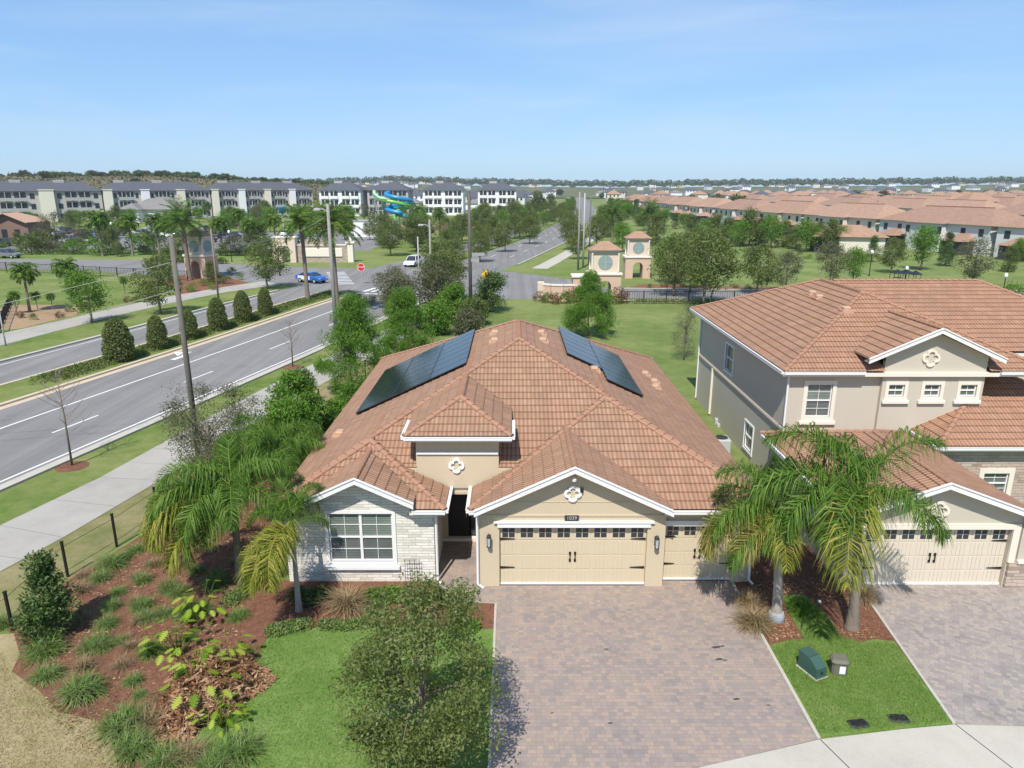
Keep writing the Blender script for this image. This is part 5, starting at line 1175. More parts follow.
# ------------------------------------------------------------------ library of crowns for trees farther off
def proto(name, mat, h, R, shape, z0, K, N, leaf, cr, bark='bark', r=None, asp=.5, up=0, flat=.8, parts=('trunk','crown'), limbs=6, cat='tree'):
    t = thing(name, 'x', cat); cm, Cn = crown_mesh(parts[1], M[mat], R, h-z0, z0, K, N, cr, leaf, shape, asp, flat, up)
    link(parts[0], trunk_mesh(parts[0], M[bark], z0+(h-z0)*.6, r or h*.022, Cn, limbs), t); link(parts[1], cm, t); return t
PR_ = {}
PR_['oak'] = [proto('oak_tree','f_oak',6,2.75,'round',1.3,56,5200,.23,.95) for _ in range(3)]
PR_['green'] = [proto('street_tree','f_bright',5,2.0,'round',1.1,44,3600,.21,.8) for _ in range(2)]
PR_['grey'] = [proto('grey_tree','f_grey',6,2.7,'round',.9,56,4400,.20,.85) for _ in range(2)]
PR_['dark'] = [proto('evergreen_tree','f_dark',7,2.3,'cone',.4,56,4200,.26,.9) for _ in range(2)]
PR_['dense'] = [proto('screen_tree','f_oak',6,2.4,'egg',.3,56,4600,.25,.95) for _ in range(2)]
PR_['bush'] = [proto('round_bush','f_bright',1.6,1.2,'egg',.1,20,700,.17,.5,parts=('stem','foliage'),cat='bush') for _ in range(2)]
PR_['dbush'] = [proto('dark_bush','f_oak',1.6,1.2,'egg',.1,20,700,.17,.5,parts=('stem','foliage'),cat='bush') for _ in range(2)]
PR_['rbush'] = [proto('reddish_bush','f_red',1.4,1.2,'egg',.1,20,600,.17,.5,parts=('stem','foliage'),cat='bush')]
def palm_proto(name, h, L, nf, seed, r, elev, boot, mat='f_palm', bark='bark', **k):
    t = thing(name, 'x', 'palm tree'); link('trunk', palm_trunk_mesh('trunk', M[bark], h, r, r*.85, (.1,.05), boot), t)
    link('crown', palm_crown_mesh('crown', M[mat], nf, L, seed, elev, **k), t, (.1,.05,h)); return t
PR_['sabal'] = [palm_proto('sabal_palm', 5.2, 1.9, 26, s, .17, (-.7,1.35), .12, n=16, ll=.95, lw=.11, hang=.5, plume=.3) for s in (1,2)]
PR_['date'] = [palm_proto('date_palm', 7.0, 3.5, 40, 5, .27, (-.6,1.4), .10, n=40, ll=.62, lw=.06, hang=.15, plume=.3, droop=(.9,1.6))]
PR_['tallpalm'] = [palm_proto('date_palm', 8.0, 3.2, 36, 7, .22, (-.5,1.4), .08, n=40, ll=.6, lw=.06, hang=.25, plume=.3, bark='bark', droop=(.9,1.7))]
USED = set()
def plant(kind, px, py, top, label, group=None, wide=1.0, xy=None, hh=None):
    """stand a tree with its foot at the photo's pixel foot and its top at the pixel row 'top'"""
    base = {'oak':6,'green':5,'grey':6,'dark':7,'dense':6,'bush':1.6,'dbush':1.6,'rbush':1.4,'sabal':6.6,'date':9.0,'tallpalm':10.0}[kind]
    x, y = xy if xy else G(px, py); h = hh if hh else HT(top, y); s = h/base; src = rnd.choice(PR_[kind])
    if src.name not in USED:
        USED.add(src.name); o = src; o.location = (x,y,0); o.rotation_euler = (0,0,rnd.uniform(0,6)); o['label'] = label; 
    else: o = dup(src, (x,y,0), rnd.uniform(0,6), label)
    o.scale = (s*wide, s*wide, s)
    if group: o['group'] = group
    elif 'group' in o: del o['group']
    return o
# clipped cones in the median
tp = thing('cone_topiary', 'x', 'topiary'); N_ = 7000; zz = NP.random(N_); prof = np.where(zz < .25, .78+.22*np.sin(zz/.25*np.pi/2), np.sqrt(np.clip(1-((zz-.25)/.75)**2.1, 0, 1)))*.97+.02
a = NP.random(N_)*6.283; rr = .82*prof*(.80+.28*NP.random(N_)+.10*np.sin(zz*19+a*3)*np.sin(a*2+zz*7)); P = np.stack([rr*np.cos(a), rr*np.sin(a), zz*2.9+.08], 1); V, F = leaf_quads(P, .13, .08)
link('foliage', np_mesh('foliage', V, F, M['f_oak2'], NP.random(N_)), tp); mb = MB(); mb.lathe([(.5,.1),(.62,.8),(.56,1.5),(.38,2.3),(.08,2.7)],(0,0),14); link('dark_core', mb.mesh('dark_core', M['f_dark'], smooth=True), tp)  # added dark solid core so the leaf shell looks opaque
tops = [(100,362,320,'widest clipped cone topiary in the road median, the leftmost'),(140,350,317,'second clipped cone topiary from the left in the road median'),(178,340,311,'clipped cone topiary in the median partly behind the tall utility pole'),
        (211,331,299,'clipped cone topiary in the median just right of the tall utility pole'),(243,323,292,'clipped cone topiary second from the right end of the median row'),(269,316,289,'clipped cone topiary at the right end of the median row')]
for i,(px,py,tpp,lab) in enumerate(tops):
    y = G(px,py)[1]; x = edge_pts(12.9,[y])[0][0]; s = HT(tpp,y)/2.95; o = tp if i == 0 else dup(tp, (x,y,.1), i*1.1)
    o.location = (x,y,.1); o.scale = (s*[1.15,.98,.98,1.0,.95,.9][i],)*2+(s,); tag(o, lab, None, 'clipped cones along the road median')
for i,(y0,y1) in enumerate(((44,48.5),(49.3,52.0),(53.6,56.4),(57.6,60.4),(61.6,65.0),(66,69),(70,74),(75,79),(80,85))):
    pts = edge_pts(12.7, ylist(y0,y1,1.2)); hedge('clipped ground cover in the road median, '+['at its left end','left of the widest topiary','between the first two topiaries','between the second topiary and the pole','between the two middle topiaries','before the last topiary','right of the last topiary','under the low olive bushes','at the junction end'][i], pts, 1.25, .55, M['f_oak'], 2200, .16)
# trees of the left side, feet and tops as in the photograph
for a_ in [
 ('date',190,280,203,'stout date palm with a wide crown in front of the left gate tower'),('tallpalm',308,302,203,'tall date palm with a slender trunk left of the second utility pole'),('tallpalm',338,315,201,'tall date palm directly behind the second utility pole'),
 ('sabal',30,312,260,'sabal palm at the left edge of the fenced lawn'),('sabal',71,302,256,'sabal palm in the middle of the fenced lawn'),('sabal',103,256,208,'sabal palm by the car park, nearest the light green tree'),('sabal',133,256,212,'sabal palm in the hedge bed left of the utility pole'),
 ('sabal',160,255,211,'sabal palm just left of the stout date palm'),('sabal',223,254,214,'sabal palm right of the thin brown pole'),('sabal',253,252,216,'sabal palm above the far hedge right of the thin pole'),('sabal',276,246,212,'sabal palm near the sign wall portal'),('sabal',240,236,207,'sabal palm at the edge of the car park'),
 ('sabal',17,314,290,'small sabal palm nearest the left frame edge'),('sabal',38,311,291,'small sabal palm second from the left frame edge'),('sabal',53,310,292,'small sabal palm at the pavement bed'),('sabal',125,294,276,'small sabal palm beside the dark round tree'),
 ('sabal',420,240,203,'sabal palm near the water slide'),('sabal',440,238,206,'sabal palm right of the water slide'),('sabal',208,222,201,'sabal palm in front of the clubhouse'),('sabal',186,218,199,'sabal palm behind the stout date palm'),
 ('green',92,323,268,'light green street tree beside the far pavement'),('oak',161,314,258,'dark olive round tree left of the tall utility pole'),('oak',268,289,237,'dark olive street tree beside the blue car'),
 ('grey',393,316,268,'grey leafed tree left of the grey lamp pole'),('oak',440,302,240,'olive tree between the two dark poles'),('oak',417,252,216,'olive street tree behind the white car'),('oak',391,256,219,'olive street tree at the lawn by the sign wall'),
 ('oak',447,248,217,'olive street tree farther along the avenue, left of the dark pole'),('oak',462,244,214,'olive street tree on the avenue beside the dark pole'),('oak',370,240,222,'olive tree before the white wall'),('oak',345,240,216,'olive tree behind the sign wall'),
 ('grey',57,246,212,'sparse yellowish tree beside the brown pavilion'),('grey',40,252,228,'grey bushy tree in front of the brown pavilion'),('grey',78,246,222,'dull tree in front of the parked cars'),('oak',110,250,226,'small olive tree in the car park hedge'),
 ('green',270,232,206,'bright tree at the far side of the car park'),('green',300,228,206,'bright tree behind the tall date palm'),('green',322,228,207,'bright tree between the two tall date palms'),('dense',232,226,206,'dense tree in the car park before the grey apartments'),
 ('dense',212,284,262,'dark bush tree at the foot of the left gate tower'),('oak',480,262,231,'olive street tree on the avenue median'),('oak',505,252,222,'olive street tree farther up the avenue median'),('oak',530,244,216,'olive street tree deep along the avenue'),('oak',456,270,240,'olive tree at the corner left of the avenue')]:
    plant(*a_)
for i,(px,py,t_) in enumerate([(352,310,290),(345,318,304),(360,304,292),(372,304,294)]): plant(['grey','dbush','dbush','dbush'][i],px,py,t_,['low grey tree at the end of the road median','olive bush at the tip of the road median, left one','olive bush at the tip of the road median, middle one','olive bush at the tip of the road median, right one'][i])
bl = ['near the foot of the stout palm','below the left gate tower','beside the thin brown pole','at the bend of the far pavement','at the bed corner near the blue car','in front of the dark bush tree','second by the thin pole','under the stout date palm']
for i,(px,py) in enumerate(((176,284),(203,286),(226,284),(240,280),(232,274),(214,290),(218,282),(192,292))): plant(['dbush','bush','dbush','bush'][i%4],px,py,py-[9,8,10,7,8,8,9,10][i],'planted bush '+bl[i])
for i,(px,py) in enumerate(((22,318),(34,320),(60,318),(70,312),(82,309),(100,306),(128,303),(137,302))): plant('dbush' if i%2 else 'rbush',px,py,py-7,'small bush in the planted strip along the far pavement, '+['first','second','third','fourth','fifth','sixth','seventh','eighth'][i]+' from the left')
# trees of the right side
for a_ in [
 ('oak',674,296,234,'large olive tree left of the pair on the entry road'),('oak',704,306,229,'larger olive tree of the pair in front of the entry road'),('oak',757,294,244,'olive tree on the entry verge near the beige house roof'),('green',668,284,237,'bright light green tree behind the olive pair'),
 ('grey',690,292,240,'thin grey tree between the olive pair'),('grey',829,286,243,'bare looking grey tree above the beige roof'),('green',853,284,247,'light green tree above the ridge of the beige house'),('oak',891,273,238,'olive tree left of the lamp post behind the ridge'),
 ('green',920,270,225,'bright green tree beside the lamp post behind the ridge'),('grey',972,284,238,'big rounded grey green tree on the right lawn'),('dark',945,266,232,'dark narrow tree between the bright and the big grey tree'),('dense',1008,272,246,'dense green tree near the right frame edge'),
 ('bush',1012,302,283,'bright bush at the right frame edge behind the roof'),('green',1020,262,238,'light tree touching the right frame edge'),('grey',785,292,252,'grey tree partly hidden by the beige roof'),('dark',872,262,236,'small dark tree in front of the terracotta pavilion'),
 ('date',612,245,203,'date palm behind the nearer gate tower'),('date',648,244,201,'date palm right of the farther gate tower'),('dense',656,246,214,'dark tree right of the farther gate tower'),('green',622,252,222,'bright tree between the two gate towers'),('dense',600,232,206,'olive tree beside the avenue behind the poles'),
 ('oak',571,250,218,'street tree on the right of the avenue, nearest'),('oak',566,238,211,'street tree on the right of the avenue, second'),('oak',572,228,206,'street tree on the right of the avenue, third')]:
    plant(*a_)
row = [(690,240,212),(704,241,216),(716,243,211),(727,244,214),(738,247,217),(749,246,206),(760,246,216),(771,248,212),(783,247,218),(795,249,222),(806,252,216),(818,251,220),(830,253,218),(840,252,222)]
for i,(px,py,t_) in enumerate(row): plant(['dense','green','dense'][i%3],px,py,t_+3,'dark screening tree in the planted row before the terracotta houses','screening trees before the terracotta houses',1.15)
for i,(px,py) in enumerate([(612,215),(625,220),(636,219),(655,222),(664,226),(675,229),(640,226),(684,228),(605,222),(618,226)]): plant(['dense','green','dark'][i%3],px,py,py-[14,18,20,17,18,16,18,15,17,16][i],'small green tree in the thicket beside the terracotta row','thicket trees beside the terracotta row',1.2)
for i,(px,py) in enumerate([(540,300),(548,302),(557,303),(566,303),(574,301),(583,300),(592,302),(612,303),(619,302)]): plant(['rbush','dbush','rbush','bush'][i%4],px,py+1,py-[9,11,10,12,13,11,12,14,15][i],'low reddish and green bush along the foot of the peach entrance wall','bushes along the peach entrance wall')
for i,(px,py) in enumerate([(700,251),(716,253),(735,255),(752,256),(770,257),(790,258),(808,259),(826,260),(800,255),(744,252),(690,250)]): plant(['bush','rbush','dbush'][i%3],px,py,py-5,'low bush in the mulch strip before the terracotta houses','bushes before the terracotta houses',1.4)
for i,(px,py) in enumerate([(650,288),(665,287),(683,287),(700,287),(718,288),(735,288),(748,288)]): plant(['dbush','rbush'][i%2],px,py,py-4,'low clipped bush along the far kerb of the entry road','kerb bushes of the entry road',1.5)
# ------------------------------------------------------------------ poles, lamps, wires, signs
def pole(label, x, y, h, r0, r1, mat, arm=None, lum=None, name='utility_pole', lean=0):
    t = thing(name, label, 'pole', (x,y,0)); mb = MB(); mb.tube([(0,0,-.1),(lean*.5,0,h*.5),(lean,0,h)],[r0,(r0+r1)/2,r1],10); link('pole', mb.mesh('pole', M[mat], smooth=True), t)
    if arm:
        mb = MB(); mb.tube([(lean,0,arm[2]),(arm[0]*.5,arm[1]*.5,arm[2]+.25),(arm[0],arm[1],arm[2]+.2)],.05,6); link('arm', mb.mesh('arm', M['polegrey']), t)
        mb = MB(); mb.bbox(arm[0]-.35,arm[0]+.25,arm[1]-.12,arm[1]+.12,arm[2]+.12,arm[2]+.30,.05); link('lamp_head', mb.mesh('lamp_head', M['polegrey']), t)
    return t
M['polegrey'] = plain('galvanised_grey', (.36,.36,.35), .5, .12, spec=.4); M['concpole'] = plain('weathered_concrete', (.27,.255,.23), .85, .22, 1.2, bump=.3); M['brownpole'] = plain('brown_pole', (.24,.17,.12), .7, .2)
p1 = pole('tall weathered grey utility pole nearest the camera beside the pavement', -15.75, 33.4, 10.75, .15, .115, 'wood'); p2 = pole('second tall grey utility pole with a lamp arm, in front of a palm', -16.25, 64.5, 11.5, .20, .13, 'concpole', (-.9,0,10.8))
mb = MB(); 
for z in (9.6,8.3): mb.box(-.16,.16,-.04,.04,z-.04,z+.04)
link('clamp', mb.mesh('clamp', M['black']), p1)
pole('thin brown pole beside the left gate tower bed', *G(219,303), 8.4, .12, .09, 'brownpole'); pole('grey lamp pole beside the grey leafed trees', *G(432,306), 9.5, .15, .1, 'concpole', (-.9,0,8.7)); pole('dark brown pole with street signs near the junction', *G(471,322), 12.6, .19, .14, 'bronze')
pole('thin grey pole right of the white car', *G(420,305), 7.6, .09, .07, 'polegrey'); pole('thin grey pole at the left frame edge', *G(6,346), 3.2, .06, .05, 'polegrey')
for px,py,top,m,lab in ((578,270,192,'concpole','leftmost of three tall poles beside the avenue pavement'),(583,268,193,'polegrey','middle pale pole of three beside the avenue pavement'),(589,264,196,'wood','rightmost of three tall poles beside the avenue pavement')):
    x, y = G(px,py); pole(lab, x, y, HT(top,y), .17, .12, m)
x, y = G(471,322); t = thing('street_name_sign', 'pale street name blades on the dark brown pole', 'sign', (x,y,0))
for z,rz in ((6.6,.4),(6.1,-.9)):
    mb = MB(); mb.bar((.2*math.cos(rz),.2*math.sin(rz),z),(1.5*math.cos(rz),1.5*math.sin(rz),z),.03,.32); link('blade', mb.mesh('blade', M['polegrey']), t)
def wire(label, a, b, sag):
    pts = []; a = Vector(a); b = Vector(b)
    for i in range(17):
        f = i/16; p = a.lerp(b, f); p.z -= sag*4*f*(1-f); pts.append(p)
    mb = MB(); mb.tube(pts, .014, 4); t = mb.build('overhead_cable', M['polegrey']); tag(t, label, 'cable')
wire('upper overhead cable running left from the tall utility pole', (-15.8,33.4,9.6), (-36,31,5.4), .25); wire('lower overhead cable running left from the tall utility pole', (-15.8,33.4,8.3), (-36,30.5,3.6), .2); wire('overhead cable between the two tall utility poles', (-15.75,33.5,10.5), (-16.25,64.5,10.6), 1.0)
pole('weathered utility pole outside the left frame edge carrying the cables', -36, 30.8, 7.0, .15, .11, 'wood')
M['signred'] = plain('sign_red', (.50,.02,.025), .4, .06); M['signyel'] = plain('sign_yellow', (.75,.42,.02), .4, .06)
x, y = G(362,284); t = thing('stop_sign', 'red octagonal stop sign on a thin post at the junction', 'sign', (x,y,0)); mb = MB(); mb.tube([(0,0,-.05),(0,0,2.6)],.035,6); link('post', mb.mesh('post', M['polegrey']), t)
def ngon(n, r, rot=0): return [(r*math.cos(2*math.pi*(i+.5)/n+rot), 2.3+r*math.sin(2*math.pi*(i+.5)/n+rot)) for i in range(n)]
mb = MB(); mb.xz(ngon(8,.55), -.05, -.036); link('rim', mb.mesh('rim', M['white']), t); mb = MB(); mb.xz(ngon(8,.50), -.062, -.052); link('face', mb.mesh('face', M['signred']), t)
cu = bpy.data.curves.new('lettering', 'FONT'); cu.body = 'STOP'; cu.size = .36; cu.align_x = 'CENTER'; cu.align_y = 'CENTER'; cu.extrude = .003; tmp = bpy.data.objects.new('tmp', cu); C.objects.link(tmp); bpy.context.view_layer.update()
me = bpy.data.meshes.new_from_object(tmp.evaluated_get(bpy.context.evaluated_depsgraph_get())); bpy.data.objects.remove(tmp); me.materials.clear(); me.materials.append(M['white']); link('lettering', me, t, (0,-.068,2.3), (math.pi/2,0,0))
x, y = G(486,293); t = thing('warning_sign', 'yellow diamond warning sign on a thin post at the junction', 'sign', (x,y,0)); mb = MB(); mb.tube([(0,0,-.05),(0,0,2.9)],.035,6); link('post', mb.mesh('post', M['polegrey']), t); mb = MB(); mb.xz(ngon(4,.62,math.pi/4), -.06, -.045); link('face', mb.mesh('face', M['signyel']), t)
mb = MB(); mb.box(-.08,.08,-.07,-.062,2.12,2.45); mb.lathe([(.07,2.47),(.09,2.55),(.04,2.62)],(0,-.066),8); link('symbol', mb.mesh('symbol', M['black']), t)
def lamp(label, px, py, top):
    x, y = G(px,py); h = HT(top,y); t = thing('lamp_post', label, 'lamp post', (x,y,0)); mb = MB(); mb.tube([(0,0,-.05),(0,0,.5),(0,0,h-.6)],[.13,.07,.055],8); link('post', mb.mesh('post', M['black']), t)
    mb = MB(); mb.lathe([(.08,h-.62),(.2,h-.5),(.24,h-.3),(.16,h-.08),(.05,h)],(0,0),12); link('globe', mb.mesh('globe', M['white'], smooth=True), t)
lamp('black lamp post with a white globe left of the play area', 869, 276, 250); lamp('black lamp post with a white globe in front of the play area', 905, 282, 266); lamp('black lamp post at the right above the roof end', 1003, 292, 273)
for px,py,top,lab in ((115,252,222,'lamp post by the car park hedge left'),(232,262,230,'lamp post beside the far hedge'),(280,276,246,'dark lamp post behind the blue car')): lamp('black '+lab, px, py, top)
# ------------------------------------------------------------------ metal fences
def fence(label, a, b, h, step):
    a = Vector((*a,0)); b = Vector((*b,0)); t = thing('metal_fence', label, 'fence', a); L = (b-a).length; n = max(2, int(L/step)); d = (b-a)/n
    for i in range(n+1):
        p = d*i; mb = MB(); mb.box(p.x-.05,p.x+.05,p.y-.05,p.y+.05,-.05,h+.08); link('post', mb.mesh('post', M['black']), t)
    for z in (.15,h): mb = MB(); mb.bar((0,0,z),tuple(d*n+Vector((0,0,z))),.05,.05); link('rail', mb.mesh('rail', M['black']), t)
    mb = MB(); m = int(L/.28)
    for i in range(m): p = (b-a)*(i+.5)/m; mb.box(p.x-.012,p.x+.012,p.y-.012,p.y+.012,.15,h)
    o = link('picket', mb.mesh('picket', M['black']), t); o['kind'] = 'stuff'; return t
fence('black picket fence between the back lawn and the entry road', (12.6,81.6), (62,81.2), 1.3, 2.5); hedge('clipped hedge along the black fence of the entry road', [(14,81.0),(24,80.8),(36,80.6),(46,80.5)], .55, .6, M['f_oak'], 3800, .18)
fence('black picket fence along the far side of the fenced lawn', (-92,117), (-46,101), 1.4, 3.2); fence('black picket fence along the hedge of the car park', (-66,140), (-36,134.5), 1.4, 3.2)
fence('short black fence left of the planted far pavement', (-47,64), (-58,82), 1.2, 2.6)
for (a_,b_,lab) in (((-130,143),(-75,141),'long low hedge before the left part of the car park'),((-72,141.5),(-42,139),'long low hedge before the right part of the car park'),((-64,128.5),(-50,124),'dark hedge in the island of the left entrance')):
    a2 = Vector(a_); b2 = Vector(b_); hedge(lab, [tuple(a2.lerp(b2,k/5)) for k in range(6)], 1.1, 1.1, M['f_oak'], 3200, .35)
# ------------------------------------------------------------------ entrance architecture
M['peach'] = stucco('peach_stucco', (.56,.40,.30)); M['peach2'] = stucco('pale_peach_stucco', (.62,.50,.40)); M['teal'] = plain('grey_green_lattice', (.22,.30,.29), .6, .15, 4.0); M['roof_far'] = plain('terracotta_tiles', (.325,.20,.135), .85, .35, 1.3)
def gate_tower(label, x, y, rz=0, s=1.0, wing_l=0):
    t = thing('gate_tower', label, 'gate tower', (x,y,0), rz)
    mb = MB(); w = 1.9
    mb.box(-w,-.75,-1.3,1.3,0,3.1); mb.box(.75,w,-1.3,1.3,0,3.1)
    n = 10; arc = [(-.75,3.1),(-.75,1.7)]+[(.75*-math.cos(math.pi*i/n), 1.7+.75*math.sin(math.pi*i/n)) for i in range(1,n)]+[(.75,1.7),(.75,3.1)]
    mb.xz(arc, -1.3, 1.3); link('base', mb.mesh('base', M['peach']), t)
    mb = MB(); mb.bbox(-w-.15,w+.15,-1.45,1.45,3.1,3.35,.05); mb.bbox(-1.65,1.65,-1.2,1.2,5.75,6.0,.05); link('cornice', mb.mesh('cornice', M['cream']), t)
    mb = MB(); mb.box(-1.5,1.5,-1.05,1.05,3.35,5.75); link('upper_wall', mb.mesh('upper_wall', M['peach2']), t)
    for q in range(2):
        mb = MB(); ro = []
        for i in range(24): an = 2*math.pi*i/24; ro.append((.86*math.cos(an), 4.55+.86*math.sin(an)))
        mb.xz(ro, -1.10, -1.052) if q == 0 else mb.yz(ro, 1.502, 1.55); wdw = link('round_window', mb.mesh('round_window', M['teal']), t)
        mb = MB()
        if q == 0: mb.box(-.04,.04,-1.13,-1.103,3.75,5.35); mb.box(-.8,-.045,-1.13,-1.103,4.51,4.59); mb.box(.045,.8,-1.13,-1.103,4.51,4.59)
        else: mb.box(1.553,1.58,-.04,.04,3.75,5.35)
        link('glazing_bar', mb.mesh('glazing_bar', M['polegrey']), wdw)
    for sx in (-1.56,1.56):
        for sy in (-1.12,1.12): mb = MB(); mb.lathe([(.16,3.35),(.12,3.6),(.12,5.5),(.17,5.75)],(sx,sy),8); link('column', mb.mesh('column', M['cream'], smooth=True), t)
    mb = MB(); e = 1.95; f = 1.5; mb.add([(-e,-f,6.0),(e,-f,6.0),(e,f,6.0),(-e,f,6.0),(-.5,0,6.95),(.5,0,6.95)], [(0,1,5,4),(2,3,4,5),(1,2,5),(3,0,4),(3,2,1,0)]); link('roof', mb.mesh('roof', M['roof_far']), t)
    t.scale = (s,s,s); return t
gate_tower('nearer peach gate tower with a round lattice window and tiled roof', *G(603,299.5), 0, .98); gate_tower('farther peach gate tower with a dark arch, right of the nearer one', *G(636,277.5), 0, .96)
gate_tower('left gate tower behind the stout date palm', *G(203,277), -.35, 1.0)
x, y = G(603,299.5); t = thing('entrance_wall', 'low curved peach wall sweeping left from the nearer gate tower', 'wall', (x,y,0)); pts = [(-2.0,-.6),(-3.4,-.9),(-4.8,-1.0),(-6.2,-.7),(-7.4,.1)]
for nm,z0,z1,wd,m in (('wall',0,1.75,.35,'peach'),('coping',1.75,1.92,.5,'cream')):
    mb = MB(); 
    for a_,b_ in zip(pts,pts[1:]): mb.bar((*a_,(z0+z1)/2),(*b_,(z0+z1)/2),wd,z1-z0)
    link(nm, mb.mesh(nm, M[m]), t)
mb = MB(); mb.box(-3.7,-1.95,-1.1,.9,0,2.75); link('wing_wall', mb.mesh('wing_wall', M['peach']), t); mb = MB(); mb.bbox(-3.85,-1.92,-1.25,1.05,2.75,2.98,.05); link('coping', mb.mesh('coping', M['cream']), t)
for p in (pts[-1],): mb = MB(); mb.bbox(p[0]-.4,p[0]+.4,p[1]-.4,p[1]+.4,0,2.1,.06); link('end_pier', mb.mesh('end_pier', M['peach2']), t)
x, y = G(316,262); t = thing('entrance_sign', 'cream community sign panel in a brown stone wall with an arched portal', 'sign wall', (x,y,0), 0)
mb = MB(); mb.box(-7.2,-5.6,-1,1,0,4.2); mb.box(-4.2,-3.2,-1,1,0,4.2); n = 10; arc = [(-5.6,4.2),(-5.6,2.2)]+[(-4.9-.7*math.cos(math.pi*i/n), 2.2+.7*math.sin(math.pi*i/n)) for i in range(1,n)]+[(-4.2,2.2),(-4.2,4.2)]; mb.xz(arc,-1,1); link('portal', mb.mesh('portal', M['peach2']), t)
mb = MB(); mb.box(-3.2,5.8,-.3,.5,0,2.9); mb.xz([(-2.8,2.9),(3.0,2.9),(2.0,3.5),(.8,4.0),(-1.5,4.0),(-2.4,3.5)],-.3,.5); link('stone_wall', mb.mesh('stone_wall', M['stone_brown']), t)
mb = MB(); mb.bbox(-2.2,4.9,-.46,-.305,1.0,2.5,.06); link('sign_panel', mb.mesh('sign_panel', M['cream']), t); mb = MB(); mb.box(-3.2,5.9,-.4,.6,2.9,3.05); mb.box(-7.35,-3.05,-1.12,1.12,4.2,4.45); link('coping', mb.mesh('coping', M['cream']), t)
mb = MB(); mb.bbox(5.8,6.8,-.5,.6,0,3.3,.05); mb.bbox(5.5,7.1,-.7,.8,3.3,3.55,.05); mb.lathe([(.25,3.55),(.35,3.8),(.1,4.3)],(6.3,.05),8); link('end_pier', mb.mesh('end_pier', M['cream']), t)
# ------------------------------------------------------------------ cars
def paint(name, col): 
    t = NT(name); t.b.inputs['Coat Weight'].default_value = .6; t.b.inputs['Coat Roughness'].default_value = .05; return t.fin(col, .35, .5)
PAINT = {'white':paint('white_car_paint',(.72,.72,.72)),'black':paint('black_car_paint',(.015,.016,.018)),'grey':paint('grey_car_paint',(.16,.17,.18)),'silver':paint('silver_car_paint',(.42,.43,.44)),'blue':paint('blue_car_paint',(.015,.12,.42)),'navy':paint('navy_car_paint',(.02,.035,.075)),'red':paint('dark_red_car_paint',(.16,.02,.02))}
M['tyre'] = plain('tyre_rubber', (.018,.018,.019), .8, .2); M['lens'] = plain('headlight_lens', (.60,.62,.62), .15, .05, spec=.6); M['tail'] = plain('tail_light_lens', (.30,.01,.012), .25, .05)
def car_proto(col, suv):
    t = thing('parked_car', 'x', 'car'); L, Wd, H = (4.7,1.85,1.72) if suv else (4.55,1.8,1.42)
    lo = [(-L/2,.42),(-L/2,.85),(-L/2+.12,.98 if not suv else 1.05),(L*.17,.98),(L*.40,.88),(L/2-.04,.72),(L/2,.42)]
    mb = MB(); n = len(lo); cr = []
    for yy, ins in ((-Wd/2,.0),(-Wd/2+.06,.06),(Wd/2-.06,.06),(Wd/2,.0)):
        cr.append([(x, yy, z+(ins if z > .6 else 0)*.6-(0 if ins else .0)) for x,z in lo])
    vs = [p for r in cr for p in r]; fs = [(k*n+i,(k+1)*n+i,(k+1)*n+(i+1)%n,k*n+(i+1)%n) for k in range(3) for i in range(n)]+[tuple(range(n)), tuple(range(4*n-1,3*n-1,-1))]
    mb.add(vs, fs); b = link('body', mb.mesh('body', PAINT[col]), t)
    zb = 1.0; x0, x1, x2, x3 = ((-L/2+.08,-L/2+.42,L*.06,L*.24) if suv else (-L*.42,-L*.20,L*.07,L*.25)); wi = Wd/2-.08; wt = Wd/2-.28
    mb = MB(); mb.add([(x0,-wi,zb),(x3,-wi,zb),(x3,wi,zb),(x0,wi,zb),(x1,-wt,H-.03),(x2,-wt,H-.03),(x2,wt,H-.03),(x1,wt,H-.03)], [(0,1,5,4),(1,2,6,5),(2,3,7,6),(3,0,4,7),(4,5,6,7)]); link('windows', mb.mesh('windows', M['glass_far']), t)
    mb = MB(); mb.add([(x1-.04,-wt-.03,H-.04),(x2+.05,-wt-.03,H-.04),(x2+.05,wt+.03,H-.04),(x1-.04,wt+.03,H-.04),(x1+.1,-wt+.1,H+.02),(x2-.1,-wt+.1,H+.02),(x2-.1,wt-.1,H+.02),(x1+.1,wt-.1,H+.02)], [(4,5,6,7),(0,1,5,4),(1,2,6,5),(2,3,7,6),(3,0,4,7),(3,2,1,0)])
    for s in (-1,1):
        for (p,q) in (((x0,zb),(x1,H-.03)),((x3,zb),(x2,H-.03)),(((x0+x3)/2,zb),((x1+x2)/2,H-.03))): mb.bar((p[0],s*wi,p[1]),(q[0],s*wt,q[1]),.07,.05)
    link('roof', mb.mesh('roof', PAINT[col]), t)
    for sx in (-L*.31,L*.31):
        for s in (-1,1):
            mb = MB(); yy = s*(Wd/2-.10); mb.add([(sx+.34*math.cos(k*math.pi/8), yy+e*.12, .34+.34*math.sin(k*math.pi/8)) for e in (-1,1) for k in range(16)], [(k,(k+1)%16,16+(k+1)%16,16+k) for k in range(16)]+[tuple(range(15,-1,-1)),tuple(range(16,32))]); wh = link('wheel', mb.mesh('wheel', M['tyre']), t)
            mb = MB(); yo = yy+s*.125; mb.add([(sx+.2*math.cos(k*math.pi/6), yo, .34+.2*math.sin(k*math.pi/6)) for k in range(12)], [tuple(range(12))]); link('rim', mb.mesh('rim', M['polegrey']), wh)
    for s in (-1,1):
        mb = MB(); mb.box(L/2-.16,L/2-.005,s*.66-.18,s*.66+.18,.64,.76); link('headlight', mb.mesh('headlight', M['lens']), t); mb = MB(); mb.box(-L/2-.012,-L/2+.05,s*.68-.16,s*.68+.16,.72,.86); link('tail_light', mb.mesh('tail_light', M['tail']), t)
    return t
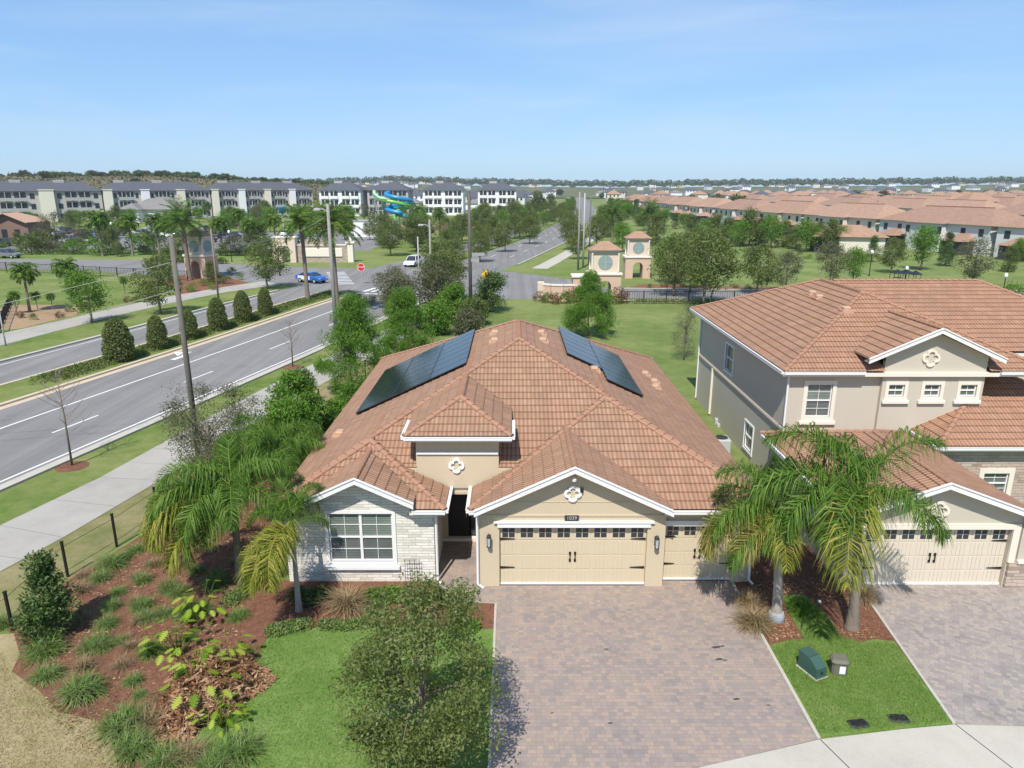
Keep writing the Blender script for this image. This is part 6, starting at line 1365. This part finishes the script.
CARS = {}
def car(col, suv, px, py, rz, label, z=0.02, xy=None):
    k = (col,suv); x, y = xy if xy else G(px,py)
    if k not in CARS: CARS[k] = car_proto(col,suv); o = CARS[k]; o.location = (x,y,z); o.rotation_euler = (0,0,rz); o['label'] = label
    else: o = dup(CARS[k], (x,y,z), rz, label)
    return o
car('blue', False, 312, 282.5, -.55, 'bright blue car with white doors turning at the junction')
for s in (-1,1):
    mb = MB(); mb.box(-1.75,.55,s*.905-.012,s*.905+.012,.46,.97); link('door', mb.mesh('door', PAINT['white']), CARS[('blue',False)])
car('white', False, 265, 239, 1.5, 'white low car at the right end of the car park')
car('white', True, 413, 266, -1.75, 'white sport utility vehicle coming down the avenue to the junction'); car('grey', True, 8, 258, -.1, 'grey sport utility vehicle driving on the street at the left frame edge')
for c,s,px,py,rz,lab in [('white',True,16,231,.2,'white car beside the brown pavilion at the left'),('silver',False,29,233,1.6,'silver car right of the brown pavilion'),('black',True,14,246,.1,'black car in front of the pavilion'),('navy',False,31,247,.1,'navy car in front of the pavilion, right of the black one'),('black',False,46,248,.2,'black car nearest the drive right of the pavilion'),
  ('black',True,52,235,1.5,'black tall car in the car park left of the yellowish tree'),('silver',False,60,231,1.6,'silver car half behind the yellowish tree'),('navy',True,68,233,1.5,'navy tall car in the car park'),('black',False,75,235,1.5,'black car beside the navy tall car'),('red',False,83,234,1.5,'dark red car in the middle of the car park'),
  ('grey',False,92,235,1.5,'grey car behind the first sabal palm'),('navy',False,112,236,1.4,'navy car between two sabal palms'),('white',True,121,234,1.5,'white tall car between two sabal palms'),('silver',False,138,236,.2,'silver car behind the second sabal palm'),('white',False,146,233,1.5,'white low car near the third sabal palm'),
  ('white',False,165,238,.2,'white sedan left of the stout date palm'),('white',True,177,237,1.4,'white tall car beside the stout date palm trunk'),('black',True,219,238,1.5,'black tall car right of the left gate tower'),('black',True,235,239,1.5,'second black tall car right of the left gate tower'),('silver',False,246,237,1.5,'silver car before the bright car park tree'),('white',False,262,238,1.5,'white car at the right of the car park'),
  ('grey',True,205,231,1.5,'grey tall car at the back of the car park'),('white',True,100,229,1.5,'white car in the back row of the car park, left'),('black',False,128,229,1.5,'black car in the back row of the car park'),('silver',True,155,229,1.5,'silver tall car in the back row of the car park'),('white',False,352,235,.3,'white car behind the sign wall'),('grey',False,330,236,.2,'grey car behind the tall date palms')]: car(c,s,px,py,rz,lab)
# ------------------------------------------------------------------ apartments, clubhouse, pavilion, slide
M['apt'] = stucco('grey_beige_render', (.42,.40,.38)); M['aptlight'] = stucco('off_white_render', (.66,.62,.52)); M['aptwhite'] = stucco('white_render', (.72,.72,.72)); M['shingle'] = plain('charcoal_shingles', (.085,.09,.105), .85, .2, .5); M['shingle2'] = plain('grey_shingles', (.20,.185,.175), .85, .2, .5); M['brownwall'] = stucco('brown_render', (.20,.13,.10))
def apartment(label, x0, x1, y, n, fr, white=False, storeys=3, h=11.2, at=None, rz=0):
    t = thing('apartment_building', label, 'apartments', at or ((x0+x1)/2, y, 0), rz); Wd = x1-x0; hw = Wd/2; D = 17; sh = h/storeys
    mb = MB(); mb.box(-hw,hw,0,D,0,h); link('wall', mb.mesh('wall', M['aptwhite' if white else 'apt']), t)
    mb = MB(); e = .8; mb.add([(-hw-e,-e,h),(hw+e,-e,h),(hw+e,D+e,h),(-hw-e,D+e,h),(-hw+6,D/2,h+3.6),(hw-6,D/2,h+3.6)], [(0,1,5,4),(2,3,4,5),(1,2,5),(3,0,4),(3,2,1,0)]); r = link('roof', mb.mesh('roof', M['shingle']), t)
    mb = MB()
    for k in range(int(Wd/14)): q = -hw+7+k*14; mb.bbox(q-1.8,q+1.8,D/2-1.5,D/2+1.0,h+2.8,h+4.0,.1)
    link('roof_plant', mb.mesh('roof_plant', M['polegrey']), r); w = Wd/n
    for i in range(n):
        c = -hw+w*(i+.5)
        if fr:
            a0 = c-w/2+.2; tw = .23*w; mb = MB(); mb.box(a0,a0+tw,-1.5,0,0,h+.25); mb.box(a0-.2,a0+tw+.2,-1.7,0,h+.25,h+.6); link('stair_tower', mb.mesh('stair_tower', M['aptlight' if i%2 == 0 else 'aptwhite']), t)
        cc = c+.115*w if fr else c
        for s in range(storeys):
            for dx in ((-.11*w,.11*w) if fr else (-2.0,2.0)):
                bw = .088*w if fr else 1.55; mb = MB(); z = s*sh; mb.box(cc+dx-bw,cc+dx+bw,-.12,-.005,z+.5,z+sh-.45); b = link('balcony_opening', mb.mesh('balcony_opening', M['glass_far']), t)
                mb = MB(); mb.box(cc+dx-bw-.1,cc+dx+bw+.1,-.9,-.80,z+.35,z+1.35); mb.box(cc+dx-bw-.2,cc+dx+bw+.2,-.95,-.125,z+.22,z+.35); mb.box(cc+dx-.12,cc+dx+.12,-.79,-.13,z+.36,z+sh-.46); link('railing', mb.mesh('railing', M['polegrey' if not white else 'white']), b)
            for dx in ((-.29*w,.29*w) if fr else ()):
                mb = MB(); mb.box(cc+dx-.035*w,cc+dx+.035*w,-.10,-.004,s*sh+1.0,s*sh+2.9); link('window', mb.mesh('window', M['glass_far']), t)
    return t
for s0,s1,n_,lab in ((-22,40,3,'long grey three storey apartment block at the far left, nearest of the row'),(40.5,80,3,'long grey three storey apartment block in the middle of the row behind the palms'),(80.5,124,4,'long grey three storey apartment block at the far end of the row')):
    sm = (s0+s1)/2; apartment(lab, -(s1-s0)/2, (s1-s0)/2, 0, n_, True, at=(-192+.82*sm, 262+.57*sm, 0), rz=math.atan2(.57,.82))
apartment('white apartment block right of the long grey ones', -84, -66, 320, 2, False, True); apartment('cream apartment block behind the water slide tower', -64, -46, 325, 2, False); apartment('white apartment block right of the water slide', -40, -22, 330, 2, False, True); apartment('white apartment block near the avenue, partly behind the dark pole', -16, 2, 345, 2, False, True)
x, y = G(153,222); t = thing('clubhouse', 'white clubhouse with a broad grey hipped roof beyond the car park', 'building', (x,y,0)); mb = MB(); mb.box(-10,8,0,12,0,4.6); mb.box(-10,-3,-4,0,0,4.6); link('wall', mb.mesh('wall', M['aptwhite']), t)
mb = MB(); mb.add([(-11,-1,4.6),(9,-1,4.6),(9,13,4.6),(-11,13,4.6),(-3,6,8.6),(2,6,8.6)], [(0,1,5,4),(2,3,4,5),(1,2,5),(3,0,4),(3,2,1,0)]); mb.add([(-11,-5,4.62),(-2,-5,4.62),(-2,4,4.62),(-11,4,4.62),(-6.5,-1,6.9),(-6.5,4,6.9)], [(0,1,4),(1,2,5,4),(3,0,4,5)]); link('roof', mb.mesh('roof', M['shingle2']), t)
for q in (-8.5,-5,2,5):
    mb = MB(); yy = -4 if q < -3 else 0; mb.box(q-.8,q+.8,yy-.06,yy-.004,1.2,3.2); link('window', mb.mesh('window', M['glass_far']), t)
x, y = G(14,240); t = thing('pavilion', 'brown walled pavilion with a tan tiled gable roof at the left frame edge', 'building', (x,y,0)); mb = MB(); mb.box(-9,4,0,9,0,4.4); mb.xz([(-5.5,4.4),(3.6,4.4),(-1,6.4)], 0, .3); link('wall', mb.mesh('wall', M['brownwall']), t)
r_ = hip(-6.4,4.6,-1.2,10,4.3,.42,'B'); mb = MB()
for p,(a_,b_,c_),d in r_.faces: mb.add([(px_,py_,a_*px_+b_*py_+c_) for px_,py_ in p], [tuple(range(len(p)))])
mb.add([(-6.4,-1.2,4.1),(-.9,-1.2,6.41),(4.6,-1.2,4.1),(4.6,-1.2,4.3),(-.9,-1.2,6.61),(-6.4,-1.2,4.3)], [(0,1,4,5),(1,2,3,4)]); link('roof', mb.mesh('roof', M['vent']), t)
for q in (-4.5,-2,1.2): mb = MB(); mb.box(q-.7,q+.7,-.06,-.004,.4,2.6); link('window', mb.mesh('window', M['glass_far']), t)
x, y = G(375,237); t = thing('white_wall', 'flat white service building below the water slide', 'building', (x,y,0)); mb = MB(); mb.box(-5.5,5.2,0,6,0,4.0); link('wall', mb.mesh('wall', M['aptwhite']), t); mb = MB(); mb.box(-5.7,5.4,-.15,6.15,4.0,4.25); link('parapet', mb.mesh('parapet', M['polegrey']), t); mb = MB(); mb.box(1.5,2.6,-.06,-.004,.05,2.2); link('door', mb.mesh('door', M['darkgrey']), t)
for nm,c in (('slide_green',(.16,.42,.08)),('slide_blue',(.02,.22,.45)),('slide_teal',(.02,.25,.26)),('slide_pale',(.35,.62,.45))): M[nm] = plain(nm+'_fibreglass', c, .3, .08, spec=.5)
X, Y = G(392,232); t = thing('water_slide', 'blue and lime green spiral water slide on a steel tower', 'water slide', (X,Y,0)); k = Y/710
def helix(c, R0, z0, z1, a0, turns, rx=1.0):
    return [(c[0]+rx*R0*math.cos(a0+turns*6.283*i/40), c[1]+R0*math.sin(a0+turns*6.283*i/40), z0+(z1-z0)*i/40) for i in range(41)]
for nm,m,c,R0,z0,z1,a0,tn,rr in (('blue_tube','slide_blue',(2.4,0),2.7,11.2,5.5,2.5,1.4,.62),('teal_tube','slide_teal',(3.4,.5),2.5,8.2,2.2,.5,1.2,.62)):
    mb = MB(); mb.tube(helix(c,R0,z0,z1,a0,tn,1.35), rr, 8); link(nm, mb.mesh(nm, M[m], smooth=True), t)
mb = MB(); mb.tube([(-4.6,0,11.6),(-4.3,-.6,10.4),(-2.8,-1.6,9.3),(0,-2.6,8.8),(3.2,-2.6,8.2),(5.6,-1.2,7.6),(5.2,1.2,7.0),(2.5,-1.5,6.4),(1.2,-2.4,5.0),(1.8,-2.8,2.6),(2,-3,.8)], .55, 8); link('lime_tube', mb.mesh('lime_tube', M['slide_green'], smooth=True), t)
mb = MB(); mb.tube([(-4.7,-.2,11.7),(-4.4,-.8,10.8),(-2.9,-1.9,9.75),(-.6,-2.8,9.35)], .35, 8); link('slide_mouth', mb.mesh('slide_mouth', M['slide_pale'], smooth=True), t)
mb = MB()
for (a_,b_) in ((-4.6,0),(-2.4,0),(-4.6,2.2),(-2.4,2.2),(2.4,0),(5.5,.5),(1,2.5)): mb.tube([(a_,b_,0),(a_,b_,9.6 if a_ < 0 else 7.2)], .16, 6)
for z in (3,6,8.9): mb.box(-4.8,-2.2,-.2,2.4,z,z+.14)
for i in range(14): mb.box(-7.6+i*.24,-7.3+i*.24,-1.2,.2,.4+i*.6,.52+i*.6)
link('tower_frame', mb.mesh('tower_frame', M['polegrey']), t)
x, y = G(284,230); t = thing('splash_bucket', 'pale blue water play bucket among the trees', 'water toy', (x,y,0)); mb = MB(); mb.tube([(0,0,0),(0,0,5.2)], .25, 8); mb.tube([(1.8,0,0),(1.6,0,4.6)], .12, 6); mb.tube([(-1.8,0,0),(-1.6,0,4.6)], .12, 6); link('frame', mb.mesh('frame', M['polegrey']), t); mb = MB(); mb.lathe([(.7,5.0),(1.5,6.8),(1.55,7.0),(1.2,6.9)],(0,0),12); link('bucket', mb.mesh('bucket', M['slide_blue'], smooth=True), t)
x, y = G(902,282); t = thing('play_shelter', 'dark navy shade canopies of a playground beyond the ridge', 'playground', (x,y,0)); t.scale = (.5,.5,.62); M['navycloth'] = plain('navy_canopy_cloth', (.015,.02,.035), .8, .2)
for i,(cx,cy,w_,h_) in enumerate(((-1.6,0,1.5,2.7),(1.2,.8,1.9,2.6),(3.6,.2,1.4,2.4))):
    mb = MB(); mb.add([(cx-w_,cy-w_,h_-.7),(cx+w_,cy-w_,h_-.7),(cx+w_,cy+w_,h_-.7),(cx-w_,cy+w_,h_-.7),(cx,cy,h_+.2)], [(0,1,4),(1,2,4),(2,3,4),(3,0,4),(3,2,1,0)]); link('canopy', mb.mesh('canopy', M['navycloth']), t)
for cx in (-2.8,-.4,.2,2.6,4.6):
    for cy in (-.8,1.6): mb = MB(); mb.tube([(cx,cy,0),(cx,cy,2.0)], .08, 6); link('post', mb.mesh('post', M['darkgrey']), t)
mb = MB(); mb.box(-2.6,-.6,-.5,.5,1.0,1.1); mb.add([(-.6,-.4,1.05),(-.6,.4,1.05),(1.6,.4,.1),(1.6,-.4,.1)], [(0,3,2,1)]); link('play_frame', mb.mesh('play_frame', M['darkgrey']), t)
# ------------------------------------------------------------------ terracotta terraces on the right
M['terrawall'] = stucco('cream_render', (.62,.57,.48)); M['terrawall2'] = stucco('pale_grey_render', (.58,.58,.56)); M['roof_far2'] = plain('brown_terracotta_tiles', (.30,.185,.128), .85, .35, 1.3); M['screen'] = plain('dark_screen_mesh', (.05,.047,.045), .7, .2)
def townhouse_proto(L, wm, rm):
    """long two-storey terrace; length along local x, windows to -y"""
    t = thing('terrace_house', 'x', 'terrace'); D = 13; hL = L/2; h = 5.7
    mb = MB(); mb.box(-hL,hL,0,D,0,h); mb.box(-hL*.3,hL*.3,-1.6,0,0,h-.1); link('wall', mb.mesh('wall', M[wm]), t)
    mb = MB(); e = .6; mb.add([(-hL-e,-e,h),(hL+e,-e,h),(hL+e,D+e,h),(-hL-e,D+e,h),(-hL+6,D/2,h+3.1),(hL-6,D/2,h+3.1)], [(0,1,5,4),(2,3,4,5),(1,2,5),(3,0,4),(3,2,1,0)]); c = hL*.3+.5; mb.add([(-c,-2.2,h-.05),(c,-2.2,h-.05),(0,-2.2+c*.0,h-.05),(-c,5,h-.05),(c,5,h-.05),(-c+2.4,2.0,h+1.25),(c-2.4,2.0,h+1.25),(0,6,h+2.9)], [(0,1,6,5),(1,4,7,6),(3,0,5,7),(5,6,7),(0,2,1)])
    r = link('roof', mb.mesh('roof', M[rm]), t); mb = MB(); mb.bar((-hL+6,D/2,h+3.13),(hL-6,D/2,h+3.13),.4,.16); link('ridge_caps', mb.mesh('ridge_caps', M[rm]), r)
    n = int(L/4)
    for i in range(n):
        x = -hL+2+i*(L-4)/(n-1); yy = -1.6 if abs(x) < hL*.3 else 0
        mb = MB(); mb.box(x-.55,x+.55,yy-.06,yy-.005,3.6,5.0); link('window', mb.mesh('window', M['glass_far']), t)
        if i%2: mb = MB(); mb.box(x-1.1,x+1.1,yy-.06,yy-.005,.2,2.4); link('patio_door', mb.mesh('patio_door', M['glass_far']), t)
    for s in (-1,1):
        q = s*hL*.62; mb = MB(); mb.box(q-2.4,q+2.4,-3.4,-.005,.0,2.6); pm = link('porch', mb.mesh('porch', M['screen']), t)
        mb = MB(); mb.add([(q-2.8,-3.9,2.6),(q+2.8,-3.9,2.6),(q+2.8,-.01,2.6),(q-2.8,-.01,2.6),(q-1,-.01,4.0),(q+1,-.01,4.0)], [(0,1,5,4),(1,2,5),(3,0,4),(3,2,1,0)]); link('porch_roof', mb.mesh('porch_roof', M[rm]), pm)
    return t
M['roof_far3'] = plain('tan_terracotta_tiles', (.35,.218,.15), .85, .35, 1.3); TP = [townhouse_proto(30,'terrawall','roof_far'), townhouse_proto(29.5,'terrawall2','roof_far2'), townhouse_proto(29,'terrawall','roof_far3')]; used_tp = set()
def terrace(i, x, y, ang, label, group=None):
    src = TP[(i*7)%3 if i%4 else 1]
    if src.name not in used_tp: used_tp.add(src.name); o = src; o.location = (x,y,0); o.rotation_euler = (0,0,ang); o['label'] = label
    else: o = dup(src, (x,y,0), ang, label)
    if group: o['group'] = group
    return o
rowl = [(102,108),(91,137),(84,167),(78.5,197),(74.5,228),(71.5,259),(69,290),(67,321),(65,352),(63.5,384),(62,416)]
for i in range(10):
    (x0,y0),(x1,y1) = rowl[i], rowl[i+1]; ang = math.atan2(y0-y1, x0-x1)
    terrace(i, (x0+x1)/2, (y0+y1)/2, ang, 'two storey terrace in the front terracotta row, '+['nearest the right frame edge','second from the right','third from the right','fourth from the right','fifth from the right','sixth from the right','seventh from the right','eighth from the right','second farthest along the row','farthest along the row'][i], 'front row of terracotta terraces')
for r_i,(dx,y0,nn) in enumerate(((56,160,8),(108,185,8),(165,215,7),(235,250,7))):
    for k in range(nn):
        y = y0+k*33+rnd.uniform(-3,3); x = 84-(y-167)*.075+dx*1.0+rnd.uniform(-2,2); terrace(k+r_i, x, y, -1.45+rnd.uniform(-.05,.05), 'terracotta roofed terrace in the '+['second','third','fourth','last'][r_i]+' row behind the front one', 'terraces of the '+['second','third','fourth','last'][r_i]+' terracotta row')
x, y = G(848,254); t = thing('garden_pavilion', 'low terracotta pavilion with a dark screened porch on the right lawn', 'pavilion', (x+1,y+2,0), -.25); mb = MB(); mb.box(-2,6.5,0,7,0,3.2); link('wall', mb.mesh('wall', M['terrawall']), t); mb = MB(); mb.box(-6.5,-2.0,.3,6.5,0,3.1); link('screened_porch', mb.mesh('screened_porch', M['screen']), t)
mb = MB(); mb.add([(-7.2,-.7,3.2),(7.2,-.7,3.2),(7.2,7.7,3.2),(-7.2,7.7,3.2),(-2.4,3.5,5.4),(2.4,3.5,5.4)], [(0,1,5,4),(2,3,4,5),(1,2,5),(3,0,4),(3,2,1,0)]); link('roof', mb.mesh('roof', M['roof_far']), t)
# ------------------------------------------------------------------ town, hills and woods far off
def hill(name, rows, mat):
    """rows of (x, y, z) lists from near to far"""
    V = [p for r in rows for p in r]; n = len(rows[0]); F = [(k*n+i,k*n+i+1,(k+1)*n+i+1,(k+1)*n+i) for k in range(len(rows)-1) for i in range(n-1)]
    mb = MB(); mb.add(V, F); o = mb.build(name, M[mat], smooth=True); o['kind'] = 'structure'; return o
def interp(P, x):
    if x <= P[0][0]: return P[0][1]
    for a_,b_ in zip(P,P[1:]):
        if x <= b_[0]: return a_[1]+(b_[1]-a_[1])*(x-a_[0])/(b_[0]-a_[0])
    return P[-1][1]
LR = [(-300,177),(100,177),(160,176.5),(220,179),(290,182.5),(340,185),(390,188)]; FRp = [(200,187),(330,186),(400,183.5),(470,185.5),(600,188),(700,187),(900,185.5),(1024,184),(1300,182)]
def Lz(px, d): return max(-.5, CAMH+(186-interp(LR,px))/710*560)*min(1,max(0,(d-470)/90))*min(1,max(0,(1100-d)/300))
pxs = list(range(-300,400,10)); M['scrub'] = ground('dry_scrub', [(.06,.062,.028),(.11,.095,.05),(.17,.135,.08),(.09,.10,.035)], .03, .12, .6, bump=0)
hill('hillside', [[((px-512)/710*d, d, Lz(px,d)-(.6 if d < 475 else 0)) for px in pxs] for d in (455,470,490,515,540,560,600,680,780,900,1000,1100)], 'scrub')
def Fz(px, d): return max(-.5,(CAMH+(186-interp(FRp,px))/710*1500))*min(1,max(0,(d-850)/650))
pxf = list(range(-200,1500,20)); M['farland'] = ground('far_land', [(.07,.085,.04),(.12,.13,.06),(.19,.17,.10)], .006, .03, .2, bump=0)
hill('far_rise', [[((px-512)/710*d, d, Fz(px,min(d,1500))-.3) for px in pxf] for d in (800,850,1000,1200,1350,1500,1700,2200)], 'farland')
def far_tree(mat, n, seed):
    rg = np.random.default_rng(seed); D = rg.normal(size=(n,3)); D /= np.linalg.norm(D, axis=1, keepdims=True); P = D*(rg.random(n)**.42*(1+.22*np.sin(D[:,0]*5+seed)*np.sin(D[:,1]*6)))[:,None]*np.array([.72,.72,.60])+np.array([0,0,.72]); V, F = leaf_quads(P, .17, .11); me = np_mesh('ridge_tree', V, F, M[mat], NP.random(n)); return me
FT = [far_tree('f_hill',1100,1), far_tree('f_oak',1100,2), far_tree('f_hill',1000,3), far_tree('f_dark',1000,4)]
for i in range(110):
    px = rnd.uniform(-40,335); d = rnd.choice((rnd.uniform(555,640), rnd.uniform(555,600), rnd.uniform(500,545) if i%4 == 0 else 580)); h = rnd.uniform(2.2,4.8)*(1.3 if rnd.random() < .12 else 1)
    if px > 250: h *= .75
    o = link('ridge_tree', FT[i%4], None, ((px-512)/710*d, d, Lz(px,d)-.4), (0,0,rnd.uniform(0,6)), (h*1.3,h*1.3,h*.85)); tag(o, 'dull green tree of the wood on the ridge behind the apartments', 'tree', 'trees on the ridge behind the apartments')
def house_mesh(wm, rm, s):
    rg = random.Random(s); w, d, h = rg.uniform(9,14), rg.uniform(10,15), rg.choice((3.4,6.2,6.2)); mb = MB(); mb.box(-w/2,w/2,-d/2,d/2,-2,h); 
    for q in (-.28,0,.28): mb.mi = 2; mb.box(w*q-.7,w*q+.7,-d/2-.06,-d/2-.01,h-2.2,h-.8)
    mb.mi = 1; mb.add([(-w/2-.6,-d/2-.6,h),(w/2+.6,-d/2-.6,h),(w/2+.6,d/2+.6,h),(-w/2-.6,d/2+.6,h),(-w*.1,0,h+3),(w*.1,0,h+3)], [(0,1,5,4),(2,3,4,5),(1,2,5),(3,0,4),(3,2,1,0)]); return mb.mesh('distant_house', [M[wm],M[rm],M['glass_far']])
DH = [house_mesh(w_,r_,i) for i,(w_,r_) in enumerate((('aptwhite','shingle'),('terrawall','shingle2'),('aptwhite','shingle2'),('terrawall','shingle'),('terrawall2','shingle')))]; DT = [house_mesh(w_,r_,10+i) for i,(w_,r_) in enumerate((('terrawall','roof_far'),('aptwhite','roof_far2'),('terrawall2','roof_far'),('aptwhite','roof_far')))]
def avenue_x(d): return catmull(EDGE,[min(d,1290)])[0]
cnt = 0; tries = 0
while cnt < 250 and tries < 4000:
    tries += 1; px = rnd.uniform(300,1060) if cnt%4 else rnd.uniform(320,500); d = 420*(1600/420)**rnd.random(); x = (px-512)/710*d
    if abs(x-avenue_x(d)+8) < 26 or (px < 390 and d < 700): continue
    if px > 560 and d < 520: continue
    o = link('distant_house', rnd.choice(DH if (px < 600 or d > 750 or rnd.random() < .3) else DT), None, (x,d,(Fz(px,d) if d > 850 else 0)), (0,0,rnd.choice((0,1.57,.3,-.3)))); cnt += 1
    tag(o, 'small pale walled house in the far town left of the avenue' if px < 560 else 'small pale walled house in the far town beyond the terracotta rows', 'house', 'far houses left of the avenue' if px < 560 else 'far houses beyond the terracotta rows')
for i,(px,py,rz) in enumerate(((950,209,.2),(962,208,.1),(972,212,-.1),(985,206,.2),(935,208,.1),(1000,210,.1))):
    x, y = G(px,py+8); o = link('detached_house', DT[i%4], None, (x,y,0), (0,0,rz), (1.1,1.1,1.15)); tag(o, 'terracotta roofed detached house on the far right, '+['left of the pair','right of the pair','nearest one','behind the pair','half hidden by the front row','at the right frame edge'][i], 'house')
# scattered trees of the far town and the wooded skyline (nobody could count those)
for i in range(100):
    px = rnd.uniform(330,1060); d = 300*(1000/300)**rnd.random(); x = (px-512)/710*d
    if abs(x-avenue_x(d)+8) < 20 or (55 < x < 110 and d < 430): continue
    h = rnd.uniform(5,9); o = link('town_tree', FT[i%4], None, (x,d,(Fz(px,d) if d > 850 else 0)-.3), (0,0,rnd.uniform(0,6)), (h*.8,h*.8,h*.8)); tag(o, 'small dark tree among the far houses', 'tree', 'trees among the far houses')
n = 60000; px = NP.uniform(-150,1400,n); d = NP.uniform(1420,1750,n); cl = (np.sin(px*.13)+np.sin(px*.37+1)+np.sin(px*.71+2))*.9; zz = np.array([Fz(p,1500) for p in px])+np.minimum(np.abs(NP.normal(size=n)),1.7)*6+cl+3.5
P = np.stack([(px-512)/710*d, d, zz], 1); V, F = leaf_quads(P, 3.6, 2.4); tag(link('skyline_wood', np_mesh('skyline_wood', V, F, M['f_hill'], NP.random(n))), 'continuous dark wood along the skyline', 'wood', None, 'stuff')
n = 9000; px = NP.uniform(-200,335,n); d = NP.uniform(490,640,n); zz = np.array([Lz(p,q) for p,q in zip(px,d)])+np.abs(NP.normal(size=n))*1.0; P = np.stack([(px-512)/710*d, d, zz], 1); V, F = leaf_quads(P, 2.2, 1.3); tag(link('ridge_undergrowth', np_mesh('ridge_undergrowth', V, F, M['f_hill'], NP.random(n))), 'brownish undergrowth covering the ridge behind the apartments', 'undergrowth', None, 'stuff')
# leftover prototypes that were never planted
for L_ in PR_.values():
    for t in L_:
        if t.name not in USED:
            for c in list(t.children): bpy.data.objects.remove(c)
            bpy.data.objects.remove(t)
# ------------------------------------------------------------------ trees filling the belt between car park and apartments
for i in range(46):
    y = rnd.uniform(205,300); x = rnd.uniform(-146,-40); k = rnd.choice(('oak','green','grey','dense','sabal','oak')); 
    plant(k, 0, 0, 0, 'tree in the belt between the car park and the grey apartments', 'trees between the car park and the apartments', 1.1, (x,y), rnd.uniform(4.5,7.5))
for i in range(22):
    y = rnd.uniform(140,330); x = avenue_x(y)-rnd.uniform(26,40); plant(rnd.choice(('oak','dense','grey','green')), 0, 0, 0, 'tree on the left side of the avenue beyond the junction', 'trees left of the avenue', 1.1, (x,y), rnd.uniform(5,7.5))
for i in range(16):
    y = rnd.uniform(190,420); x = avenue_x(y)+rnd.uniform(7,20); plant(rnd.choice(('oak','dense','green')), 0, 0, 0, 'tree on the right side of the avenue beyond the gate towers', 'trees right of the avenue', 1.1, (x,y), rnd.uniform(4.5,7))
for i in range(64):
    x = rnd.uniform(-150,-50); y = rnd.uniform(137,150); plant(rnd.choice(('dbush','bush','dbush','oak','grey')), 0, 0, 0, 'shrub in the planted strip in front of the car park', 'shrubs in front of the car park', 1.2, (x,y), rnd.uniform(1.3,4.2))

for i in range(26):
    x = rnd.uniform(-140,-45); y = rnd.uniform(152,205); plant(rnd.choice(('oak','green','dense','sabal')), 0, 0, 0, 'tree on a planted island of the car park', 'trees on the islands of the car park', 1.1, (x,y), rnd.uniform(3.2,5.2))
for i in range(44):
    y = 126+i*7.5+rnd.uniform(-2,2); o_ = (12.8,-9.5,24.5,12.8)[i%4]; p = edge_pts(o_,[y])[0]
    plant(rnd.choice(('oak','dense','oak','green')), 0, 0, 0, 'tree lining the avenue beyond the junction', 'trees lining the avenue beyond the junction', 1.0, p, rnd.uniform(4.5,7))
keys = list(CARS)
for i in range(34):
    x = -140+(i%17)*5.6+rnd.uniform(-1,1); y = 172+(i//17)*24+rnd.uniform(-1,1); k = rnd.choice(keys)
    if k[0] == 'blue': k = ('white',True)
    o = car(k[0], k[1], 0, 0, rnd.choice((1.5,-1.6)), 'parked car in the middle rows of the car park behind the hedges', xy=(x,y)); o['group'] = 'cars in the middle rows of the car park'
# ------------------------------------------------------------------ air
t = NT('haze_air'); t.n.remove(t.b); pv = t.node('ShaderNodeVolumePrincipled'); pv.inputs['Color'].default_value = (.86,.93,1,1); pv.inputs['Density'].default_value = .00014; pv.inputs['Anisotropy'].default_value = .2; t.L(pv.outputs[0], t.out.inputs['Volume'])
mb = MB(); mb.box(-1900,2600,-60,2150,-1.6,48); o = mb.build('haze', t.m); o['kind'] = 'stuff'; o['label'] = 'thin pale haze over the far town and hills'
